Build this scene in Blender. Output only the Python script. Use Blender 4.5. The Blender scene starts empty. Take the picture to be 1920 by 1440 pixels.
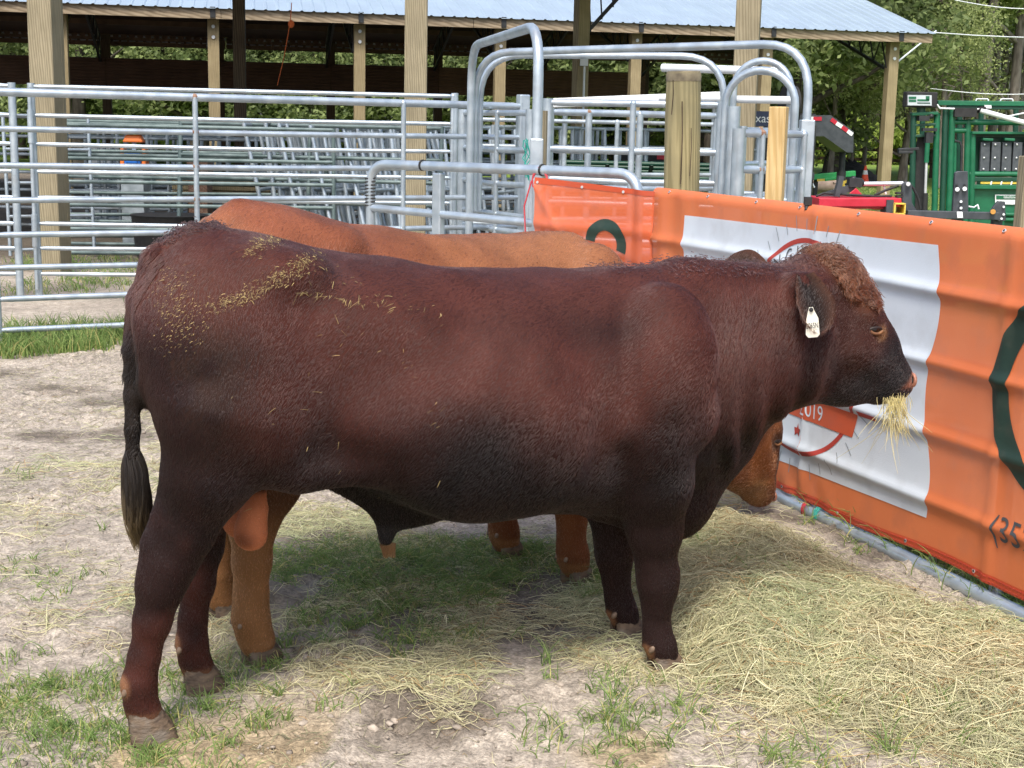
import bpy, bmesh, math, random
import numpy as np
from mathutils import Vector, Matrix
from mathutils.bvhtree import BVHTree

random.seed(7)
RNG = np.random.default_rng(11)
S = bpy.context.scene
COL = S.collection

# ------------------------------------------------------------------ camera
FPX, PITCH, ROLL, CAMH = 2650.0, math.radians(10.37), math.radians(1.2), 1.7
_f = Vector((0, math.cos(PITCH), -math.sin(PITCH)))
_u0 = Vector((0, math.sin(PITCH), math.cos(PITCH)))
_r0 = Vector((1, 0, 0))
_r = _r0 * math.cos(ROLL) + _u0 * math.sin(ROLL)
_u = _u0 * math.cos(ROLL) - _r0 * math.sin(ROLL)
cam = bpy.data.objects.new('camera', bpy.data.cameras.new('camera'))
COL.objects.link(cam)
M4 = Matrix(((_r.x, _u.x, -_f.x, 0), (_r.y, _u.y, -_f.y, 0), (_r.z, _u.z, -_f.z, CAMH), (0, 0, 0, 1)))
cam.matrix_world = M4
cam.data.sensor_width = 36
cam.data.lens = FPX / 1920 * 36
cam.data.clip_start = 0.1
cam.data.clip_end = 2000
S.camera = cam
CAM = Vector((0, 0, CAMH))

# ------------------------------------------------------------------ world, sun, exposure
SUN_EL = math.radians(56)
sun_az = Vector((-0.16, -0.98, 0)).normalized()          # behind the camera, a little to the left
sun_dir = sun_az * math.cos(SUN_EL) + Vector((0, 0, math.sin(SUN_EL)))
W = bpy.data.worlds.new('World')
S.world = W
W.use_nodes = True
nt = W.node_tree
sky = nt.nodes.new('ShaderNodeTexSky')
sky.sky_type = 'NISHITA'
sky.sun_disc = False
sky.sun_elevation = SUN_EL
sky.sun_rotation = math.atan2(sun_az.x, sun_az.y)
sky.air_density = 1.0
sky.dust_density = 4.0
sky.ozone_density = 1.0
bg = nt.nodes['Background']
bg.inputs['Strength'].default_value = 0.15
nt.links.new(sky.outputs[0], bg.inputs['Color'])
sun = bpy.data.objects.new('sun', bpy.data.lights.new('sun', 'SUN'))
COL.objects.link(sun)
sun.data.energy = 1.9
sun.data.angle = math.radians(13)
sun.data.color = (1.0, 0.95, 0.87)
sun.rotation_euler = sun_dir.to_track_quat('Z', 'Y').to_euler()
S.view_settings.view_transform = 'Standard'
S.view_settings.look = 'None'
S.view_settings.exposure = 0.88
S.view_settings.gamma = 1
S.view_settings.use_curve_mapping = False
S.render.engine = 'CYCLES'
S.cycles.max_bounces = 6
S.cycles.diffuse_bounces = 3
S.cycles.glossy_bounces = 3
S.cycles.transparent_max_bounces = 8
S.cycles.use_denoising = True

# ------------------------------------------------------------------ helpers
def ray(u, v):
    return _f * FPX + _r * (u - 960) + _u * (720 - v)
def at(u, v, Y):
    d = ray(u, v)
    return CAM + d * (Y / d.y)
def on_z(u, v, z=0.0):
    d = ray(u, v)
    return CAM + d * ((z - CAMH) / d.z)

ORD = ['first', 'second', 'third', 'fourth', 'fifth', 'sixth', 'seventh', 'eighth', 'ninth', 'tenth', 'eleventh', 'twelfth', 'thirteenth', 'fourteenth', 'fifteenth', 'sixteenth', 'seventeenth', 'eighteenth', 'nineteenth', 'twentieth']
def tag(o, label=None, cat=None, group=None, kind=None):
    if label: o['label'] = label
    if cat: o['category'] = cat
    if group: o['group'] = group
    if kind: o['kind'] = kind
    return o

def empty(name, loc, label=None, cat=None, group=None, rz=0.0):
    o = bpy.data.objects.new(name, None)
    COL.objects.link(o)
    o.empty_display_size = 0.1
    o.location = loc
    o.rotation_euler = (0, 0, rz)
    return tag(o, label, cat, group)

def copy_tree(o, parent=None):
    c = o.copy()
    COL.objects.link(c)
    c.parent = parent
    for ch in list(o.children):
        copy_tree(ch, c)
    return c

class MB:
    """collects pieces of one mesh"""
    def __init__(s):
        s.v, s.f, s.sm = [], [], []
    def add(s, verts, faces, smooth=False):
        b = len(s.v)
        s.v += [tuple(p) for p in verts]
        s.f += [tuple(i + b for i in f) for f in faces]
        s.sm += [smooth] * len(faces)
        return s
    def box(s, c, size, rot=None, taper=1.0):
        c = Vector(c)
        hx, hy, hz = size[0] / 2, size[1] / 2, size[2] / 2
        vs = []
        for z in (-1, 1):
            k = taper if z > 0 else 1
            for x, y in ((-1, -1), (1, -1), (1, 1), (-1, 1)):
                p = Vector((x * hx * k, y * hy * k, z * hz))
                if rot is not None: p = rot @ p
                vs.append(c + p)
        return s.add(vs, [(3, 2, 1, 0), (4, 5, 6, 7), (0, 1, 5, 4), (1, 2, 6, 5), (2, 3, 7, 6), (3, 0, 4, 7)])
    def beam(s, a, b, w, h, up=Vector((0, 0, 1))):
        a, b = Vector(a), Vector(b)
        x = (b - a)
        L = x.length
        x = x / L
        if abs(x.dot(up)) > 0.98: up = Vector((0, 1, 0))
        y = up.cross(x).normalized()
        z = x.cross(y)
        R = Matrix((x, y, z)).transposed()
        return s.box((a + b) / 2, (L, w, h), R)
    def tube(s, pts, r, n=8, cap=True, r2=None):
        pts = [Vector(p) for p in pts]
        m = len(pts)
        rr = r if isinstance(r, (list, tuple)) else [r + ((r2 if r2 is not None else r) - r) * i / max(1, m - 1) for i in range(m)]
        vs, fs = [], []
        t0 = (pts[1] - pts[0]).normalized()
        ref = Vector((0, 0, 1)) if abs(t0.z) < 0.9 else Vector((1, 0, 0))
        nrm = t0.cross(ref).normalized()
        for i, p in enumerate(pts):
            if i == 0: t = t0
            elif i == m - 1: t = (pts[-1] - pts[-2]).normalized()
            else: t = ((pts[i + 1] - pts[i]).normalized() + (pts[i] - pts[i - 1]).normalized()).normalized()
            nrm = (nrm - t * nrm.dot(t)).normalized()
            bn = t.cross(nrm)
            for k in range(n):
                a = 2 * math.pi * k / n
                vs.append(p + (nrm * math.cos(a) + bn * math.sin(a)) * rr[i])
        for i in range(m - 1):
            for k in range(n):
                k2 = (k + 1) % n
                fs.append((i * n + k, i * n + k2, (i + 1) * n + k2, (i + 1) * n + k))
        s.add(vs, fs, True)
        if cap:
            s.add(vs[:n], [tuple(range(n - 1, -1, -1))])
            s.add(vs[-n:], [tuple(range(n))])
        return s
    def ball(s, c, r, nu=12, nv=8, R=None):
        c = Vector(c)
        rx, ry, rz = r if isinstance(r, (tuple, list)) else (r, r, r)
        vs = []
        for i in range(nv + 1):
            th = math.pi * i / nv
            for k in range(nu):
                a = 2 * math.pi * k / nu
                p = Vector((rx * math.sin(th) * math.cos(a), ry * math.sin(th) * math.sin(a), rz * math.cos(th)))
                if R is not None: p = R @ p
                vs.append(c + p)
        fs = []
        for i in range(nv):
            for k in range(nu):
                fs.append((i * nu + k, (i + 1) * nu + k, (i + 1) * nu + (k + 1) % nu, i * nu + (k + 1) % nu))
        return s.add(vs, fs, True)
    def build(s, name, mat, parent=None, bevel=0.0, local=False):
        me = bpy.data.meshes.new(name)
        off = Vector((0, 0, 0))
        if parent is not None and not local:
            p = parent
            while p is not None:
                off = off + p.location
                p = p.parent
        vs = [(a - off.x, b - off.y, c - off.z) for a, b, c in s.v]
        me.from_pydata(vs, [], s.f)
        me.polygons.foreach_set('use_smooth', s.sm)
        me.materials.append(mat)
        me.validate(clean_customdata=False)
        me.update()
        o = bpy.data.objects.new(name, me)
        COL.objects.link(o)
        if parent is not None: o.parent = parent
        if bevel > 0:
            m = o.modifiers.new('bevel', 'BEVEL')
            m.width = bevel
            m.segments = 2
            m.limit_method = 'ANGLE'
        return o

def arc_pts(a, c, b, n=7):
    """rounded corner from a to b about the corner c"""
    a, b, c = Vector(a), Vector(b), Vector(c)
    out = []
    for i in range(n):
        t = i / (n - 1)
        out.append(a * (1 - t) ** 2 + c * 2 * t * (1 - t) + b * t * t)
    return out

def round_path(pts, rad, n=7):
    pts = [Vector(p) for p in pts]
    out = [pts[0]]
    for i in range(1, len(pts) - 1):
        p = pts[i]
        a = p + (pts[i - 1] - p).normalized() * min(rad, (pts[i - 1] - p).length * 0.5)
        b = p + (pts[i + 1] - p).normalized() * min(rad, (pts[i + 1] - p).length * 0.5)
        out += arc_pts(a, p, b, n)
    out.append(pts[-1])
    return out

# value noise (numpy)
_tab = RNG.random((64, 64, 64)).astype(np.float32)
def noise3(x, y, z=0.0, scale=1.0, seed=0):
    x = np.asarray(x, np.float32) * scale + seed * 7.13
    y = np.asarray(y, np.float32) * scale + seed * 3.71
    z = np.asarray(z, np.float32) * scale + seed * 5.27 + np.zeros_like(x)
    xi, yi, zi = np.floor(x).astype(int), np.floor(y).astype(int), np.floor(z).astype(int)
    fx, fy, fz = x - xi, y - yi, z - zi
    fx, fy, fz = fx * fx * (3 - 2 * fx), fy * fy * (3 - 2 * fy), fz * fz * (3 - 2 * fz)
    xi &= 63; yi &= 63; zi &= 63
    x1, y1, z1 = (xi + 1) & 63, (yi + 1) & 63, (zi + 1) & 63
    a = _tab[xi, yi, zi] * (1 - fx) + _tab[x1, yi, zi] * fx
    b = _tab[xi, y1, zi] * (1 - fx) + _tab[x1, y1, zi] * fx
    c = _tab[xi, yi, z1] * (1 - fx) + _tab[x1, yi, z1] * fx
    d = _tab[xi, y1, z1] * (1 - fx) + _tab[x1, y1, z1] * fx
    return (a * (1 - fy) + b * fy) * (1 - fz) + (c * (1 - fy) + d * fy) * fz
def sstep(a, b, x):
    t = np.clip((np.asarray(x, np.float32) - a) / (b - a), 0, 1)
    return t * t * (3 - 2 * t)

def make_curves(name, P, R, col, mat, parent=None):
    N, k = P.shape[:2]
    hc = bpy.data.hair_curves.new(name)
    hc.add_curves([k] * N)
    hc.points.foreach_set('position', np.ascontiguousarray(P, np.float32).ravel())
    ra = hc.attributes.get('radius') or hc.attributes.new('radius', 'FLOAT', 'POINT')
    ra.data.foreach_set('value', np.ascontiguousarray(R, np.float32).ravel())
    ca = hc.attributes.new('col', 'FLOAT_COLOR', 'CURVE')
    ca.data.foreach_set('color', np.concatenate([col, np.ones((N, 1))], 1).astype(np.float32).ravel())
    hc.materials.append(mat)
    o = bpy.data.objects.new(name, hc)
    COL.objects.link(o)
    if parent is not None: o.parent = parent
    return o

# ------------------------------------------------------------------ materials
def new_mat(name):
    m = bpy.data.materials.new(name)
    m.use_nodes = True
    return m, m.node_tree, m.node_tree.nodes['Principled BSDF']

def mat(name, c1, c2=None, rough=0.6, metal=0.0, scale=6.0, stretch=(1, 1, 1), bump=0.0, bscale=60.0, spec=0.5, detail=5.0, lo=0.35, hi=0.65, c3=None, s3=2.0, rvar=0.0):
    m, t, p = new_mat(name)
    n, l = t.nodes, t.links
    tc = n.new('ShaderNodeTexCoord')
    mp = n.new('ShaderNodeMapping')
    mp.inputs['Scale'].default_value = stretch
    l.new(tc.outputs['Object'], mp.inputs['Vector'])
    no = n.new('ShaderNodeTexNoise')
    no.inputs['Scale'].default_value = scale
    no.inputs['Detail'].default_value = detail
    l.new(mp.outputs[0], no.inputs['Vector'])
    cr = n.new('ShaderNodeValToRGB')
    cr.color_ramp.elements[0].position = lo
    cr.color_ramp.elements[1].position = hi
    cr.color_ramp.elements[0].color = (*c1, 1)
    cr.color_ramp.elements[1].color = (*(c2 or c1), 1)
    l.new(no.outputs['Fac'], cr.inputs['Fac'])
    out = cr.outputs['Color']
    if c3:
        n2 = n.new('ShaderNodeTexNoise')
        n2.inputs['Scale'].default_value = s3
        n2.inputs['Detail'].default_value = 6
        l.new(tc.outputs['Object'], n2.inputs['Vector'])
        r2 = n.new('ShaderNodeMapRange')
        r2.inputs['From Min'].default_value = 0.52
        r2.inputs['From Max'].default_value = 0.68
        l.new(n2.outputs['Fac'], r2.inputs['Value'])
        mx = n.new('ShaderNodeMixRGB')
        mx.inputs['Color2'].default_value = (*c3, 1)
        l.new(r2.outputs[0], mx.inputs['Fac'])
        l.new(out, mx.inputs['Color1'])
        out = mx.outputs[0]
    l.new(out, p.inputs['Base Color'])
    p.inputs['Roughness'].default_value = rough
    p.inputs['Metallic'].default_value = metal
    p.inputs['Specular IOR Level'].default_value = spec
    if rvar:
        mr = n.new('ShaderNodeMapRange')
        mr.inputs['To Min'].default_value = rough - rvar
        mr.inputs['To Max'].default_value = rough + rvar
        l.new(no.outputs['Fac'], mr.inputs['Value'])
        l.new(mr.outputs[0], p.inputs['Roughness'])
    if bump:
        nb = n.new('ShaderNodeTexNoise')
        nb.inputs['Scale'].default_value = bscale
        nb.inputs['Detail'].default_value = 4
        l.new(mp.outputs[0], nb.inputs['Vector'])
        bp = n.new('ShaderNodeBump')
        bp.inputs['Strength'].default_value = bump
        bp.inputs['Distance'].default_value = 0.01
        l.new(nb.outputs['Fac'], bp.inputs['Height'])
        l.new(bp.outputs[0], p.inputs['Normal'])
    return m

def wood_mat(name, c1, c2, vert=True, gscale=16.0, rough=0.75, weather=None):
    m, t, p = new_mat(name)
    n, l = t.nodes, t.links
    tc = n.new('ShaderNodeTexCoord')
    oi = n.new('ShaderNodeObjectInfo')
    ad = n.new('ShaderNodeVectorMath')
    ad.operation = 'ADD'
    l.new(tc.outputs['Object'], ad.inputs[0])
    l.new(oi.outputs['Location'], ad.inputs[1])
    mp = n.new('ShaderNodeMapping')
    mp.inputs['Scale'].default_value = (1, 1, 0.05) if vert else (0.05, 1, 1)
    l.new(ad.outputs[0], mp.inputs['Vector'])
    wv = n.new('ShaderNodeTexWave')
    wv.wave_type = 'BANDS'
    wv.bands_direction = 'DIAGONAL'
    wv.inputs['Scale'].default_value = gscale
    wv.inputs['Distortion'].default_value = 5.0
    wv.inputs['Detail'].default_value = 3.0
    wv.inputs['Detail Scale'].default_value = 1.2
    l.new(mp.outputs[0], wv.inputs['Vector'])
    cr = n.new('ShaderNodeValToRGB')
    cr.color_ramp.elements[0].color = (*c1, 1)
    cr.color_ramp.elements[1].color = (*c2, 1)
    cr.color_ramp.elements[0].position = 0.1
    cr.color_ramp.elements[1].position = 0.7
    l.new(wv.outputs['Fac'], cr.inputs['Fac'])
    no = n.new('ShaderNodeTexNoise')
    no.inputs['Scale'].default_value = 3.5
    no.inputs['Detail'].default_value = 6
    l.new(ad.outputs[0], no.inputs['Vector'])
    mr = n.new('ShaderNodeMapRange')
    mr.inputs['From Min'].default_value = 0.35
    mr.inputs['From Max'].default_value = 0.7
    mr.inputs['To Max'].default_value = 0.55
    l.new(no.outputs['Fac'], mr.inputs['Value'])
    mx = n.new('ShaderNodeMixRGB')
    wc = weather or tuple(0.75 * a for a in c1)
    mx.inputs['Color2'].default_value = (*wc, 1)
    l.new(mr.outputs[0], mx.inputs['Fac'])
    l.new(cr.outputs[0], mx.inputs['Color1'])
    l.new(mx.outputs[0], p.inputs['Base Color'])
    bp = n.new('ShaderNodeBump')
    bp.inputs['Strength'].default_value = 0.35
    bp.inputs['Distance'].default_value = 0.006
    l.new(wv.outputs['Fac'], bp.inputs['Height'])
    l.new(bp.outputs[0], p.inputs['Normal'])
    p.inputs['Roughness'].default_value = rough
    p.inputs['Specular IOR Level'].default_value = 0.25
    return m

def attr_mat(name, rough=0.6, mult=(1, 1, 1), spec=0.3, noise=None, bump=0.0, bscale=200, transl=0.0, sheen=0.0):
    m, t, p = new_mat(name)
    n, l = t.nodes, t.links
    a = n.new('ShaderNodeAttribute')
    a.attribute_name = 'col'
    mx = n.new('ShaderNodeMixRGB')
    mx.blend_type = 'MULTIPLY'
    mx.inputs['Fac'].default_value = 1
    mx.inputs['Color2'].default_value = (*mult, 1)
    l.new(a.outputs['Color'], mx.inputs['Color1'])
    out = mx.outputs[0]
    tc = n.new('ShaderNodeTexCoord')
    if noise:
        for sc, lo, hi in noise:
            no = n.new('ShaderNodeTexNoise')
            no.inputs['Scale'].default_value = sc
            no.inputs['Detail'].default_value = 8
            l.new(tc.outputs['Object'], no.inputs['Vector'])
            mr = n.new('ShaderNodeMapRange')
            mr.inputs['From Min'].default_value = 0.3
            mr.inputs['From Max'].default_value = 0.7
            mr.inputs['To Min'].default_value = lo
            mr.inputs['To Max'].default_value = hi
            l.new(no.outputs['Fac'], mr.inputs['Value'])
            m2 = n.new('ShaderNodeMixRGB')
            m2.blend_type = 'MULTIPLY'
            m2.inputs['Fac'].default_value = 1
            l.new(out, m2.inputs['Color1'])
            l.new(mr.outputs[0], m2.inputs['Color2'])
            out = m2.outputs[0]
    l.new(out, p.inputs['Base Color'])
    p.inputs['Roughness'].default_value = rough
    p.inputs['Specular IOR Level'].default_value = spec
    if sheen:
        p.inputs['Sheen Weight'].default_value = sheen
        p.inputs['Sheen Roughness'].default_value = 0.4
    if bump:
        nb = n.new('ShaderNodeTexNoise')
        nb.inputs['Scale'].default_value = bscale
        nb.inputs['Detail'].default_value = 5
        l.new(tc.outputs['Object'], nb.inputs['Vector'])
        bp = n.new('ShaderNodeBump')
        bp.inputs['Strength'].default_value = bump
        bp.inputs['Distance'].default_value = 0.01
        l.new(nb.outputs['Fac'], bp.inputs['Height'])
        l.new(bp.outputs[0], p.inputs['Normal'])
    if transl:
        tr = n.new('ShaderNodeBsdfTranslucent')
        l.new(out, tr.inputs['Color'])
        ms = n.new('ShaderNodeMixShader')
        ms.inputs['Fac'].default_value = transl
        l.new(p.outputs[0], ms.inputs[1])
        l.new(tr.outputs[0], ms.inputs[2])
        l.new(ms.outputs[0], n['Material Output'].inputs['Surface'])
    return m

def see_through(m, fac):
    """vinyl mesh cloth: a little light passes straight through the weave"""
    t = m.node_tree
    n, l = t.nodes, t.links
    p = n['Principled BSDF']
    tp = n.new('ShaderNodeBsdfTransparent')
    tl = n.new('ShaderNodeBsdfTranslucent')
    src = p.inputs['Base Color'].links[0].from_socket
    l.new(src, tl.inputs['Color'])
    m1 = n.new('ShaderNodeMixShader')
    m1.inputs['Fac'].default_value = 0.18
    l.new(p.outputs[0], m1.inputs[1])
    l.new(tl.outputs[0], m1.inputs[2])
    m2 = n.new('ShaderNodeMixShader')
    m2.inputs['Fac'].default_value = fac
    l.new(m1.outputs[0], m2.inputs[1])
    l.new(tp.outputs[0], m2.inputs[2])
    l.new(m2.outputs[0], n['Material Output'].inputs['Surface'])
    return m

GALV = mat('galvanised_steel', (0.36, 0.43, 0.49), (0.50, 0.57, 0.62), rough=0.36, metal=0.6, scale=9, bump=0.12, bscale=45, c3=(0.36, 0.40, 0.43), s3=5, rvar=0.1)
GALV_DULL = mat('dull_galvanised_steel', (0.26, 0.31, 0.34), (0.42, 0.48, 0.52), rough=0.5, metal=0.35, scale=7, bump=0.1, c3=(0.2, 0.22, 0.22), s3=4)
GALV_GREEN = mat('weathered_green_steel', (0.07, 0.11, 0.11), (0.15, 0.2, 0.2), rough=0.5, metal=0.2, scale=6)
RUST = mat('rusty_weld', (0.16, 0.07, 0.04), (0.3, 0.2, 0.14), rough=0.8, scale=40)
PINE = wood_mat('treated_pine', (0.205, 0.175, 0.11), (0.31, 0.27, 0.18), gscale=26)
PINE_FAR = wood_mat('treated_pine_barn', (0.25, 0.20, 0.11), (0.36, 0.295, 0.175), gscale=20)
PINE_ROUND = wood_mat('peeled_pine_log', (0.22, 0.19, 0.095), (0.32, 0.275, 0.145), gscale=20, weather=(0.15, 0.14, 0.085))
PINE_NEW = wood_mat('fresh_sawn_pine', (0.48, 0.33, 0.14), (0.58, 0.43, 0.21), gscale=30)
PINE_DARK = wood_mat('dark_post_wood', (0.05, 0.036, 0.022), (0.11, 0.08, 0.05))
FASCIA = wood_mat('weathered_fascia', (0.22, 0.17, 0.11), (0.36, 0.29, 0.2), vert=False, gscale=8)
ROOF = mat('roof_metal', (0.34, 0.42, 0.49), (0.38, 0.47, 0.54), rough=0.38, metal=0.3, scale=1.2, c3=(0.33, 0.41, 0.47), s3=0.8)
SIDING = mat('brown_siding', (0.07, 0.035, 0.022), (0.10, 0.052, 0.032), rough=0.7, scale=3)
PURLIN = mat('dark_timber', (0.09, 0.055, 0.033), (0.14, 0.085, 0.05), rough=0.8, scale=5)
STEEL_DARK = mat('dark_steel', (0.018, 0.02, 0.023), (0.035, 0.038, 0.04), rough=0.5, metal=0.2, scale=12)
GREY_STEEL = mat('grey_painted_steel', (0.035, 0.042, 0.05), (0.06, 0.068, 0.078), rough=0.45, scale=10)
GREEN = mat('green_paint', (0.006, 0.10, 0.045), (0.012, 0.14, 0.065), rough=0.38, scale=8)
GREEN_DARK = mat('dark_green_paint', (0.004, 0.045, 0.025), (0.008, 0.06, 0.035), rough=0.45, scale=8)
RUBBER = mat('grey_rubber', (0.05, 0.06, 0.07), (0.075, 0.085, 0.095), rough=0.7, scale=20)
BLACK = mat('black_rubber', (0.012, 0.012, 0.013), (0.022, 0.022, 0.022), rough=0.7, scale=20)
WHITE = mat('white_paint', (0.72, 0.74, 0.75), (0.78, 0.79, 0.8), rough=0.45, scale=8)
PALE = mat('pale_grey_sheet', (0.6, 0.64, 0.66), (0.7, 0.73, 0.75), rough=0.5, scale=3)
RED = mat('red_paint', (0.42, 0.012, 0.03), (0.5, 0.02, 0.045), rough=0.4, scale=8)
YELLOW = mat('yellow_paint', (0.7, 0.5, 0.06), (0.75, 0.56, 0.1), rough=0.5, scale=8)
AMBER = mat('ochre_paint', (0.42, 0.2, 0.03), (0.5, 0.25, 0.05), rough=0.5, scale=8)
DEERGREEN = mat('bright_green_paint', (0.02, 0.3, 0.08), (0.03, 0.36, 0.1), rough=0.4, scale=8)
CHROME = mat('bright_steel', (0.72, 0.74, 0.76), (0.8, 0.82, 0.84), rough=0.28, metal=0.6, scale=8)
BLUE = mat('blue_plastic', (0.01, 0.12, 0.5), (0.02, 0.16, 0.58), rough=0.4, scale=8)
ORANGE_P = mat('orange_plastic', (0.72, 0.16, 0.02), (0.78, 0.2, 0.03), rough=0.45, scale=8)
CONE = mat('cone_orange', (0.8, 0.07, 0.02), (0.85, 0.1, 0.03), rough=0.5, scale=8)
ROPE_RED = mat('red_twine', (0.45, 0.03, 0.05), (0.5, 0.08, 0.09), rough=0.9, scale=60)
ROPE_TEAL = mat('teal_twine', (0.02, 0.3, 0.25), (0.03, 0.38, 0.3), rough=0.9, scale=60)
ROPE_ORANGE = mat('orange_cord', (0.6, 0.12, 0.03), (0.65, 0.16, 0.05), rough=0.9, scale=60)
CONCRETE = mat('weathered_log', (0.28, 0.21, 0.17), (0.38, 0.3, 0.25), rough=0.9, scale=6, bump=0.4, bscale=15)
# ------------------------------------------------------------------ ground
PAN0 = np.array([1.2308696, 6.53742594])       # foot line of the banner panel
PANT = np.array([0.33637037, -0.94172978])
PANN = np.array([-0.94172978, -0.33637037])    # towards the pen

def pan_side(x, y):
    return (np.asarray(x) - PAN0[0]) * PANN[0] + (np.asarray(y) - PAN0[1]) * PANN[1]

def seg_d(x, y, ax, ay, bx, by):
    dx, dy = bx - ax, by - ay
    t = np.clip(((x - ax) * dx + (y - ay) * dy) / (dx * dx + dy * dy), 0, 1)
    return np.hypot(x - ax - t * dx, y - ay - t * dy)

def hay_pile(x, y):
    """0..1, how deep the fed-out hay lies"""
    x = np.asarray(x, np.float32); y = np.asarray(y, np.float32)
    d = np.minimum(seg_d(x, y, 0.70, 5.45, 1.25, 4.3), seg_d(x, y, 0.85, 4.6, 1.45, 4.2) * 0.9)
    n = noise3(x, y, 0, 3.1, 2) * 0.24 + noise3(x, y, 0, 8, 3) * 0.14
    k = 1 - sstep(0.22, 0.62, d + n - 0.17)
    for hx_, hy_ in ((0.50, 4.25), (0.41, 4.56), (0.24, 5.18), (0.0, 5.47)):
        k = k * (0.12 + 0.88 * sstep(0.08, 0.30, np.hypot(x - hx_, y - hy_)))
    return k * sstep(0.02, 0.22, pan_side(x, y) + noise3(x, y, 0, 6, 4) * 0.1)

def ground_h(x, y):
    x = np.asarray(x, np.float32); y = np.asarray(y, np.float32)
    near = 1 - sstep(10, 14, np.abs(y)) 
    near = near * (1 - sstep(5, 8, np.abs(x)))
    n1 = noise3(x, y, 0, 1.3, 5) - 0.5
    n2 = noise3(x, y, 0, 5.5, 6) - 0.5
    n3 = noise3(x, y, 0, 17, 7) - 0.5
    n4 = noise3(x, y, 0, 38, 8) - 0.5
    rough = 0.35 + 0.9 * sstep(0.42, 0.68, noise3(x, y, 0, 1.7, 9))
    h = n1 * 0.035 + n2 * 0.026 * rough + np.abs(n3) * 0.034 * rough + n4 * 0.012 * rough
    return near * h * 1.35 + hay_pile(x, y) * (0.03 + 0.045 * noise3(x, y, 0, 4.5, 10)) - 0.012

def axis(a0, a1, step, lo, hi, n):
    mid = np.arange(a0, a1, step)
    k = np.linspace(0, 1, n) ** 2.6
    return np.concatenate([(a0 - (a0 - lo) * k[1:])[::-1], mid, mid[-1] + (hi - mid[-1]) * k[1:]])
gx = axis(-3.4, 2.9, 0.019, -420, 420, 60)
gy = axis(2.7, 10.6, 0.021, -60, 700, 60)
GX, GY = np.meshgrid(gx, gy)
GH = ground_h(GX, GY)
nx, ny = len(gx), len(gy)
gv = np.stack([GX, GY, GH], -1).reshape(-1, 3)
idx = np.arange(nx * ny).reshape(ny, nx)
gf = np.stack([idx[:-1, :-1], idx[:-1, 1:], idx[1:, 1:], idx[1:, :-1]], -1).reshape(-1, 4)
me = bpy.data.meshes.new('ground')
me.vertices.add(len(gv)); me.vertices.foreach_set('co', gv.astype(np.float32).ravel())
me.loops.add(gf.size); me.loops.foreach_set('vertex_index', gf.astype(np.int32).ravel())
me.polygons.add(len(gf)); me.polygons.foreach_set('loop_start', np.arange(0, gf.size, 4, dtype=np.int32))
me.polygons.foreach_set('use_smooth', np.ones(len(gf), bool))
me.update(calc_edges=True)
X, Y = GX.ravel(), GY.ravel()
soil = np.array([0.405, 0.355, 0.295])[None] * np.ones((len(X), 1))
damp = np.array([0.145, 0.12, 0.095])
tan = np.array([0.36, 0.26, 0.12])
grassc = np.array([0.17, 0.25, 0.05])
lawn = np.array([0.20, 0.29, 0.06])
def mixc(c, d, k):
    return c * (1 - k[:, None]) + np.asarray(d)[None] * k[:, None]
k_d = sstep(0.55, 0.78, noise3(X, Y, 0, 2.2, 12) * 0.75 + noise3(X, Y, 0, 9, 13) * 0.25)
soil = mixc(soil, damp, k_d * 0.85)
soil = mixc(soil, tan, 0.6 * sstep(0.62, 0.75, noise3(X, Y, 0, 3.0, 14)) * sstep(4.2, 3.6, Y))
soil = mixc(soil, np.array([0.17, 0.15, 0.10]), 0.75 * hay_pile(X, Y))
soil = mixc(soil, np.array([0.2, 0.185, 0.15]), 0.6 * sstep(0.9, 0.3, np.hypot((X + 0.35) / 1.5, (Y - 5.2) / 1.0)))  # soil darkened beneath the bulls: their shade put into the ground colour
# dark brown dirt under the barn; the shed roof's shade painted into the soil
k_b = sstep(15.8, 18.2, Y + 1.2 * (noise3(X, Y, 0, 0.8, 15) - 0.5)) * sstep(5.5, 4.2, X)
soil = mixc(soil, np.array([0.10, 0.082, 0.06]), k_b * sstep(45, 41, Y) * 0.85)
k_g = np.maximum(sstep(0.5, 0.62, noise3(X, Y, 0, 0.5, 16)) * 0.5, 1.0) * np.maximum(sstep(3.6, 5.2, X) * sstep(9, 13, Y), sstep(42, 46, Y))
soil = mixc(soil, grassc, k_g)
soil = mixc(soil, np.array([0.46, 0.42, 0.36]), sstep(1.6, 0.9, np.abs(Y - 34.5 - 0.12 * X)) * sstep(3.5, 5, X) * 0.9)
soil = mixc(soil, lawn, sstep(62, 70, Y))
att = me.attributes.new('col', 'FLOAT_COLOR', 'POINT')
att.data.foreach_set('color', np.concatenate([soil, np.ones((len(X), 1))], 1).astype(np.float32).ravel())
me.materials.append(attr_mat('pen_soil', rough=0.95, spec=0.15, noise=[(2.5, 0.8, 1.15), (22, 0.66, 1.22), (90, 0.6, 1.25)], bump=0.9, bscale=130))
ground = bpy.data.objects.new('ground', me)
COL.objects.link(ground)
tag(ground, kind='structure')

# ------------------------------------------------------------------ pole barn
BO = Vector((7.95, 30.9, 0))
be = Vector((-0.982, -0.190, 0)).normalized()
bd = Vector((0.190 * -1, 0.982, 0)).normalized()
def BP(a, b, z): return BO + be * a + bd * b + Vector((0, 0, z))
barn = empty('pole_barn', BO, 'long open pole barn with pale metal roof and brown siding strips', 'barn')
EAVE, RIDGE, DEPTH, LEN = 3.74, 4.98, 9.2, 24.0
BAY = 2.83
npost = 9
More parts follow.
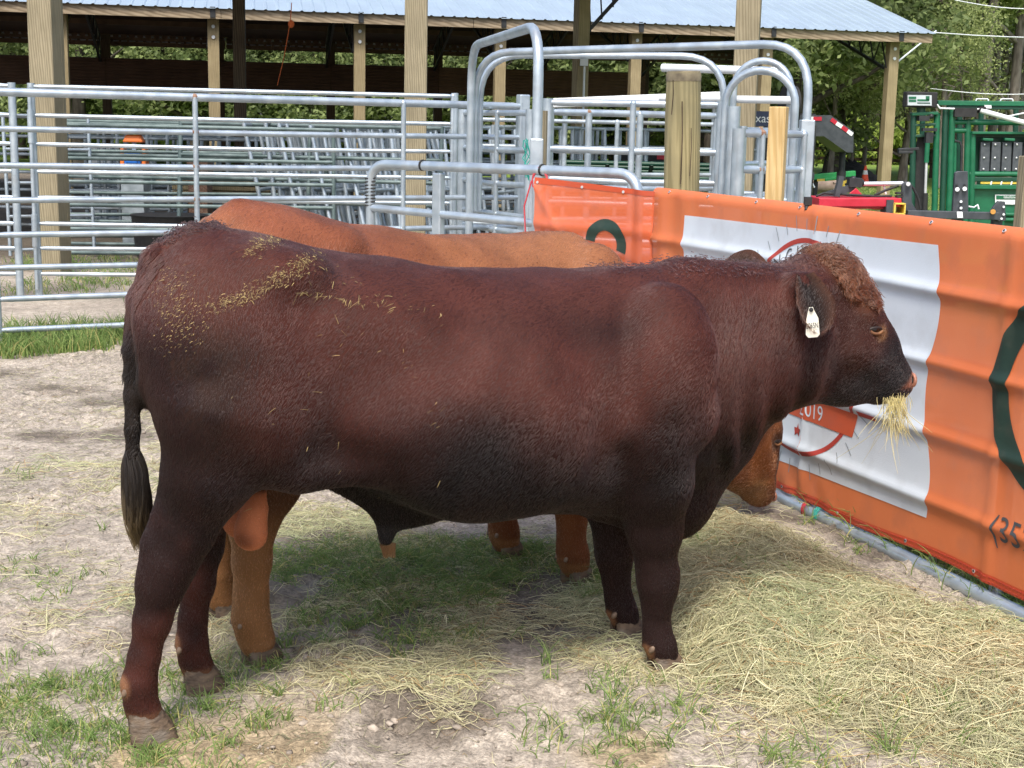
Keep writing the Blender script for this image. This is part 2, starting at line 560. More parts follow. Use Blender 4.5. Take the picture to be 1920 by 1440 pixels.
# roof sheets with raised ribs
def roof_sheet(a0, w, back):
    m = MB()
    prof = []
    nr = 4
    for i in range(nr):
        x = w * i / nr
        prof += [(x, 0.0), (x + w / nr - 0.075, 0.0), (x + w / nr - 0.055, 0.018), (x + w / nr - 0.03, 0.018)]
    prof.append((w, 0.0))
    b0, b1 = (-0.45, DEPTH / 2 - 0.002) if not back else (DEPTH + 0.45, DEPTH / 2 + 0.002)
    sl = (RIDGE - EAVE) / (DEPTH / 2)
    vs = []
    for b in (b0, b1):
        z = EAVE + sl * (b if not back else DEPTH - b) + 0.16
        for x, h in prof: vs.append(BP(a0 + x, b, z + h))
        for x, h in prof: vs.append(BP(a0 + x, b, z + h - 0.004))
    n = len(prof)
    fs = []
    for i in range(n - 1):
        q = (i, i + 1, 2 * n + i + 1, 2 * n + i)
        fs.append(q if back else q[::-1])
        q = (n + i, n + i + 1, 3 * n + i + 1, 3 * n + i)
        fs.append(q[::-1] if back else q)
        fs.append((i, i + 1, n + i + 1, n + i))
    m.add(vs, fs)
    return m
W_S = 0.914
ROOF_UNDER = mat('dark_roof_underside', (0.05, 0.03, 0.02), (0.075, 0.045, 0.03), rough=0.85, scale=3)  # dark sheets added below the roof so its underside reads dark
sl_ = (RIDGE - EAVE) / (DEPTH / 2)
for b0_, b1_ in ((-0.3, DEPTH / 2 - 0.01), (DEPTH + 0.3, DEPTH / 2 + 0.01)):
    m = MB()
    za = EAVE + sl_ * (b0_ if b0_ < 1 else DEPTH - b0_) + 0.135; zb = RIDGE + 0.13
    m.beam(BP(11.6, b0_, za), BP(11.6, b1_, zb), 24.6, 0.02)
    m.build('roof_underside', ROOF_UNDER, barn)
sheet0 = roof_sheet(-0.75, W_S, False).build('roof_sheet', ROOF, barn)
sheetb = roof_sheet(-0.75, W_S, True).build('roof_sheet', ROOF, barn)
for k in range(1, 27):
    for src in (sheet0, sheetb):
        c = src.copy(); COL.objects.link(c); c.parent = barn
        c.location = be * (W_S * k)
m = MB()
m.beam(BP(-0.75, DEPTH / 2, RIDGE + 0.20), BP(24.0, DEPTH / 2, RIDGE + 0.20), 0.3, 0.03)
m.build('ridge_cap', ROOF, barn)
for b in (-0.36, DEPTH + 0.36):
    for k in range(5):
        m = MB(); a0 = -0.7 + k * 4.9
        z = EAVE + (RIDGE - EAVE) / (DEPTH / 2) * -0.36 + 0.04
        if b > 0: z -= 0.04
        m.beam(BP(a0, b, z), BP(a0 + 4.89, b, z), 0.045, 0.19 if b < 0 else 0.30)
        m.build('fascia_board', FASCIA if b < 0 else PURLIN, barn)
for i in range(1, 6):
    for side in (0, 1):
        b = DEPTH / 2 * i / 6.0
        z = EAVE + (RIDGE - EAVE) / (DEPTH / 2) * b + 0.075
        m = MB(); bb = b if side == 0 else DEPTH - b
        m.beam(BP(-0.7, bb, z), BP(23.6, bb, z), 0.045, 0.14)
        m.build('purlin', PURLIN, barn)
for k in range(npost):
    a = BAY * k
    for b in (0, DEPTH):
        m = MB()
        m.box(BP(a, b, EAVE / 2 - 0.1), (0.22, 0.22, EAVE + 0.2), Matrix.Rotation(math.radians(11), 3, 'Z'))
        p = m.build('post', PINE_FAR if b == 0 else PINE_DARK, barn, bevel=0.01)
        if b == 0:
            for z in (EAVE - 0.28, EAVE - 0.48):
                m = MB(); m.tube([BP(a, -0.11, z), BP(a, -0.135, z)], 0.035, 8)
                m.build('bolt_head', PALE, p)
            m = MB(); m.box(BP(a, -0.395, EAVE - 0.03), (0.1, 0.02, 0.2), Matrix.Rotation(math.radians(11), 3, 'Z')); m.build('bracket', STEEL_DARK, p)
    # steel truss across the bay
    m = MB()
    z0 = EAVE - 0.12
    m.beam(BP(a + .12, 0.0, z0), BP(a + .12, DEPTH / 2, RIDGE - 0.12), 0.05, 0.07)
    m.beam(BP(a + .12, DEPTH, z0), BP(a + .12, DEPTH / 2, RIDGE - 0.12), 0.05, 0.07)
    tr = m.build('truss', STEEL_DARK, barn)
    m = MB()
    m.beam(BP(a + .12, 0.1, z0 - 0.55), BP(a + .12, DEPTH / 2, RIDGE - 0.62), 0.05, 0.06)
    m.beam(BP(a + .12, DEPTH - 0.1, z0 - 0.55), BP(a + .12, DEPTH / 2, RIDGE - 0.62), 0.05, 0.06)
    m.build('lower_chord', STEEL_DARK, tr)
    m = MB()
    N = 14
    for i in range(N):
        for side in (0, 1):
            b1, b2 = DEPTH / 2 * i / N, DEPTH / 2 * (i + 1) / N
            top = lambda b: z0 + (RIDGE - EAVE) * b / (DEPTH / 2)
            bot = lambda b: z0 - 0.55 + (RIDGE - 0.5 - EAVE + 0.55 - 0.0) * b / (DEPTH / 2)
            P1 = (b1, top(b1)) if i % 2 else (b1, bot(b1))
            P2 = (b2, bot(b2)) if i % 2 else (b2, top(b2))
            f = (lambda b: b) if side == 0 else (lambda b: DEPTH - b)
            m.beam(BP(a + .12, f(P1[0]), P1[1]), BP(a + .12, f(P2[0]), P2[1]), 0.025, 0.025)
    m.build('web_bars', STEEL_DARK, tr)
def ribbed_sheet(a0, a1, b, z0, z1, matl, name='siding_sheet'):
    m = MB(); nr = 9
    prof = []
    for i in range(nr):
        z = z0 + (z1 - z0) * i / nr; dz = (z1 - z0) / nr
        prof += [(z, 0), (z + dz * 0.6, 0), (z + dz * 0.72, 0.03), (z + dz * 0.9, 0.03)]
    prof.append((z1, 0))
    vs = []
    for a in (a0, a1):
        for z, h in prof: vs.append(BP(a, b - h, z))
        for z, h in prof: vs.append(BP(a, b - h + 0.006, z))
    n = len(prof); fs = []
    for i in range(n - 1):
        fs.append((i, i + 1, 2 * n + i + 1, 2 * n + i)); fs.append((n + i, 2 * n + n + i, 2 * n + n + i + 1, n + i + 1))
    fs += [tuple(range(n)) + tuple(range(2 * n - 1, n - 1, -1))]
    m.add(vs, fs)
    return m.build(name, matl, barn)
m_, t_, p_ = new_mat('eave_dot_translucent')  # translucent blocks added to stand for dots of light along the far eave
p_.inputs['Base Color'].default_value = (0.8, 0.82, 0.84, 1)
tl_ = t_.nodes.new('ShaderNodeBsdfTranslucent'); tl_.inputs['Color'].default_value = (0.9, 0.92, 0.95, 1)
t_.links.new(tl_.outputs[0], t_.nodes['Material Output'].inputs['Surface'])
m = MB()
for i in range(118):
    a = -0.4 + i * 0.203
    m.box(BP(a, DEPTH + 0.36, 3.735), (0.055, 0.14, 0.05), Matrix.Rotation(math.radians(11), 3, 'Z'))
    m.box(BP(a + 0.1, DEPTH + 0.36, 3.617), (0.14, 0.14, 0.03), Matrix.Rotation(math.radians(11), 3, 'Z'))
o = m.build('eave_light_dots', m_, barn); o['kind'] = 'stuff'
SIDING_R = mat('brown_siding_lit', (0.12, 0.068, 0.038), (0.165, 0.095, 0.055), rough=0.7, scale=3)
for k in range(1, npost - 1):
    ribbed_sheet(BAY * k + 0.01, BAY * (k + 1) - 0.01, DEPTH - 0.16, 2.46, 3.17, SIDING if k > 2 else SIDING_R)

# ------------------------------------------------------------------ near roof on big square posts (its roof is above the picture)
shed = empty('cattle_shed', (-1, 15.5, 0), 'open cattle shed on big square yellow pine posts behind the pens', 'shed')
m = MB(); m.box((-4.2, 21.15, 4.55), (17.5, 7.7, 0.06)); m.beam((-12, 15.5, 4.5), (4, 15.5, 4.5), 0.15, 0.25); m.beam((-5.0, 15.5, 4.5), (-5.0, 17.4, 4.5), 0.15, 0.2); m.build('roof', ROOF, shed)
def square_post(u, Y, w, h, matl, rz, name='post', strip=False):
    P = at(u, 100, Y)
    m = MB(); m.box((P.x, P.y, h / 2 - 0.1), (w, w, h + 0.2), Matrix.Rotation(rz, 3, 'Z'))
    o = m.build(name, matl, shed, bevel=0.012)
    return o, P
square_post(85, 15.5, 0.265, 4.4, PINE, math.radians(-4))
square_post(780, 15.5, 0.24, 4.4, PINE, math.radians(3))
o, P14 = square_post(1400, 15.5, 0.255, 4.4, PINE, math.radians(-12))
square_post(449, 24.0, 0.20, 4.45, PINE_DARK, math.radians(8))  # dark wood carries the shade this rear post stands in
o, P10 = square_post(1089, 24.0, 0.21, 4.45, PINE_FAR, math.radians(25))
m = MB()
m.tube([P10 + Vector((0.06, -0.16, -2.8)), P10 + Vector((0.06, -0.16, -0.2))], 0.018, 8)
m.box(P10 + Vector((0.05, -0.17, -0.15)), (0.13, 0.08, 0.12))
m.build('conduit', PALE, o)
m = MB()
q = P10 + Vector((0.1, -0.02, 0.35))
m.beam(q, q + Vector((0.75, 0.1, 0.85)), 0.05, 0.06)
m.beam(q + Vector((0, 0, 0.75)), q + Vector((0.75, 0.1, 1.05)), 0.05, 0.06)
for i in range(4):
    m.beam(q + Vector((0.05 + 0.18 * i, 0, 0.2 * i)), q + Vector((0.0 + 0.18 * i, 0, 0.75 + 0.06 * i)), 0.025, 0.025)
m.build('bracket', STEEL_DARK, o)
P = at(112, 100, 15.6)
m = MB(); m.box((P.x, P.y + 0.05, 2.1), (0.04, 0.09, 4.4)); m.build('batten', PINE, shed)

# ------------------------------------------------------------------ trees
def leaf_mat(name, dark, light, transl=0.45):
    m, t, p = new_mat(name)
    n, l = t.nodes, t.links
    a = n.new('ShaderNodeAttribute'); a.attribute_name = 'tint'
    cr = n.new('ShaderNodeValToRGB')
    cr.color_ramp.elements[0].color = (*dark, 1)
    cr.color_ramp.elements[1].color = (*light, 1)
    l.new(a.outputs['Fac'], cr.inputs['Fac'])
    l.new(cr.outputs[0], p.inputs['Base Color'])
    p.inputs['Roughness'].default_value = 0.55
    p.inputs['Specular IOR Level'].default_value = 0.3
    tr = n.new('ShaderNodeBsdfTranslucent')
    l.new(cr.outputs[0], tr.inputs['Color'])
    ms = n.new('ShaderNodeMixShader'); ms.inputs['Fac'].default_value = transl
    l.new(p.outputs[0], ms.inputs[1]); l.new(tr.outputs[0], ms.inputs[2])
    l.new(ms.outputs[0], n['Material Output'].inputs['Surface'])
    return m
LEAF_OAK = leaf_mat('oak_leaves', (0.075, 0.115, 0.045), (0.40, 0.48, 0.18))
LEAF_PALE = leaf_mat('pale_leaves', (0.20, 0.25, 0.10), (0.52, 0.58, 0.24))
LEAF_PINE = leaf_mat('pine_needles', (0.18, 0.25, 0.07), (0.48, 0.56, 0.18))
LEAF_BUSH = leaf_mat('field_bush_leaves', (0.16, 0.24, 0.04), (0.34, 0.42, 0.08))
BARK = mat('grey_bark', (0.10, 0.085, 0.07), (0.24, 0.21, 0.18), rough=0.9, scale=9, stretch=(1, 1, 0.25), bump=0.6, bscale=20)
BARK_DARK = mat('dark_bark', (0.04, 0.032, 0.025), (0.10, 0.085, 0.07), rough=0.9, scale=9, stretch=(1, 1, 0.25), bump=0.6, bscale=20)

def crown_mesh(name, lobes, n, size, matl, rng, sparse=0.0, droop=0.0, narrow=1.0):
    ws = np.array([l[3] * l[4] * l[5] for l in lobes]) ** (2 / 3)
    ws = ws / ws.sum()
    which = rng.choice(len(lobes), n, p=ws)
    L = np.array(lobes)[which]
    d = rng.normal(size=(n, 3)); d /= np.linalg.norm(d, axis=1)[:, None]
    rad = 1 - 0.55 * rng.random(n) ** 1.6
    # clumps: leaves gather into sprays, gaps stay open between them
    nc = max(20, n // 45)
    ci = rng.integers(0, nc, n)
    cd = rng.normal(size=(nc, 3)); cd /= np.linalg.norm(cd, axis=1)[:, None]
    cr = 1 - 0.6 * rng.random(nc) ** 1.5
    cl = rng.choice(len(lobes), nc, p=ws)
    LC = np.array(lobes)[cl][ci]
    P = LC[:, :3] + cd[ci] * cr[ci][:, None] * LC[:, 3:6] + rng.normal(size=(n, 3)) * np.array([0.32, 0.32, 0.20]) * (0.7 + sparse)
    P[:, 2] -= droop * rng.random(n) ** 2
    s = size * (0.55 + 0.9 * rng.random(n))
    nrm = rng.normal(size=(n, 3)) + np.array([0, 0, 0.9]); nrm /= np.linalg.norm(nrm, axis=1)[:, None]
    t = np.cross(nrm, rng.normal(size=(n, 3))); t /= np.linalg.norm(t, axis=1)[:, None]
    b = np.cross(nrm, t)
    h = s[:, None] * 0.5
    V = np.stack([P - t * h * 1.5, P + b * h * 0.75 * narrow + nrm * h * 0.2, P + t * h * 1.5, P - b * h * 0.75 * narrow + nrm * h * 0.2], 1).reshape(-1, 3)
    me = bpy.data.meshes.new(name)
    me.vertices.add(4 * n); me.vertices.foreach_set('co', V.astype(np.float32).ravel())
    me.loops.add(4 * n); me.loops.foreach_set('vertex_index', np.arange(4 * n, dtype=np.int32))
    me.polygons.add(n); me.polygons.foreach_set('loop_start', np.arange(0, 4 * n, 4, dtype=np.int32))
    me.update(calc_edges=True)
    tint = np.clip(0.25 + 0.5 * rng.random(n) * rng.random(n) + 0.45 * (rng.random(nc)[ci] - 0.35), 0, 1)
    a = me.attributes.new('tint', 'FLOAT', 'FACE'); a.data.foreach_set('value', tint.astype(np.float32))
    me.materials.append(matl)
    return me

def trunk_mesh(name, h, r, limbs, matl, rng, lean=0.0, fork=True):
    m = MB()
    pts, rr = [], []
    for i in range(7):
        t = i / 6
        pts.append(Vector((lean * t * t + 0.12 * math.sin(3 * t + r * 9), 0.1 * math.cos(4 * t), h * t)))
        rr.append(r * (1.25 - 0.25 * min(1, t * 8)) * (1 - 0.6 * t))
    m.tube(pts, rr, 8)
    for k in range(limbs):
        t = 0.3 + 0.65 * rng.random()
        base = pts[int(t * 6)]
        a = rng.random() * 6.28
        L = h * (0.25 + 0.35 * rng.random())
        pp = [base]
        for i in range(1, 5):
            s = i / 4
            pp.append(base + Vector((math.cos(a) * L * s, math.sin(a) * L * s, L * 0.55 * s + 0.15 * math.sin(5 * s + k))))
        m.tube(pp, r * 0.42, 6, r2=r * 0.08)
    o = m.build(name, matl)
    me = o.data
    bpy.data.objects.remove(o)
    return me

rng = np.random.default_rng(5)
def oak_lobes(k):
    r2 = np.random.default_rng(40 + k)
    out = []
    for i in range(9):
        a = r2.random() * 6.28; q = 2.9 * math.sqrt(r2.random())
        out.append((q * math.cos(a), q * math.sin(a), 3.2 + 4.6 * r2.random(), 1.5 + r2.random(), 1.5 + r2.random(), 1.2 + 0.8 * r2.random()))
    for i in range(5):
        a = r2.random() * 6.28
        out.append((3.0 * math.cos(a), 3.0 * math.sin(a), 2.0 + 1.2 * r2.random(), 1.3, 1.3, 1.0))
    return out
KINDS = {}
for k in range(4):
    KINDS['oak%d' % k] = (crown_mesh('crown', oak_lobes(k), 26000, 0.135, LEAF_OAK, rng, droop=0.5), trunk_mesh('trunk', 6.5, 0.26, 8, BARK_DARK, rng, lean=0.3 * (k - 1.5)))
for k in range(2):
    KINDS['pale%d' % k] = (crown_mesh('crown', oak_lobes(10 + k), 7500, 0.135, LEAF_PALE, rng, sparse=0.55, droop=0.9), trunk_mesh('trunk', 6.0, 0.17, 12, BARK, rng, lean=0.4))
for k in range(2):
    r2 = np.random.default_rng(70 + k)
    lob = [((r2.random() - .5) * 3.4, (r2.random() - .5) * 3.4, 5.2 + 7.2 * r2.random(), 0.9 + .4 * r2.random(), 0.9 + .4 * r2.random(), 0.45) for i in range(15)]
    KINDS['pine%d' % k] = (crown_mesh('crown', lob, 4200, 0.26, LEAF_PINE, rng, sparse=0.25, narrow=0.35), trunk_mesh('trunk', 12.5, 0.19, 9, BARK, rng, lean=0.25 * (k * 2 - 1)))
lob = [((i - 2) * 0.9, 0.3 * math.sin(i * 2), 0.9 + 0.3 * math.cos(i), 1.0, 0.9, 0.8) for i in range(5)]
KINDS['bush0'] = (crown_mesh('crown', lob, 5000, 0.17, LEAF_BUSH, rng, sparse=0.1), trunk_mesh('trunk', 1.3, 0.05, 6, BARK, rng))

def tree(kind, u, Y, sc, label, group, rz=0.0, sz=1.0, up=0.0):
    P = at(u, 260, Y)
    names = {'oak': 'oak_tree', 'pal': 'willowy_tree', 'pin': 'pine_tree', 'bus': 'bush'}
    root = empty(names[kind[:3]], (P.x, P.y, -0.05), label, 'bush' if kind.startswith('bush') else 'tree', group, rz)
    cm, tm = KINDS[kind]
    for nm, me_ in (('crown', cm), ('trunk', tm)):
        o = bpy.data.objects.new(nm, me_); COL.objects.link(o); o.parent = root
        if nm == 'crown': o.location = (0, 0, up)
        o.scale = (sc, sc, sc * sz)
    return root
GB = 'trees standing behind the barn'
ob = [(-80, 50), (40, 57), (150, 51), (270, 58), (380, 52), (480, 59), (590, 52), (700, 58), (800, 52), (900, 59), (1000, 53), (1110, 58), (1210, 52), (1310, 57), (1400, 50)]
for i, (u, Y) in enumerate(ob):
    tree('oak%d' % (i % 4), u, Y, 1.0 + 0.12 * ((i * 37) % 5 - 2) / 2, 'dense dark oak seen through the open barn, %s from the left' % ORD[i], GB, rz=i * 1.7)
for i, (u, Y) in enumerate([(-60, 68), (160, 67), (360, 68), (560, 67), (760, 68), (960, 67), (1160, 68), (1330, 66)]):
    tree('oak%d' % ((i + 2) % 4), u, Y, 1.25, 'tall dark oak deepest in the wood behind the barn, %s from the left' % ORD[i], 'far trees behind the barn', rz=i * 2.3)
tree('oak0', 1500, 44, 1.12, 'big dark oak with low boughs just right of the barn end', None, 0.8, up=1.2)
tree('oak2', 1572, 49, 1.18, 'dark oak behind the last barn post', None, 2.1, up=1.7)
tree('pale1', 1655, 60, 1.05, 'pale green tree behind the last barn post', None, 4.0, up=1.4)
tree('pale0', 1700, 50, 0.9, 'willowy pale tree with drooping sprays behind the last barn post and chute', None, 1.0, up=1.6)
tree('pale1', 1775, 66, 0.9, 'pale feathery tree in front of the pines', None, 0.4, up=1.2)
tree('oak3', 1560, 60, 1.2, 'tall oak far behind the trailer hitch', None, 5.0, up=2.2)
for i, (u, Y) in enumerate([(1793, 66), (1812, 52), (1842, 48), (1858, 55), (1872, 62), (1892, 49), (1912, 56), (1945, 52), (1990, 60)]):
    tree('pine%d' % (i % 2), u, Y, 1.0 + 0.05 * (i % 3), 'tall thin grey trunked pine at the upper right, %s from the left' % ORD[i], 'pines at the upper right', rz=i * 1.3, sz=1.05)
for i, u in enumerate(range(1440, 2140, 50)):
    tree('bush0', u, 78 + (i * 7) % 9, 1.15 + 0.15 * (i % 3), 'bright yellow green bush along the far field edge, %s from the left' % ORD[i], 'bushes along the far field', rz=i * 0.9)
for i, u in enumerate(range(-150, 1440, 85)):
    tree('bush0', u, 74 + (i * 5) % 7, 1.3, 'sunlit bush under the trees behind the barn, %s from the left' % ORD[i], 'bushes behind the barn', rz=i * 1.9)
for i, (u, Y) in enumerate([(1480, 92), (1560, 96), (1640, 92), (1710, 97)]):
    tree('oak%d' % (i % 4), u, Y, 1.15, 'distant oak at the far field edge, %s from the left' % ORD[i], 'distant oaks over the field', rz=i * 1.1)
# bare trunks under the crowns at the right
for i, (u, Y, r_) in enumerate([(1763, 46, 0.13), (1597, 50, 0.1), (1622, 52, 0.09), (1560, 48, 0.11), (1700, 60, 0.1)]):
    P = at(u, 260, Y)
    root = empty('young_tree', (P.x, P.y, -0.05), ['slim grey trunk standing in the lawn between barn post and chute', 'pale trunk behind the mulch heap', 'thin pale trunk right of the traffic cone', 'grey trunk behind the trailer hitch leg', 'thin trunk at the back of the lawn'][i], 'tree')
    mm = MB(); mm.tube([(P.x, P.y, 0), (P.x + 0.06, P.y, 2.2), (P.x - 0.05, P.y, 5.0)], r_, 8, r2=r_ * 0.6)
    mm.tube([(P.x, P.y, 2.6), (P.x + 0.7, P.y, 3.9)], r_ * 0.4, 6, r2=0.02)
    mm.tube([(P.x, P.y, 2.1), (P.x - 0.8, P.y, 3.6)], r_ * 0.4, 6, r2=0.02)
    mm.build('trunk', BARK, root)
    o = bpy.data.objects.new('crown', KINDS['pale%d' % (i % 2)][0]); COL.objects.link(o); o.parent = root
    o.scale = (0.45, 0.45, 0.45); o.location = (0, 0, 1.9)
# bare weathered branches
m = MB()
B0 = at(1800, 165, 46)
r3 = random.Random(3)
for k in range(13):
    a = B0 + Vector((r3.uniform(-0.6, 0.3), r3.uniform(-.5, .5), r3.uniform(-0.5, 1.2)))
    pp = [a]
    dx = r3.uniform(-1.6, -0.6)
    for i in range(1, 6):
        s = i / 5
        pp.append(a + Vector((dx * s * 1.3, r3.uniform(-.1, .1), 0.5 * s - r3.uniform(0.6, 1.5) * s * s)))
    m.tube(pp, 0.024, 5, r2=0.008)
m.tube([B0 + Vector((0.5, 0.2, -3.9)), B0 + Vector((0.2, 0, -1)), B0 + Vector((-0.1, 0, 0.9))], 0.07, 7, r2=0.03)
o = m.build('bare_tree', BARK)
tag(o, 'bare weathered branches drooping in front of the trees above the chute', 'dead tree')

# far field fence
P0, P1 = at(1420, 280, 62), at(1800, 285, 56)
fence = empty('rail_fence', (P0.x, P0.y, 0), 'low brown two rail fence across the far lawn', 'fence')
n = 9
for i in range(n):
    p = P0.lerp(P1, i / (n - 1))
    m = MB(); m.box((p.x, p.y, 0.55), (0.11, 0.11, 1.2)); m.build('post', PINE_DARK, fence)
for z in (0.62, 1.02):
    m = MB(); m.beam((P0.x, P0.y - .08, z), (P1.x, P1.y - .08, z), 0.04, 0.13); m.build('rail', PINE_DARK, fence)
# overhead wires
for k, (a, b, lab) in enumerate([((1500, 30, 33), (2000, 72, 36), 'uppermost pale wire, running from the barn roof across the trees'), ((1790, 0, 40), (2000, 14, 40), 'short pale wire crossing the top right corner'), ((1745, 166, 42), (2000, 172, 42), 'lowest pale wire running just above the chute')]):
    A, B = at(*a), at(*b)
    m = MB()
    m.tube([A.lerp(B, i / 8) - Vector((0, 0, 0.12 * math.sin(math.pi * i / 8))) for i in range(9)], 0.014, 5)
    tag(m.build('wire', PALE), lab, 'wire')
A, B = at(1668, 128, 31.2), at(1755, 58, 38)
m = MB(); m.tube([A, B], 0.022, 6); tag(m.build('guy_pole', PALE), 'thin pale brace slanting up from the last barn post', 'brace')
# ------------------------------------------------------------------ pen panels
def rail_panel(name, A, B, zs, uprights, label, cat, group=None, r=0.024, ur=0.021, matl=GALV, end=0.028, flat=True, z0=0.02, top_r=None, foot=True):
    """straight livestock panel between foot points A and B (metres); every rail and upright is a part"""
    A, B = Vector((A[0], A[1], 0)), Vector((B[0], B[1], 0))
    root = empty(name, A, label, cat, group)
    d = (B - A).normalized()
    for i, z in enumerate(sorted(zs, reverse=True)):
        rr = (top_r or r) if i == 0 else r
        m = MB()
        a, b = A + Vector((0, 0, z)), B + Vector((0, 0, z))
        L = (b - a).length
        k = 0.09 / L
        sag = Vector((0, 0, -0.006 * ((i * 7) % 3)))
        m.tube([a, a.lerp(b, k), a.lerp(b, 0.5) + sag, a.lerp(b, 1 - k), b], [rr * 0.72, rr, rr, rr, rr * 0.72] if flat else rr, 9)
        m.build('rail', matl, root)
    zt = max(zs)
    for t in uprights:
        p = A.lerp(B, t)
        isend = t in (0, 1)
        w = end if isend else ur
        m = MB()
        off = Vector((-d.y, d.x, 0)) * (0 if isend else -0.018)
        m.tube([p + off + Vector((0, 0, z0 if isend else min(zs))), p + off + Vector((0, 0, zt + (0.03 if isend else 0.0)))], w, 9)
        m.build('upright', matl, root)
        if not isend:
            m = MB()
            for z in zs:
                m.ball(p + off * 0.6 + Vector((0, 0, z)), 0.029, 7, 5)
            m.build('weld_beads', RUST if t < 0.5 else matl, root)['kind'] = 'stuff'
    return root
zA = [1.86, 1.60, 1.34, 1.09, 0.84, 0.60, 0.37, 0.14]
rail_panel('pen_panel', (-3.78, 10.27), (0.03, 12.3), zA, (0, 0.345, 0.745, 1), 'long bright galvanised pen panel of eight rails, nearest one on the left', 'panel', top_r=0.031, r=0.0225)
zB = [1.96, 1.70, 1.44, 1.19, 0.95, 0.71, 0.48, 0.24]
rail_panel('pen_panel', (-4.46, 13.2), (-0.6, 13.7), zB, (0, 0.995, 1), 'galvanised pen panel just behind the nearest left one, hung beside the left shed post', 'panel', r=0.0205, end=0.034)
rail_panel('pen_panel', (-8.0, 12.9), (-4.62, 13.15), zB, (0, 0.5, 1), 'short visible end of galvanised panel at the left edge of the picture', 'panel', r=0.022, end=0.036)
P = at(60, 300, 13.15)
m = MB(); m.tube([(P.x, P.y, 0.1), (P.x, P.y, 1.95)], 0.02, 8); m.tube([(P.x, P.y, 1.45), (P.x, P.y, 1.75)], 0.03, 8); m.tube([(P.x, P.y, 0.5), (P.x, P.y, 0.8)], 0.03, 8)
tag(m.build('hinge_pole', GALV), 'thin galvanised hinge rod between two panel ends beside the left shed post', 'rod')

def bow(name, pts, rad, r, label, group=None, matl=GALV, feet=()):
    root = empty(name, (pts[0][0], pts[0][1], 0), label, 'bow gate frame', group)
    m = MB(); m.tube(round_path(pts, rad, 8), r, 10); m.build('bow_tube', matl, root)
    for p, w, h0, h1 in feet:
        m = MB(); m.box((p[0], p[1], (h0 + h1) / 2), (w, w, h1 - h0)); m.build('sleeve', matl, root, bevel=0.008)
    return root
def zrow(P): return P
b1r, b1l = at(1008, 200, 9.2), at(883, 200, 11.7)
bow('alley_bow_gate', [(b1l.x, b1l.y, 0.05), (b1l.x, b1l.y, 2.32), (b1r.x, b1r.y, 2.33), (b1r.x, b1r.y, 0.05)], 0.32, 0.034, 'tall nearest bow frame with its arch running away over the alley', feet=[((b1r.x, b1r.y + 0.0), 0.085, 0.9, 1.62)])
b2r = at(1514, 200, 10.0); b2l = at(890, 200, 11.75)
bow('alley_bow_gate', [(b2l.x, b2l.y, 1.0), (b2l.x, b2l.y, 2.27), (b2r.x, b2r.y, 2.30), (b2r.x, b2r.y, 0.05)], 0.36, 0.03, 'longest bow frame whose top pipe spans from the tall arch to the right corner post', feet=[((b2r.x + 0.004, b2r.y), 0.095, 0.05, 1.78)])
b3r = at(1357, 200, 11.4); b3l = at(900, 200, 11.85)
bow('alley_bow_gate', [(b3l.x, b3l.y, 1.0), (b3l.x, b3l.y, 2.26), (b3r.x, b3r.y, 2.27), (b3r.x, b3r.y, 1.5)], 0.36, 0.028, 'middle bow frame with its right corner above the round wooden post')
aL, aR = at(1358, 250, 10.6), at(1488, 250, 10.4)
def arch(L, Rr, z0, zt, r, label):
    root = empty('arch_gate', (L.x, L.y, 0), label, 'arch gate', None)
    pts = [(L.x, L.y, z0)]
    n = 16
    c = (Vector((L.x, L.y, 0)) + Vector((Rr.x, Rr.y, 0))) / 2
    h = (Vector((Rr.x, Rr.y, 0)) - Vector((L.x, L.y, 0))) / 2
    hz = h.length * 0.95
    for i in range(n + 1):
        a = math.pi * (1 - i / n)
        p = c + h * math.cos(a); pts.append((p.x, p.y, zt - hz + hz * math.sin(a)))
    pts.append((Rr.x, Rr.y, z0))
    m = MB(); m.tube(pts, r, 9); m.build('bow_tube', GALV, root)
    for z in (0.5, 0.85, 1.2):
        if z > z0:
            m = MB(); m.tube([(L.x, L.y, z), (Rr.x, Rr.y, z)], r * 0.75, 8); m.build('rail', GALV, root)
    return root
arch(aL, aR, 0.1, 2.13, 0.03, 'front one of the two round arches beside the sawn timber post')
aL2, aR2 = at(1372, 250, 11.5), at(1478, 250, 11.3)
arch(aL2, aR2, 0.1, 2.24, 0.028, 'rear one of the two round arches beside the sawn timber post')
a, b = at(1242, 127, 12.2), at(1466, 134, 11.6)
m = MB(); m.tube([a, b], 0.034, 9); tag(m.build('loose_pipe', PALE), 'pale loose pipe lying level above the round wooden post', 'pipe')
a, b = at(1238, 184, 12.0), at(1490, 188, 11.2)
m = MB(); m.tube([a, b], 0.03, 9); tag(m.build('loose_pipe', PALE), 'pale loose pipe with a dark open end at panel top height, behind the round post', 'pipe')
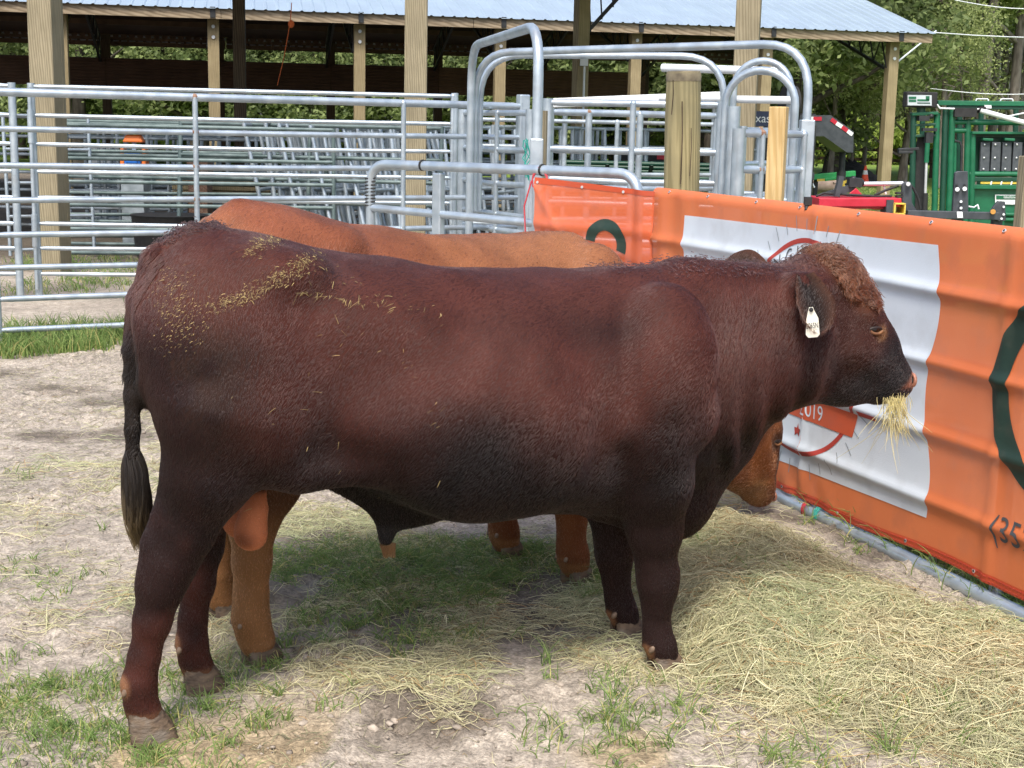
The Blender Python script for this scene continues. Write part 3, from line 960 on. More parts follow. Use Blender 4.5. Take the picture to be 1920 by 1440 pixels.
# panels between the tall arch and the right corner
pL, pR = at(1026, 250, 11.1), at(1352, 250, 10.75)
rail_panel('pen_panel', (pL.x, pL.y), (pR.x, pR.y), [1.88, 1.53, 1.30, 1.12, 0.84, 0.56, 0.28], (0, 0.5, 1), 'galvanised panel between the tall bow frame and the round wooden post, nearest there', 'panel', r=0.027, ur=0.024, end=0.04)
pL, pR = at(1030, 250, 12.3), at(1345, 250, 12.9)
rail_panel('pen_panel', (pL.x, pL.y), (pR.x, pR.y), [1.82, 1.50, 1.18, 0.9, 0.6, 0.3], (0, 0.22, 0.52, 0.8, 1), 'second galvanised panel behind the one beside the round wooden post', 'panel', r=0.03, ur=0.03, end=0.04)
pL, pR = at(1386, 250, 9.6), at(1508, 250, 9.95)
rail_panel('pen_panel', (pL.x, pL.y), (pR.x, pR.y), [1.68, 1.44, 1.19, 0.92, 0.64, 0.36], (0, 0.33, 0.98), 'short galvanised panel under the double arch, joined to the right corner post', 'panel', r=0.028, ur=0.02, end=0.045)
pL, pR = at(1392, 250, 10.6), at(1500, 250, 12.4)
rail_panel('pen_panel', (pL.x, pL.y), (pR.x, pR.y), [1.7, 1.45, 1.2, 0.95, 0.68, 0.4], (0, 0.25, 0.5, 0.8, 1), 'galvanised side panel running back behind the sawn timber post', 'panel', r=0.024, ur=0.026, end=0.036)
pL, pR = at(868, 250, 12.6), at(995, 250, 11.6)
rail_panel('pen_panel', (pL.x, pL.y), (pR.x, pR.y), [1.80, 1.50, 1.22, 0.96, 0.83, 0.55, 0.3], (0, 0.12, 0.55, 1), 'galvanised panel seen inside the tall bow frame behind the roped corner', 'panel', r=0.026, ur=0.02, end=0.045)
pL, pR = at(855, 250, 13.9), at(1350, 250, 14.4)
rail_panel('pen_panel', (pL.x, pL.y), (pR.x, pR.y), [1.75, 1.5, 1.25, 1.0, 0.75, 0.5, 0.25], (0, 0.3, 0.6, 0.85, 1), 'galvanised back panel of the alley behind the bow frames', 'panel', r=0.02, ur=0.022, end=0.034, matl=GALV_DULL)
P = at(1375, 250, 10.5)
m = MB(); m.tube([(P.x, P.y, 0), (P.x, P.y, 1.87)], 0.045, 10); tag(m.build('gate_post', GALV), 'thick galvanised gate post at the left foot of the double arch', 'post')
P = at(973, 250, 12.35)
m = MB(); m.box((P.x + .03, P.y - 0.02, 0.98), (0.095, 0.095, 1.96), Matrix.Rotation(0.4, 3, 'Z')); tag(m.build('gate_post', GALV, bevel=0.01), 'square galvanised post ending the long left panel', 'post')
P = at(1018, 250, 9.6)
m = MB(); m.tube([(P.x, P.y, 0), (P.x, P.y, 1.80)], 0.03, 9); tag(m.build('stake', PINE), 'thin brownish stake beside the tall bow frame leg', 'stake')
# round log post and sawn post
m = MB()
pb, ptop = at(1278, 345, 8.75), at(1282, 137, 8.75)
ax = (ptop - pb).normalized()
base = pb - ax * (pb.z / ax.z) - ax * 0.15
n = 8
pts = [base.lerp(ptop, i / n) for i in range(n + 1)]
m.tube(pts, [0.118 - 0.012 * i / n + 0.002 * math.sin(i * 2.1) for i in range(n + 1)], 20)
o = m.build('log_post', PINE_ROUND, bevel=0.008)
tag(o, 'thick round peeled log post standing behind the orange banner', 'post')
m = MB(); q_ = ptop + ax * 0.004
m.tube([ptop - ax * 0.05, ptop - ax * 0.012, q_ + ax * 0.006], [0.1068, 0.1072, 0.100], 20)
m.build('weathered_top', mat('grey_log_end', (0.09, 0.075, 0.05), (0.21, 0.18, 0.115), rough=0.9, scale=14), o)
for u_, v0_, v1_, w_ in ((1279, 190, 345, 0.004), (1262, 150, 215, 0.003), (1296, 240, 330, 0.0025)):
    m = MB(); a_, b_ = at(u_, v0_, 8.63), at(u_ - 3, v1_, 8.63)
    m.tube([a_, a_.lerp(b_, .4) + Vector((0.006, 0.008, 0)), b_], w_, 5); m.build('drying_crack', PINE_DARK, o)
P = at(1461, 200, 8.25)
m = MB(); m.box((P.x, P.y, (P.z) / 2 - 0.1), (0.098, 0.098, P.z + 0.2), Matrix.Rotation(math.radians(-20), 3, 'Z'))
tag(m.build('sawn_post', PINE_NEW, bevel=0.006), 'short fresh sawn square post standing behind the orange banner', 'post')
P = at(1924, 300, 9.0)
m = MB(); m.box((P.x + 0.015, P.y, P.z / 2 + 0.0), (0.09, 0.09, P.z + 0.05), Matrix.Rotation(0.2, 3, 'Z'))
tag(m.build('sawn_post', PINE, bevel=0.006), 'wooden post at the right picture edge in front of the chute', 'post')

# ------------------------------------------------------------------ front gate (left of the corner) and the banner panel
GA, GB_ = Vector((-0.96, 9.40, 0)), Vector((0.69, 8.03, 0))
gd = (GB_ - GA).normalized()
gate = empty('tube_gate', GA, 'heavy rounded galvanised tube gate behind the cattle, tied at the banner corner', 'gate')
zt = lambda t: 1.435 + 0.01 * t
Q = lambda t, z: GA.lerp(GB_, t) + Vector((0, 0, z))
m = MB()
m.tube(round_path([Q(0, 0.15), Q(0, 1.432), Q(1, 1.445), Q(1, 0.15)], 0.15, 9), 0.031, 12); m.build('frame_tube', GALV, gate)
for z in (1.145, 0.86, 0.57, 0.28):
    m = MB(); m.tube([Q(0, z), Q(1, z - 0.03)], 0.026, 10); m.build('rail', GALV, gate)
for t in (0.285, 0.665):
    m = MB(); c = Q(t, 0.78)
    m.box((c.x, c.y, 0.775), (0.072, 0.05, 1.24), Matrix.Rotation(math.atan2(gd.y, gd.x), 3, 'Z'))
    m.build('upright', GALV, gate, bevel=0.008)
m = MB()
for i in range(9):
    m.tube([Q(0, 1.16 + i * 0.022) + Vector((-0.035, -0.02, 0)), Q(0, 1.165 + i * 0.022) + Vector((0.035, -0.03, 0))], 0.006, 6)
for t in (0.22, 0.675):
    p = Q(t, 1.436 + 0.01 * t); m.tube([p - gd * 0.006, p + gd * 0.006], 0.0365, 12)
m.build('tape_wrap', BLACK, gate)
# red twine at the corner
m = MB()
c = Q(0.655, 1.38)
r4 = random.Random(8)
for k in range(5):
    pp = []
    for i in range(15):
        a = i / 14 * 2 * math.pi
        pp.append(c + gd * (0.055 * math.cos(a) + r4.uniform(-.006, .006)) + Vector((0.02, -0.05 * math.cos(a) * 0 - 0.045, 0.07 * math.sin(a) + r4.uniform(-.01, .01))))
    m.tube(pp, 0.004, 5)
pp = [c + Vector((-0.03, -0.05, 0)), c + Vector((-0.07, -0.06, -0.15)), c + Vector((-0.06, -0.06, -0.3)), c + Vector((-0.09, -0.06, -0.36)), c + Vector((-0.05, -0.06, -0.42)), c + Vector((-0.03, -0.06, -0.3))]
m.tube(pp, 0.005, 5)
tag(m.build('twine', ROPE_RED), 'red twine knotted round the gate corner with loose ends', 'twine')
m = MB()
c = at(988, 265, 9.3)
for k in range(5):
    pp = [c + Vector((r4.uniform(-.03, .03), r4.uniform(-.02, .02), -0.05 * i + r4.uniform(-.02, .02))) for i in range(6)]
    m.tube(pp, 0.0035, 5)
tag(m.build('twine', ROPE_TEAL), 'teal twine hanging on the tall bow frame', 'twine')
m = MB(); c = at(547, 5, 22)
m.tube([c, at(545, 35, 22), at(541, 60, 22.1), at(532, 110, 22.4), at(520, 160, 22.8)], 0.007, 5)
m.ball(at(546, 45, 22), (0.05, 0.02, 0.06), 8, 6)
tag(m.build('cord', ROPE_ORANGE), 'orange cord dangling in front of the barn', 'cord')

def PL(s, z, off=0.0):
    return Vector((PAN0[0] + PANT[0] * s + PANN[0] * off, PAN0[1] + PANT[1] * s + PANN[1] * off, z))
RAILZ = [1.345, 1.108, 0.836, 0.562, 0.292]
pan = empty('pen_panel', (PAN0[0], PAN0[1], 0), 'galvanised pen panel that carries the long orange banner, bottom pipe bare', 'panel')
OFFP = -0.045
m = MB(); m.tube([PL(-1.36, 0.018, 0), PL(2.9, 0.012, 0)], 0.031, 14); m.build('bottom_pipe', GALV, pan)
for z in RAILZ:
    m = MB(); m.tube([PL(-1.36, z, OFFP), PL(2.9, z, OFFP)], 0.028, 10); m.build('rail', GALV, pan)
for s in (-1.36, 0.31, 1.62, 2.88):
    m = MB(); c = PL(s, 0.68, OFFP + 0.005)
    m.box(c, (0.05, 0.04, 1.34), Matrix.Rotation(math.atan2(PANT[1], PANT[0]), 3, 'Z')); m.build('upright', GALV, pan, bevel=0.005)
m = MB()
for s, ma in ((0.36, 0),):
    for k in range(3):
        c = PL(s + 0.009 * k, 0.02, 0)
        pp = [c + Vector((0, 0, 0.038 * math.sin(a))) + Vector((PANN[0], PANN[1], 0)) * 0.036 * math.cos(a) for a in np.linspace(0, 6.28, 12)]
        m.tube(pp, 0.003, 5)
tag(m.build('twine', ROPE_RED), 'red twine wound round the bare bottom pipe', 'twine')
m = MB()
for k in range(3):
    c = PL(0.46 + 0.012 * k, 0.02, 0)
    pp = [c + Vector((0, 0, 0.038 * math.sin(a))) + Vector((PANN[0], PANN[1], 0)) * 0.036 * math.cos(a) for a in np.linspace(0, 6.28, 12)]
    m.tube(pp, 0.0028, 5)
tag(m.build('twine', ROPE_TEAL), 'teal twine wound round the bare bottom pipe', 'twine')

# banner cloth
def cloth_mat(name, c1, c2, fac, rough=0.5):
    m = mat(name, c1, c2, rough=rough, scale=2.5, bump=0.12, bscale=240, spec=0.35, c3=tuple(0.9 * a_ + 0.1 * b_ for a_, b_ in zip(c1, (0.3, 0.25, 0.2))), s3=7)
    return see_through(m, fac)
CL_ORANGE = cloth_mat('orange_banner_cloth', (0.65, 0.17, 0.06), (0.71, 0.20, 0.075), 0.06)
CL_HEM = cloth_mat('orange_hem', (0.50, 0.075, 0.03), (0.58, 0.10, 0.04), 0.0)
CL_WHITE = cloth_mat('white_print', (0.63, 0.72, 0.80), (0.67, 0.76, 0.84), 0.03)
CL_GREEN = cloth_mat('dark_green_print', (0.018, 0.045, 0.035), (0.025, 0.055, 0.045), 0.04)
CL_REDP = cloth_mat('red_print', (0.40, 0.045, 0.035), (0.46, 0.06, 0.045), 0.0)
CL_ORP = cloth_mat('orange_red_print', (0.56, 0.10, 0.045), (0.60, 0.115, 0.05), 0.0)
CL_DARK = cloth_mat('charcoal_print', (0.06, 0.07, 0.08), (0.08, 0.09, 0.10), 0.0)
CL_LINE = cloth_mat('grey_line_print', (0.22, 0.26, 0.29), (0.25, 0.29, 0.32), 0.0)

def ban_disp(s, z):
    d = 0.0
    for i, zr in enumerate(RAILZ):
        zz = zr + 0.006 * math.sin(s * 1.7 + i)
        x = (z - zz)
        up = math.exp(-(x / 0.021) ** 2) if x < 0 else 0.65 * math.exp(-(x / 0.024) ** 2) + 0.35 * math.exp(-(x / 0.07) ** 2)
        d += (0.021 if i else 0.0) * up
    for su in (0.31, 1.62):
        x = (s - su) / 0.022
        d += 0.011 * math.exp(-x * x)
    d += 0.004 * math.sin(s * 3.1 + 0.6 * math.sin(z * 5)) * math.sin(z * math.pi / 1.4) * 0.6
    d += 0.0025 * math.sin(s * 11 + z * 4) * max(0, math.sin(z * math.pi / 1.38)) * 0.5
    # folds near the corner
    if s < -0.7:
        k = min(1, (-0.7 - s) / 0.5)
        d += k * 0.010 * math.sin((s + 0.12 * z) * 21)
    # slack at the very bottom near the cattle
    if z < 0.22 and -0.2 < s < 0.7:
        d += 0.012 * math.sin(s * 34 + z * 18) * (1 - z / 0.22) * (1 - abs(s - 0.25) / 0.47)
    return d
def ban(s, z, off=0.0):
    top = 1.385
    if z > top - 0.05:
        t = min(1.6, (z - (top - 0.05)) / 0.055)
        a = t * math.pi / 2 * 0.9
        zz = top - 0.05 + 0.045 * math.sin(a)
        o = -0.045 * (1 - math.cos(a)) + 0.012 + ban_disp(s, top - 0.05) * max(0, 1 - t)
        return PL(s, zz + off * math.sin(a), o + off * math.cos(a))
    return PL(s, z, ban_disp(s, z) + 0.012 + off)
def cloth_grid(fn, s0, s1, z0, z1, ns, nz, edge=None):
    vs, fs = [], []
    for j in range(nz + 1):
        for i in range(ns + 1):
            s, z = s0 + (s1 - s0) * i / ns, z0 + (z1 - z0) * j / nz
            if edge: s, z = edge(i / ns, j / nz)
            vs.append(fn(s, z))
    for j in range(nz):
        for i in range(ns):
            a = j * (ns + 1) + i
            fs.append((a, a + 1, a + ns + 2, a + ns + 1))
    return vs, fs
banner = empty('banner', (PAN0[0], PAN0[1], 0), 'long orange vinyl banner with a white logo field, laced along the right panel', 'banner')
hemz = lambda s: 0.048 + 0.022 * s + 0.008 * math.sin(s * 6)
vs, fs = cloth_grid(ban, -1.41, 2.95, 0, 1, 160, 104, edge=lambda i, j: (-1.41 + 4.36 * i, hemz(-1.41 + 4.36 * i) + (1.425 - hemz(-1.41 + 4.36 * i)) * j))
m = MB(); m.add(vs, fs, True); cl = m.build('cloth', CL_ORANGE, banner)
vs, fs = cloth_grid(lambda s, z: ban(s, z, 0.003), -1.41, 2.95, 0, 1, 160, 5, edge=lambda i, j: (-1.41 + 4.36 * i, hemz(-1.41 + 4.36 * i) - 0.004 + 0.036 * j))
m = MB(); m.add(vs, fs, True); m.build('bottom_hem', CL_HEM, banner)
m = MB()
for row in (0.006, 0.024):
    s = -1.0
    while s < 2.9:
        m.tube([ban(s, hemz(s) + row, 0.006), ban(s + 0.012, hemz(s) + row, 0.006)], 0.0016, 4); s += 0.019
m.build('stitching', CL_REDP, banner)
for s in (-1.2, -0.75, -0.25, 0.15, 0.62, 1.12, 1.55, 2.1):
    for z in (hemz(s) + 0.016, 1.362):
        m = MB(); m.tube([ban(s, z, 0.001), ban(s, z, 0.005)], 0.008, 10, cap=True); g = m.build('grommet', CHROME, banner)
        m = MB(); m.tube([ban(s, z, 0.0045), ban(s, z, 0.0062)], 0.0045, 8); m.build('eyelet_hole', BLACK, g)

def ban_poly(name, polys, matl, parent, off=0.004, fn=ban, tris=None):
    """flat print laid on the cloth: outlines in banner coordinates, cut so that it follows the ridges"""
    bm = bmesh.new()
    if tris:
        v = [bm.verts.new((a, 0, b)) for a, b in tris[0]]
        for f in tris[1]:
            try: bm.faces.new([v[i] for i in f])
            except ValueError: pass
    else:
        for poly in polys:
            v = [bm.verts.new((a, 0, b)) for a, b in poly]
            bm.faces.new(v)
        bmesh.ops.triangulate(bm, faces=bm.faces[:])
    xs = [v.co.x for v in bm.verts]; zs = [v.co.z for v in bm.verts]
    z = math.floor(min(zs) / 0.014) * 0.014
    while z < max(zs):
        bmesh.ops.bisect_plane(bm, geom=bm.verts[:] + bm.edges[:] + bm.faces[:], plane_co=(0, 0, z), plane_no=(0, 0, 1)); z += 0.014
    x = math.floor(min(xs) / 0.03) * 0.03
    while x < max(xs):
        bmesh.ops.bisect_plane(bm, geom=bm.verts[:] + bm.edges[:] + bm.faces[:], plane_co=(x, 0, 0), plane_no=(1, 0, 0)); x += 0.03
    bm.verts.index_update()
    vs = [fn(v.co.x, v.co.z, off) for v in bm.verts]
    fs = [[v.index for v in f.verts] for f in bm.faces]
    bm.free()
    m = MB(); m.add(vs, fs, True)
    return m.build(name, matl, parent)
_dg = None
def text_tris(body, size):
    cu = bpy.data.curves.new('t', 'FONT'); cu.body = body; cu.size = size; cu.align_x = 'CENTER'
    o = bpy.data.objects.new('t', cu); COL.objects.link(o)
    bpy.context.view_layer.update()
    me_ = bpy.data.meshes.new_from_object(o.evaluated_get(bpy.context.evaluated_depsgraph_get()))
    v = [(p.co.x, p.co.y) for p in me_.vertices]; f = [tuple(p.vertices) for p in me_.polygons]
    bpy.data.objects.remove(o); bpy.data.meshes.remove(me_); bpy.data.curves.remove(cu)
    return v, f
def ban_text(body, size, s, z, matl, parent, rot=0.0, xs=1.0, off=0.0068, fn=ban, bold=0, name='lettering'):
    v, f = text_tris(body, size)
    c, sn = math.cos(rot), math.sin(rot)
    v = [(s + a * xs * c - b * sn, z + a * xs * sn + b * c) for a, b in v]
    return ban_poly(name, None, matl, parent, off, fn, tris=(v, f))

# the white field with its wavy sides
def wedge(i, j):
    l = -0.97 + 0.30 * sstep(1.0, 0.0, j) * 0.45 + 0.05 * math.sin(j * 4.2) * (1 - j)
    r = 1.20 + 0.028 * math.sin(j * 9.5 + 0.4) + 0.03 * (1 - j) ** 3
    s = float(l + (r - l) * i)
    z0, z1 = 0.185 + 0.03 * (s + 0.03) * 0.9, 1.268 + 0.013 * s
    return s, z0 + (z1 - z0) * j
vs, fs = cloth_grid(lambda s, z: ban(s, z, 0.0025), 0, 1, 0, 1, 80, 90, edge=wedge)
m = MB(); m.add(vs, fs, True); white = m.build('white_field', CL_WHITE, banner)
LC = (0.265, 0.745)
def ring_poly(c, r0, r1, a0, a1, n=96, ex=1.0):
    o = [(c[0] + r1 * ex * math.cos(a0 + (a1 - a0) * i / n), c[1] + r1 * math.sin(a0 + (a1 - a0) * i / n)) for i in range(n + 1)]
    q = [(c[0] + r0 * ex * math.cos(a1 - (a1 - a0) * i / n), c[1] + r0 * math.sin(a1 - (a1 - a0) * i / n)) for i in range(n + 1)]
    return o, q
def ring_tris(c, r0, r1, a0, a1, n=96, ex=1.0):
    v, f = [], []
    for i in range(n + 1):
        a = a0 + (a1 - a0) * i / n
        v += [(c[0] + r0 * ex * math.cos(a), c[1] + r0 * math.sin(a)), (c[0] + r1 * ex * math.cos(a), c[1] + r1 * math.sin(a))]
    for i in range(n): f.append((2 * i, 2 * i + 1, 2 * i + 3, 2 * i + 2))
    return v, f
ban_poly('logo_ring', None, CL_REDP, banner, 0.0045, tris=ring_tris(LC, 0.468, 0.490, 0, 2 * math.pi))
for k in range(40):
    a = 2 * math.pi * k / 40 + 0.05
    if abs(math.sin(a)) < 0.28: continue
    r0, r1, w = 0.525, 0.575 + (0.02 if k % 2 else 0), 0.0022
    c, s_ = math.cos(a), math.sin(a)
    ban_poly('logo_ray', [[(LC[0] + r0 * c - w * s_, LC[1] + r0 * s_ + w * c), (LC[0] + r0 * c + w * s_, LC[1] + r0 * s_ - w * c), (LC[0] + r1 * c + w * s_, LC[1] + r1 * s_ - w * c), (LC[0] + r1 * c - w * s_, LC[1] + r1 * s_ + w * c)]], CL_LINE, banner, 0.0045)
for ch, a in (('A', 134.5), ('N', 122.5), ('G', 110.5), ('U', 98.5), ('S', 87)):
    a = math.radians(a)
    ban_text(ch, 0.092, LC[0] + 0.395 * math.cos(a), LC[1] + 0.395 * math.sin(a), CL_DARK, banner, rot=a - math.pi / 2, xs=0.85)
ban_poly('ribbon', [[(-0.19, 0.425), (0.70, 0.425), (0.735, 0.53), (-0.225, 0.53)]], CL_ORP, banner, 0.0052)
ban_text('ESTD 2019', 0.098, 0.245, 0.444, CL_WHITE, banner, xs=1.0, off=0.0072)
for s0, s1 in ((0.742, 0.875), (-0.36, -0.232)):
    ban_poly('logo_dash', [[(s0, 0.528), (s1, 0.528), (s1, 0.549), (s0, 0.549)]], CL_REDP, banner, 0.0052)
star = [(0.265 + (0.032 if i % 2 == 0 else 0.0125) * math.sin(i * math.pi / 5), 0.365 + (0.032 if i % 2 == 0 else 0.0125) * math.cos(i * math.pi / 5)) for i in range(10)]
ban_poly('star', [star], CL_REDP, banner, 0.0052)
ban_poly('big_letter', None, CL_GREEN, banner, 0.004, tris=ring_tris((1.955, 0.815), 0.295, 0.385, math.radians(52), math.radians(308), 70, ex=1.0))
ban_text('(352)', 0.135, 1.775, 0.255, CL_DARK, banner, xs=0.95, off=0.005)

# short banner piece round the corner, facing the camera
LA, LB = Vector((0.112, 8.33, 0)), Vector((0.765, 7.83, 0))
ld = (LB - LA); LLEN = ld.length; ld = ld / LLEN
ln = Vector((ld.y, -ld.x, 0))
def lban(s, z, off=0.0):
    d = 0.008 * math.sin(s * 7 + z * 2) + 0.012 * math.exp(-((z - 1.13) / 0.035) ** 2)
    q = (s - 0.02) * 0.75 + (1.36 - z) * 0.62        # the crease that runs down from the tied corner
    d += 0.012 * math.exp(-(((1.37 - z) - (s + 0.01) * 1.5) / 0.03) ** 2) * max(0, 1 - s / 0.5)
    d -= 0.016 * math.exp(-(((1.10 - z) - s * 0.25) / 0.035) ** 2)
    k = max(0, (s - (LLEN - 0.13)) / 0.13)
    d += 0.03 * math.sin(k * math.pi) * (0.7 + 0.3 * math.sin(z * 6))
    return LA + ld * s + ln * (d + off) + Vector((0, 0, z - 0.045 * s / LLEN * (1 if z > 1.2 else 0) * (z - 1.2) / 0.2))
CL_THIN = cloth_mat('orange_banner_lit_cloth', (0.62, 0.13, 0.05), (0.70, 0.16, 0.06), 0.13)
ban2 = empty('banner', LA, 'short orange banner end tied to the gate corner, facing the viewer', 'banner')
vs, fs = cloth_grid(lban, 0, LLEN, 0.25, 1.405, 50, 90)
m = MB(); m.add(vs, fs, True); m.build('cloth', CL_THIN, ban2)
vs, fs = cloth_grid(lambda s, z: lban(s, z, 0.003), 0, LLEN, 1.37, 1.405, 50, 3)
m = MB(); m.add(vs, fs, True); m.build('top_hem', CL_HEM, ban2)
ban_poly('big_letter', None, CL_GREEN, ban2, 0.004, fn=lban, tris=ring_tris((0.505, 1.045), 0.080, 0.146, math.radians(-18), math.radians(172), 40, ex=0.98))
ban_poly('letter', [[(0.465, 1.010), (0.54, 1.000), (0.54, 1.018), (0.465, 1.028)], [(0.496, 0.86), (0.508, 0.86), (0.508, 1.008), (0.496, 1.008)]], CL_GREEN, ban2, 0.004, fn=lban)
for s in (0.02, 0.33, 0.62):
    m = MB(); m.tube([lban(s, 1.378, 0.003), lban(s, 1.378, 0.007)], 0.008, 10); m.build('grommet', CHROME, ban2)
m = MB(); c = PL(0.19, 1.395, -0.01)
m.box(c, (0.03, 0.04, 0.035)); m.tube([c, c + Vector((-0.01, -0.02, -0.04))], 0.008, 5)
tag(m.build('cable_tie', BLACK), 'black tie holding the banner top beside the right corner post', 'tie')
# ------------------------------------------------------------------ the two bulls
def smin(a, b, k):
    h = np.clip(0.5 + 0.5 * (b - a) / k, 0, 1)
    return b * (1 - h) + a * h - k * h * (1 - h)

class Field:
    def __init__(s, lo, hi, h):
        s.lo, s.h = np.array(lo), h
        s.ax = [np.arange(lo[i], hi[i], h, dtype=np.float32) for i in range(3)]
        s.F = np.full([len(a) for a in s.ax], 1.0, np.float32)
    def sub(s, lo, hi, pad):
        sl = []
        for i in range(3):
            a = max(0, int((lo[i] - pad - s.lo[i]) / s.h)); b = min(len(s.ax[i]), int((hi[i] + pad - s.lo[i]) / s.h) + 2)
            sl.append(slice(a, b))
        g = np.meshgrid(s.ax[0][sl[0]], s.ax[1][sl[1]], s.ax[2][sl[2]], indexing='ij')
        return tuple(sl), g
    def cone(s, a, b, ra, rb, k=0.04, sy=1.0, sub=False):
        a, b = np.array(a, float), np.array(b, float)
        R = max(ra, rb)
        sl, (x, y, z) = s.sub(np.minimum(a, b) - R * np.array([1, max(1, sy), 1]), np.maximum(a, b) + R * np.array([1, max(1, sy), 1]), k + 0.03)
        if min(s.F[sl].shape) == 0: return
        ab = b - a
        abs_ = np.array([ab[0], ab[1] / sy, ab[2]])
        px, py, pz = x - a[0], (y - a[1]) / sy, z - a[2]
        t = np.clip((px * abs_[0] + py * abs_[1] + pz * abs_[2]) / max(1e-9, float(abs_ @ abs_)), 0, 1)
        d = np.sqrt((px - t * abs_[0]) ** 2 + (py - t * abs_[1]) ** 2 + (pz - t * abs_[2]) ** 2) - (ra + (rb - ra) * t)
        d = d * min(1, sy)
        s.F[sl] = smin(s.F[sl], d, k) if not sub else -smin(-s.F[sl], d, k)
    def chain(s, pts, k=0.04, sy=1.0):
        for p, q in zip(pts[:-1], pts[1:]): s.cone(p[0], q[0], p[1], q[1], k, sy)
    def ell(s, c, r, k=0.05, rot=0.0, sub=False):
        c, r = np.array(c, float), np.array(r, float)
        R = np.array([max(r)] * 3)
        sl, (x, y, z) = s.sub(c - R, c + R, k + 0.03)
        x, y, z = x - c[0], y - c[1], z - c[2]
        if rot:
            cs, sn = math.cos(rot), math.sin(rot)
            x, z = x * cs + z * sn, -x * sn + z * cs
        k0 = np.sqrt((x / r[0]) ** 2 + (y / r[1]) ** 2 + (z / r[2]) ** 2)
        k1 = np.sqrt((x / r[0] ** 2) ** 2 + (y / r[1] ** 2) ** 2 + (z / r[2] ** 2) ** 2) + 1e-6
        d = k0 * (k0 - 1) / k1
        s.F[sl] = smin(s.F[sl], d, k) if not sub else -smin(-s.F[sl], d, k)
    def mesh(s):
        F = s.F
        sg = F < 0
        n0, n1, n2 = F.shape
        acc = np.zeros((n0 - 1, n1 - 1, n2 - 1, 3), np.float32); cnt = np.zeros((n0 - 1, n1 - 1, n2 - 1), np.float32)
        for ax in range(3):
            a = [slice(None)] * 3; b = [slice(None)] * 3
            a[ax] = slice(0, -1); b[ax] = slice(1, None)
            fa, fb = F[tuple(a)], F[tuple(b)]
            cr = (fa < 0) != (fb < 0)
            ii = np.argwhere(cr)
            va, vb = fa[cr], fb[cr]
            t = va / (va - vb)
            P = ii.astype(np.float32); P[:, ax] += t
            o = [i for i in range(3) if i != ax]
            for d0 in (0, 1):
                for d1 in (0, 1):
                    c = ii.copy(); c[:, o[0]] -= d0; c[:, o[1]] -= d1
                    ok = (c >= 0).all(1) & (c[:, 0] < n0 - 1) & (c[:, 1] < n1 - 1) & (c[:, 2] < n2 - 1)
                    np.add.at(acc, tuple(c[ok].T), P[ok]); np.add.at(cnt, tuple(c[ok].T), 1)
        act = cnt > 0
        ids = np.full(act.shape, -1, np.int64); ids[act] = np.arange(act.sum())
        V = acc[act] / cnt[act][:, None]
        quads = []
        for ax in range(3):
            a = [slice(None)] * 3; b = [slice(None)] * 3
            a[ax] = slice(0, -1); b[ax] = slice(1, None)
            sa, sb = sg[tuple(a)], sg[tuple(b)]
            ii = np.argwhere(sa != sb)
            o = [i for i in range(3) if i != ax]
            ok = (ii[:, o[0]] > 0) & (ii[:, o[1]] > 0) & (ii[:, o[0]] < F.shape[o[0]] - 1) & (ii[:, o[1]] < F.shape[o[1]] - 1)
            ii = ii[ok]
            def cell(d0, d1):
                c = ii.copy(); c[:, o[0]] -= d0; c[:, o[1]] -= d1
                return ids[tuple(c.T)]
            q = np.stack([cell(0, 0), cell(1, 0), cell(1, 1), cell(0, 1)], 1)
            ins = sa[tuple(ii.T)]
            flip = ins if ax != 1 else ~ins
            q[~flip] = q[~flip][:, ::-1]
            quads.append(q)
        Q = np.concatenate(quads)
        V = V * s.h + s.lo
        E = np.concatenate([Q[:, [0, 1]], Q[:, [1, 2]], Q[:, [2, 3]], Q[:, [3, 0]]])
        for it in range(3):
            A = np.zeros_like(V); n = np.zeros(len(V))
            np.add.at(A, E[:, 0], V[E[:, 1]]); np.add.at(A, E[:, 1], V[E[:, 0]])
            np.add.at(n, E[:, 0], 1); np.add.at(n, E[:, 1], 1)
            V = V * 0.45 + 0.55 * A / n[:, None]
        return V.astype(np.float32), Q

TOR_X = [-0.86, -0.80, -0.72, -0.62, -0.5, -0.35, -0.2, 0.0, 0.15, 0.3, 0.45, 0.58, 0.7, 0.85, 1.0, 1.12, 1.25, 1.34]
TOR_T = [1.20, 1.305, 1.375, 1.408, 1.388, 1.350, 1.322, 1.293, 1.277, 1.269, 1.274, 1.287, 1.285, 1.276, 1.268, 1.256, 1.24, 1.22]
TOR_B = [0.95, 0.88, 0.83, 0.79, 0.75, 0.715, 0.635, 0.545, 0.530, 0.528, 0.515, 0.495, 0.48, 0.53, 0.64, 0.76, 0.83, 0.86]
TOR_W = [0.13, 0.20, 0.245, 0.275, 0.295, 0.325, 0.355, 0.372, 0.375, 0.365, 0.345, 0.315, 0.275, 0.215, 0.18, 0.172, 0.162, 0.14]

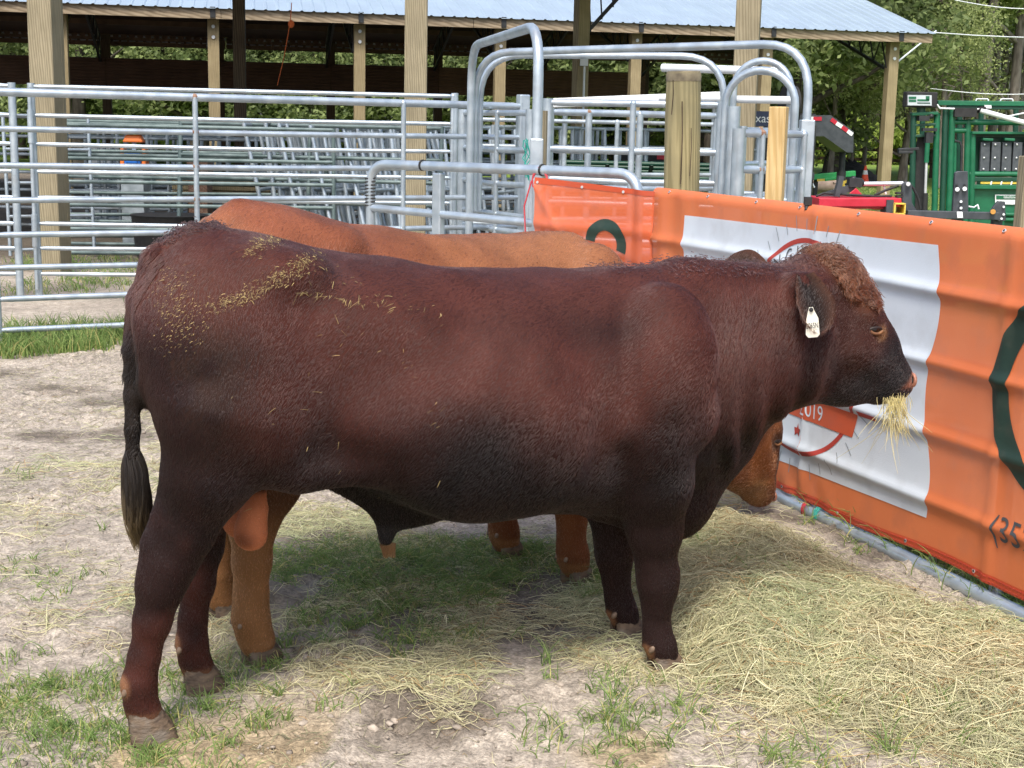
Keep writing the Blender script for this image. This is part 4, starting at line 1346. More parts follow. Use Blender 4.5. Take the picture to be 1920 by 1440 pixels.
def bull_mesh(b2=False):
    g = Field((-1.02, -0.52, -0.03), (1.86 if not b2 else 2.16, 0.52, 1.56), 0.0105)
    # trunk
    xe = 1.30 if not b2 else 0.98
    sl, (x, y, z) = g.sub((-0.95, -0.45, 0.35), (xe + 0.06, 0.45, 1.5), 0.0)
    xf = np.linspace(-1, 1.4, 400)
    def sm(v):
        w = np.interp(xf, TOR_X, v); kk = np.exp(-np.linspace(-2, 2, 23) ** 2); kk /= kk.sum()
        return np.convolve(np.pad(w, 11, 'edge'), kk, 'valid')
    xl = g.ax[0][sl[0]]
    TT = list(TOR_T)
    if b2:
        TT = [np.interp(a, [-1, 0.70, 0.78, 0.88, 0.98, 1.2], [9, 9, 1.265, 1.17, 1.07, 0.90]) for a in TOR_X]; TT = [min(p, q) for p, q in zip(TT, TOR_T)]
    T, B, Wd = (np.interp(xl, xf, sm(v))[:, None, None].astype(np.float32) for v in (TT, TOR_B, TOR_W))
    zc = B + (T - B) * 0.50
    u = np.abs(y) / (Wd * (1 + 0.06 * np.clip((zc - z) / 0.4, -1, 1)))
    v = np.where(z > zc, (z - zc) / (T - zc), (zc - z) / (zc - B))
    e = np.where(z > zc, 2.35, 2.1)
    q = (u ** e + np.abs(v) ** e) ** (1 / e)
    d = (q - 1) * np.minimum(Wd, (T - B) / 2) * 0.9
    # lie folds and loose skin: low, broad swellings in the hide
    d = d - 0.010 * np.sin(x * 55 + z * 7 + 2 * np.sin(z * 9)) * 1.4 * sstep(0.86, 1.0, x) * sstep(1.22, 1.05, z) * sstep(0.06, 0.14, np.abs(y))
    d = d - 0.007 * np.sin(x * 34 - 1.0) * np.exp(-((x - 0.22) / 0.28) ** 2) * sstep(1.2, 1.0, z) * sstep(0.55, 0.7, z)
    d = np.maximum(d, np.maximum(-(x + 0.845), x - xe))
    g.F[sl] = np.minimum(g.F[sl], d)
    for sgn in (-1, 1):
        if not b2: g.ell((-0.25, sgn * 0.405, 1.10), (0.15, 0.035, 0.11), 0.14, sub=True)
        # haunch, hip, shoulder masses
        g.ell((-0.59, sgn * 0.19, 1.02), (0.235, 0.155, 0.31), 0.07)
        g.ell((-0.48, sgn * 0.19, 0.90), (0.16, 0.12, 0.19), 0.08, rot=0.3)
        g.ell((-0.46, sgn * 0.205 * (0.93 if b2 else 1), 1.30 - 0.03 * b2), (0.10, 0.08, 0.05), 0.10)
        g.ell((0.65, sgn * 0.222, 0.98), (0.175, 0.162, 0.27), 0.03, rot=-0.15)
        g.ell((0.745, sgn * 0.215, 0.85), (0.105, 0.125, 0.13), 0.03)
        g.ell((0.60, sgn * 0.215, 0.79), (0.13, 0.125, 0.17), 0.04, rot=0.3)
        g.ell((0.15, sgn * 0.24, 0.84), (0.36, 0.15, 0.25), 0.10)
        g.cone((0.505, sgn * 0.345, 0.76), (0.535, sgn * 0.315, 0.56), 0.022, 0.03, 0.04, sub=True)
        g.cone((-0.31, sgn * 0.385, 1.0), (-0.385, sgn * 0.335, 0.78), 0.02, 0.03, 0.07, sub=True)
        g.cone((-0.70, sgn * 0.34, 1.0), (-0.72, sgn * 0.30, 0.80), 0.015, 0.02, 0.06, sub=True)
        # groove behind the shoulder
        g.cone((0.44, sgn * 0.40, 1.08), (0.425, sgn * 0.375, 0.66), 0.04, 0.04, 0.06, sub=True)
    nh = -0.16 if not b2 else 0.0
    dn = 0 if not b2 else 0.17
    if not b2:
        near = [((-0.62, -0.17, 0.93), 0.1950), ((-0.665, -0.17, 0.76), 0.1280), ((-0.735, -0.15, 0.585), 0.0860), ((-0.775, -0.145, 0.50), 0.0740), ((-0.80, -0.145, 0.43), 0.0620), ((-0.825, -0.142, 0.33), 0.0490), ((-0.85, -0.141, 0.225), 0.0400), ((-0.866, -0.141, 0.15), 0.0450), ((-0.862, -0.141, 0.09), 0.0410), ((-0.852, -0.141, 0.06), 0.0480)]
        far = [((-0.58, 0.18, 0.92), 0.1800), ((-0.58, 0.17, 0.74), 0.1150), ((-0.635, 0.15, 0.57), 0.0790), ((-0.65, 0.145, 0.45), 0.0640), ((-0.665, 0.142, 0.33), 0.0480), ((-0.68, 0.141, 0.225), 0.0390), ((-0.685, 0.141, 0.15), 0.0440), ((-0.678, 0.141, 0.09), 0.0410), ((-0.665, 0.141, 0.06), 0.0470)]
        fn_ = [((0.645, -0.20, 0.80), 0.1550), ((0.670, -0.19, 0.64), 0.1240), ((0.690, -0.17, 0.48), 0.0860), ((0.703, -0.163, 0.36), 0.0590), ((0.709, -0.163, 0.30), 0.0570), ((0.715, -0.163, 0.23), 0.0410), ((0.721, -0.163, 0.15), 0.0350), ((0.731, -0.163, 0.095), 0.0440), ((0.743, -0.163, 0.055), 0.0480)]
        ff = [((0.63, 0.20, 0.80), 0.1500), ((0.66, 0.19, 0.64), 0.1200), ((0.685, 0.17, 0.48), 0.0840), ((0.70, 0.163, 0.36), 0.0590), ((0.705, 0.163, 0.30), 0.0560), ((0.722, 0.163, 0.22), 0.0400), ((0.735, 0.163, 0.15), 0.0360), ((0.748, 0.163, 0.095), 0.0440), ((0.76, 0.163, 0.055), 0.0470)]
    else:
        def hl(fx, y):
            return [((-0.58, y * .8, 0.90), 0.18), ((-0.56, y * .85, 0.74), 0.12), ((-0.38 + fx * .4, y, 0.575), 0.09), ((fx - 0.0, y, 0.45), 0.072), ((fx - 0.005, y, 0.33), 0.058), ((fx - 0.01, y, 0.225), 0.051), ((fx - 0.012, y, 0.15), 0.056), ((fx, y, 0.09), 0.052), ((fx + 0.012, y, 0.06), 0.056)]
        def fl(fx, y):
            return [((0.62, y, 0.80), 0.16), ((0.63, y, 0.64), 0.13), ((0.64, y, 0.48), 0.10), ((fx, y, 0.36), 0.074), ((fx, y, 0.30), 0.069), ((fx, y, 0.22), 0.053), ((fx, y, 0.15), 0.05), ((fx + .01, y, 0.095), 0.058), ((fx + .022, y, 0.055), 0.056)]
        near, far, fn_, ff = hl(-0.755, -0.225), hl(-0.64, 0.225), fl(0.615, -0.20), fl(0.60, 0.20)
    for c in (near, far, fn_, ff): g.chain(c, 0.03)
    for c in (fn_, ff):       # knee and fetlock
        p = c[4][0]; g.cone((p[0] + 0.012, p[1], p[2] + 0.03), (p[0] + 0.012, p[1], p[2] - 0.02), 0.060, 0.054, 0.02)
        q = c[-1][0]; g.cone((p[0] - 0.03, p[1], p[2] - 0.03), (q[0] - 0.055, q[1], q[2] + 0.05), 0.018, 0.02, 0.02)
    for c in (near, far):     # point of the hock
        p = c[2][0]; g.cone((p[0] - 0.085, p[1], p[2] - 0.02), (p[0] - 0.03, p[1], p[2] + 0.10), 0.028, 0.026, 0.045); g.cone((p[0] - 0.085, p[1], p[2] - 0.03), (p[0] - 0.085, p[1], p[2] - 0.14), 0.026, 0.02, 0.04)
    # brisket, sheath, navel skin, flank fold
    g.cone((0.80, 0, 0.53), (1.02, 0, 0.72), 0.115, 0.10, 0.08, sy=0.75)
    g.cone((0.60, 0, 0.545), (0.86, 0, 0.50), 0.06, 0.095, 0.08, sy=0.75)
    g.cone((0.10, 0, 0.57), (-0.10, 0, 0.565), 0.04, 0.045, 0.05, sy=0.7); g.cone((-0.06, 0, 0.565), (-0.34, 0, 0.715), 0.055, 0.05, 0.06, sy=0.7)
    g.cone((-0.115, 0, 0.54), (-0.122, 0, 0.47), 0.036, 0.029, 0.025, sy=0.85)
    g.cone((-0.07, 0, 0.545), (0.02, 0, 0.54), 0.025, 0.02, 0.03, sy=0.5)
    for sgn in (-1, 1):
        g.cone((-0.24, sgn * 0.25, 0.75), (-0.42, sgn * 0.21, 0.74), 0.04, 0.045, 0.07)
    # scrotum
    if not b2:
        g.cone((-0.51, -0.03, 0.72), (-0.52, -0.05, 0.60), 0.028, 0.030, 0.02)
        g.cone((-0.525, -0.055, 0.60), (-0.535, -0.055, 0.53), 0.036, 0.049, 0.02, sy=0.9)
        g.cone((-0.535, 0.035, 0.59), (-0.55, 0.03, 0.545), 0.04, 0.05, 0.012, sy=0.9)
    # tail head and dock
    g.chain([((-0.66, 0, 1.355), 0.055), ((-0.765, -0.01, 1.30), 0.05), ((-0.812, -0.03, 1.21), 0.044), ((-0.838, -0.045, 1.08), 0.035), ((-0.852, -0.05, 0.95), 0.027), ((-0.856, -0.055, 0.86), 0.023), ((-0.858, -0.055, 0.78), 0.020), ((-0.858, -0.055, 0.70), 0.015)], 0.018)
    # neck and head
    if not b2:
        g.cone((0.92, 0, 0.995), (1.25, 0, 1.045), 0.27, 0.195, 0.08, sy=0.72)
        X = lambda p: (p[0] - 0.022, p[1], p[2] - 0.004)
    else:
        g.cone((0.74, 0, 0.92), (1.12, 0, 0.76), 0.25, 0.215, 0.08, sy=0.72)
        g.cone((1.12, 0, 0.76), (1.66, 0, 0.58), 0.215, 0.155, 0.08, sy=0.72)
        ca, sa = math.cos(math.radians(-33)), math.sin(math.radians(-33))
        def X(p):
            dx, dz = p[0] - 1.36, p[2] - 1.17
            return (1.825 + dx * ca - dz * sa, p[1], 0.515 + dx * sa + dz * ca)
    H = lambda a, b, ra, rb, k=0.045, sy=1.0, sub=False: g.cone(X(a), X(b), ra, rb, k, sy, sub)
    H((1.35, 0, 1.165), (1.465, 0, 1.09), 0.158, 0.125, 0.05, 0.80)     # cranium, brow
    H((1.36, 0, 1.22), (1.40, 0, 1.20), 0.105, 0.10, 0.04, 1.0)         # poll
    H((1.465, 0, 1.09), (1.55, 0, 0.985), 0.125, 0.102, 0.04, 0.86)
    H((1.55, 0, 0.985), (1.645, 0, 0.895), 0.102, 0.076, 0.04, 0.90)
    H((1.37, 0, 0.98), (1.47, 0, 0.93), 0.165, 0.12, 0.05, 0.66)        # jaw
    H((1.47, 0, 0.93), (1.60, 0, 0.868), 0.115, 0.052, 0.05, 0.72)
    H((1.645, 0, 0.895), (1.676, 0, 0.876), 0.074, 0.060, 0.03, 1.05)     # muzzle
    for sgn in (-1, 1):
        H((1.47, sgn * 0.088, 1.125), (1.51, sgn * 0.082, 1.085), 0.036, 0.03, 0.03)     # brow ridge
        H((1.44, sgn * 0.095, 1.01), (1.52, sgn * 0.085, 0.965), 0.045, 0.03, 0.05)     # cheek
        H((1.497, sgn * 0.128, 1.082), (1.512, sgn * 0.128, 1.07), 0.016, 0.014, 0.02, sub=True)   # eye socket
        H((1.718, sgn * 0.045, 0.893), (1.722, sgn * 0.05, 0.88), 0.010, 0.010, 0.012, sub=True)  # nostril
        H((1.29, sgn * 0.12, 1.22), (1.195, sgn * 0.145, 1.235), 0.035, 0.028, 0.05)   # ear root
    H((1.545, -0.11, 0.862), (1.68, -0.075, 0.832), 0.006 if not b2 else 0.014, 0.007 if not b2 else 0.016, 0.012, sub=True)      # mouth line
    H((1.545, 0.11, 0.862), (1.68, 0.075, 0.832), 0.006, 0.007, 0.010, sub=True)
    gx_, gy_, gz_ = np.meshgrid(*g.ax, indexing='ij')
    nz = noise3(gx_, gy_, gz_, 6.5, 90) - 0.5
    g.F += (0.020 * nz * (np.abs(g.F) < 0.08) * sstep(0.35, 0.6, gz_)).astype(np.float32)
    return g.mesh(), X, (near, far, fn_, ff)

def vnormals(V, Q):
    n = np.cross(V[Q[:, 2]] - V[Q[:, 0]], V[Q[:, 3]] - V[Q[:, 1]])
    N = np.zeros_like(V)
    for k in range(4): np.add.at(N, Q[:, k], n)
    return N / (np.linalg.norm(N, axis=1)[:, None] + 1e-9)

def bull_colour(V, b2, headx):
    x, y, z = V[:, 0], V[:, 1], V[:, 2]
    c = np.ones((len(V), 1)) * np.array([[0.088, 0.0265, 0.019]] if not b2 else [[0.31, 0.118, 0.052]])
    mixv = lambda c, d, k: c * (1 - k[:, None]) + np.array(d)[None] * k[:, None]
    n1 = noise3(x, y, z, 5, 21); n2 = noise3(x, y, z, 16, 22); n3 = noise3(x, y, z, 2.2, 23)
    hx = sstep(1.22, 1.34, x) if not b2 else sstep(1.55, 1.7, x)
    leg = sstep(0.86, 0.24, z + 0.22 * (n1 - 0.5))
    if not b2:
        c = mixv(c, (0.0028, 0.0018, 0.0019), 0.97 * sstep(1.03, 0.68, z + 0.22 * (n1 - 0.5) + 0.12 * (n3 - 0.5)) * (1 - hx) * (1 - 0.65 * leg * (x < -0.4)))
        c = mixv(c, (0.016, 0.007, 0.0062), 0.85 * sstep(0.48, 0.66, n3) * (1 - hx) * sstep(1.24, 1.08, z))  # darker patches: damp hair and shading painted into the coat
        c = mixv(c, (0.125, 0.058, 0.047), 0.75 * sstep(0.55, 0.75, noise3(x, y, z, 3.1, 24)) * (1 - hx) * sstep(0.7, 0.9, z))  # paler mauve patches: sheen on the hair painted as coat colour
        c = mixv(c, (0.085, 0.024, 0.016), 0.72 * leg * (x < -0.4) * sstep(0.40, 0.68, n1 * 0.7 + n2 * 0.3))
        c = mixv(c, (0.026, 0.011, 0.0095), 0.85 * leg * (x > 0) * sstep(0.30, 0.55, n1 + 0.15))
        c = mixv(c, (0.02, 0.014, 0.011), sstep(-0.808, -0.826, x) * (np.abs(y) < 0.12) * sstep(1.22, 1.0, z) * sstep(0.62, 0.66, z) * (x < -0.82))
        # pale hay and dung dust on the rump
        k = sstep(0.3, 0.0, np.hypot((x + 0.70) / 1.0, (z - 1.12) / 1.5)) * sstep(0.42, 0.62, n2 * 0.5 + n1 * 0.5) * (y < 0)
        c = mixv(c, (0.13, 0.095, 0.035), 0.05 * k)
        # fetlock rings
        for (fx, fy, fz) in ((-0.905, -0.15, 0.15), (-0.73, 0.141, 0.15), (0.665, -0.175, 0.075), (0.69, 0.163, 0.075)):
            d = np.sqrt((x - fx) ** 2 + (y - fy) ** 2 + (z - fz) ** 2)
            c = mixv(c, (0.36, 0.17, 0.085), 0.8 * sstep(0.042, 0.022, d))
        c = mixv(c, (0.24, 0.115, 0.06), 0.6 * sstep(0.085, 0.065, z) * (x < 0))
        sc = sstep(0.098, 0.08, np.sqrt(((x + 0.52) / 1.0) ** 2 + (y / 1.15) ** 2 + ((z - 0.555) / 1.5) ** 2)) * sstep(0.69, 0.64, z) * (np.abs(y) < 0.12)
        c = mixv(c, (0.62, 0.20, 0.085), sc)
        sh = sstep(0.08, 0.06, np.hypot(x + 0.118, y)) * sstep(0.53, 0.50, z) * (z > 0.3)
        c = mixv(c, (0.018, 0.016, 0.017), sh); c = mixv(c, (0.22, 0.10, 0.04), sstep(0.442, 0.432, z) * (np.abs(x + 0.11) < 0.06) * (np.abs(y) < 0.06))
    else:
        c = mixv(c, (0.22, 0.075, 0.032), 0.7 * sstep(0.42, 0.62, n1) )
        c = mixv(c, (0.27, 0.085, 0.043), 0.8 * sstep(0.05, -0.5, x + 0.5 * (n3 - 0.5)) * sstep(0.6, 0.8, z))
        c = mixv(c, (0.37, 0.16, 0.075), 0.6 * sstep(0.5, 0.7, n3))
        c = mixv(c, (0.16, 0.05, 0.025), 0.7 * sstep(0.5, 0.7, noise3(x, y, z, 3.5, 25)) * sstep(1.34, 1.42, z))
        c = mixv(c, (0.30, 0.145, 0.055), 0.8 * leg * (x < 0))
        c = mixv(c, (0.085, 0.036, 0.018), 0.9 * sstep(0.34, 0.52, z + 0.1 * (n1 - .5)) * sstep(0.85, 0.7, z) * (x < -0.2))  # upper hind legs darkened: shade from the nearer bull painted in
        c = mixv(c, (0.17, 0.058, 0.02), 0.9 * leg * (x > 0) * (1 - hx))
        for (fx, fy, fz) in ((-0.76, -0.225, 0.14), (-0.65, 0.225, 0.14), (0.6, -0.2, 0.09), (0.58, 0.2, 0.09)):
            d = np.sqrt((x - fx) ** 2 + (y - fy) ** 2 + (z - fz) ** 2)
            c = mixv(c, (0.34, 0.17, 0.08), 0.8 * sstep(0.05, 0.03, d))
        c = mixv(c, (0.36, 0.17, 0.07), 0.6 * sstep(0.085, 0.065, z))
    # head
    if not b2:
        P = V
    else:
        ca, sa = math.cos(math.radians(33)), math.sin(math.radians(33))
        dx, dz = x - 1.825, z - 0.515
        P = np.stack([1.36 + dx * ca - dz * sa, y, 1.17 + dx * sa + dz * ca], 1)
    hxx, hz = P[:, 0], P[:, 2]
    a = (hxx - 1.36) * 0.66 - (hz - 1.17) * 0.75      # along the face
    b = (hxx - 1.36) * 0.75 + (hz - 1.17) * 0.66      # up from jaw to forehead
    if not b2:
        c = mixv(c, (0.055, 0.020, 0.015), hx)
        c = mixv(c, (0.21, 0.075, 0.03), hx * sstep(-0.01, 0.08, b) * sstep(0.16, 0.02, a + 0.06 * (n2 - .5)))
        c = mixv(c, (0.022, 0.02, 0.022), hx * sstep(0.17, 0.27, a + 0.05 * (n1 - 0.5)))
        c = mixv(c, (0.017, 0.011, 0.011), hx * sstep(-0.09, -0.17, b) * 0.8)
        c = mixv(c, (0.30, 0.115, 0.07), hx * sstep(0.40, 0.425, a) * sstep(0.855, 0.872, hz))
        c = mixv(c, (0.28, 0.14, 0.06), 0.7 * hx * sstep(0.035, 0.015, np.hypot(hxx - 1.515, hz - 1.06)))
    else:
        c = mixv(c, (0.30, 0.105, 0.034), hx)
        c = mixv(c, (0.13, 0.042, 0.018), hx * sstep(0.07, 0.13, b))
        c = mixv(c, (0.42, 0.22, 0.085), hx * sstep(0.27, 0.38, a) * sstep(0.05, -0.03, b))
        c = mixv(c, (0.045, 0.020, 0.014), 0.9 * hx * sstep(0.02, 0.14, a) * sstep(0.42, 0.36, a) * sstep(0.035, 0.085, b + 0.03 * (n2 - 0.5)))
        c = mixv(c, (0.06, 0.028, 0.016), 0.8 * hx * sstep(0.06, 0.03, np.hypot(a - 0.16, b - 0.035)))
        c = mixv(c, (0.10, 0.035, 0.016), 0.6 * hx * sstep(0.5, 0.65, n1))
    c = c * (0.86 + 0.28 * n2)[:, None]
    return c

HIDE = attr_mat('hide', rough=0.75, spec=0.15, mult=(0.65, 0.65, 0.65), bump=0.15, bscale=160, sheen=0.0)
def fur_mat():
    m, t, p = new_mat('coat_hair')
    n, l = t.nodes, t.links
    a = n.new('ShaderNodeAttribute'); a.attribute_name = 'col'
    h = n.new('ShaderNodeBsdfHairPrincipled')
    h.parametrization = 'COLOR'
    l.new(a.outputs['Color'], h.inputs['Color'])
    h.inputs['Roughness'].default_value = 0.25
    h.inputs['Radial Roughness'].default_value = 0.55
    h.inputs['Coat'].default_value = 0.0
    h.inputs['IOR'].default_value = 1.5
    l.new(a.outputs['Color'], p.inputs['Base Color'])
    p.inputs['Roughness'].default_value = 0.5
    p.inputs['Specular IOR Level'].default_value = 0.3
    ms = n.new('ShaderNodeMixShader'); ms.inputs['Fac'].default_value = 0.6
    l.new(p.outputs[0], ms.inputs[1]); l.new(h.outputs[0], ms.inputs[2])
    l.new(ms.outputs[0], n['Material Output'].inputs['Surface'])
    return m
FUR = fur_mat()
HORN = mat('hoof_horn', (0.06, 0.04, 0.028), (0.16, 0.11, 0.07), rough=0.75, scale=25, stretch=(1, 1, 2.5), bump=0.5, bscale=60, c3=(0.17, 0.14, 0.11), s3=14)
HORN2 = mat('grey_horn', (0.11, 0.07, 0.045), (0.22, 0.15, 0.10), rough=0.6, scale=30)
EYE = mat('eye_dark', (0.006, 0.004, 0.004), (0.012, 0.007, 0.006), rough=0.08, scale=8)
LID = mat('eyelid_skin', (0.13, 0.055, 0.025), (0.24, 0.115, 0.045), rough=0.6, scale=40)
HIDE_DARK = mat('dark_lid', (0.012, 0.008, 0.007), (0.02, 0.012, 0.01), rough=0.5)
NOSE = mat('nose_skin', (0.25, 0.10, 0.065), (0.42, 0.2, 0.13), rough=0.4, scale=60, bump=0.5, bscale=140)
NOSEDARK = mat('nostril_dark', (0.012, 0.008, 0.008), None, rough=0.6)
TAGM = mat('ear_tag_plastic', (0.72, 0.70, 0.60), (0.78, 0.76, 0.66), rough=0.4, scale=30)
INK = mat('tag_ink', (0.015, 0.015, 0.02), None, rough=0.6)

def hoof(parent, foot, b2):
    """two claws and two dewclaws, local metres"""
    fx, fy = foot[-1][0][0], foot[-1][0][1]
    for sgn in (-1, 1):
        m = MB(); rings = []
        n = 12
        for z, cx, rx, ry, oy in ((0.074, -0.006, 0.043, 0.024, 0.023), (0.05, 0.002, 0.050, 0.027, 0.026), (0.02, 0.011, 0.058, 0.029, 0.028), (-0.015, 0.018, 0.064, 0.030, 0.029)):
            r = []
            for k in range(n):
                a = 2 * math.pi * k / n
                px = math.cos(a) * rx * (1.12 if math.cos(a) > 0 else 0.95)
                py = math.sin(a) * ry
                if math.cos(a) > 0.3: py = py * (1 - 0.25 * math.cos(a)) - sgn * 0.008 * math.cos(a)
                r.append((fx + cx + px, fy + sgn * oy + py, z))
            rings.append(r)
        vs = [p for r in rings for p in r]
        fs = []
        for i in range(3):
            for k in range(n): fs.append((i * n + k, (i + 1) * n + k, (i + 1) * n + (k + 1) % n, i * n + (k + 1) % n))
        m.add(vs, [f[::-1] for f in fs], True); m.add(rings[0], [tuple(range(n))]); m.add(rings[-1], [tuple(range(n - 1, -1, -1))])
        m.build('hoof_claw', HORN, parent, local=True)
        p, pr = foot[-3] if fx < 0 else ((foot[-2][0][0] - 0.004, foot[-2][0][1], foot[-2][0][2] + 0.012), foot[-2][1])
        m = MB(); m.ball((p[0] - pr * 0.84, p[1] + sgn * 0.026, p[2] - 0.010), (0.010, 0.010, 0.017), 8, 6, Matrix.Rotation(0.6, 3, 'Y'))
        m.build('dewclaw', HORN2, parent, local=True)

def ear_mesh(base, tip, up, width, cup=0.03):
    base, tip = np.array(base), np.array(tip)
    ax = tip - base; L = np.linalg.norm(ax); ax /= L
    up = np.array(up, float); up -= ax * (up @ ax); up /= np.linalg.norm(up)
    nr = np.cross(ax, up)
    nu, nv = 16, 12
    V = []; Q = []
    for side in (0, 1):
        for i in range(nu + 1):
            t = i / nu
            w = width * (0.42 + 0.58 * math.sin(min(1, t * 1.25) * math.pi * 0.62)) * math.sqrt(max(0.0, 1 - (max(0, t - 0.45) / 0.555) ** 2.2))
            for j in range(nv + 1):
                s = -1 + 2 * j / nv
                dep = cup * (s * s) * (1 - 0.4 * t) + (0.006 * (1 - s * s) + 0.001 if side else 0)
                V.append(base + ax * (L * t) + up * (w * s * 0.5) + nr * (dep if not side else dep) + nr * 0.012 * math.sin(t * 3) )
    n = (nu + 1) * (nv + 1)
    for side in (0, 1):
        for i in range(nu):
            for j in range(nv):
                a = side * n + i * (nv + 1) + j
                q = (a, a + 1, a + nv + 2, a + nv + 1)
                Q.append(q if side else q[::-1])
    for i in range(nu):
        for j in (0, nv):
            a = i * (nv + 1) + j
            q = (a, a + nv + 1, a + n + nv + 1, a + n)
            Q.append(q if j else q[::-1])
    return np.array(V, np.float32), np.array(Q)

def np_obj(name, V, Q, col, matl, parent):
    me = bpy.data.meshes.new(name)
    me.vertices.add(len(V)); me.vertices.foreach_set('co', V.astype(np.float32).ravel())
    me.loops.add(Q.size); me.loops.foreach_set('vertex_index', Q.astype(np.int32).ravel())
    me.polygons.add(len(Q)); me.polygons.foreach_set('loop_start', np.arange(0, Q.size, Q.shape[1], dtype=np.int32))
    me.polygons.foreach_set('use_smooth', np.ones(len(Q), bool))
    me.update(calc_edges=True)
    a = me.attributes.new('col', 'FLOAT_COLOR', 'POINT')
    a.data.foreach_set('color', np.concatenate([col, np.ones((len(V), 1))], 1).astype(np.float32).ravel())
    me.materials.append(matl)
    o = bpy.data.objects.new(name, me); COL.objects.link(o); o.parent = parent
    return o

def make_coat(parent, V, Q, C, n, b2, rng, nbody, name='coat'):
    N = vnormals(V, Q)
    A = 0.5 * np.linalg.norm(np.cross(V[Q[:, 2]] - V[Q[:, 0]], V[Q[:, 3]] - V[Q[:, 1]]), axis=1)
    # more hair on the side that faces the pen gate and the viewer, some everywhere
    fc = V[Q].mean(1); fn = N[Q].mean(1)
    w = A * (0.35 + 1.0 * (fn[:, 1] < 0.35)) * np.where(np.arange(len(Q)) >= nbody, 1.6, 1.0)
    f = rng.choice(len(Q), n, p=w / w.sum())
    u, v = rng.random((n, 1)), rng.random((n, 1))
    bl = lambda T: (T[Q[f, 0]] * (1 - u) + T[Q[f, 1]] * u) * (1 - v) + (T[Q[f, 3]] * (1 - u) + T[Q[f, 2]] * u) * v
    P, nn, c = bl(V), bl(N), bl(C)
    nn /= np.linalg.norm(nn, axis=1)[:, None] + 1e-9
    x, y, z = P.T
    hx = sstep(1.24, 1.34, x) if not b2 else sstep(1.6, 1.75, x)
    leg = sstep(0.72, 0.5, z) * (1 - hx)
    neck = sstep(0.72, 0.95, x) * (1 - hx)
    rump = sstep(-0.35, -0.65, x) * (1 - leg)
    D = np.array([-0.80, 0, -0.62])[None] * np.ones((n, 1))
    def bl2(D, d, k): return D * (1 - k[:, None]) + np.array(d)[None] * k[:, None]
    D = bl2(D, (-0.62, 0, -0.78), sstep(1.05, 0.8, z))
    D = bl2(D, (-0.45, 0, -0.9), rump); D = bl2(D, (-0.40, 0, -0.92), neck); D = bl2(D, (-0.08, 0, -1), leg); D = bl2(D, (-0.5, 0, -0.35), hx)
    sc = 34
    wob = np.stack([noise3(x, y, z, sc, 31) - .5, noise3(x, y, z, sc, 32) - .5, noise3(x, y, z, sc, 33) - .5], 1)
    wob2 = np.stack([noise3(x, y, z, 7, 34) - .5, noise3(x, y, z, 7, 35) - .5, noise3(x, y, z, 7, 36) - .5], 1)
    D = D + wob * 0.30 * (1 - 0.5 * neck)[:, None] + wob2 * 0.55 + rng.normal(size=(n, 3)) * 0.10
    D -= nn * (D * nn).sum(1)[:, None]
    D /= np.linalg.norm(D, axis=1)[:, None] + 1e-9
    L = 0.0135 * (1 - 0.5 * leg) * (1 - 0.3 * hx) * (1 + 0.6 * neck)
    if b2: L = L * 1.0
    if not b2: L = np.where((np.hypot(x + 0.52, y) < 0.11) & (z < 0.66) & (z > 0.44), 0.0025, L)
    tailm = (x < -0.76) & (np.abs(y) < 0.12) & (z > 1.0)
    L = np.where(tailm, 0.022, L)
    L = np.where(f >= nbody, 0.024, L)
    L = L * (0.6 + 0.8 * rng.random(n))
    lift = 0.06 + 0.08 * rng.random((n, 1)) + np.where(tailm, 0.22, 0)[:, None]
    L = L[:, None]
    P0 = P - nn * 0.002
    P1 = P + (D + nn * lift) * L * 0.5
    P2 = P + (D * 1.0 + nn * lift * 0.75) * L + np.array([0, 0, -0.0015])
    cc = c * (0.60 + 0.85 * rng.random((n, 1)) ** 1.5) * (0.80 + 0.5 * noise3(x, y, z, 22, 37)[:, None])
    if not b2: cc = cc * 0.70
    R = np.ones((n, 3)) * np.array([0.00062, 0.0005, 0.00015])[None]
    o = make_curves(name, np.stack([P0, P1, P2], 1), R, cc, FUR, parent)
    o['kind'] = 'stuff'
    return o

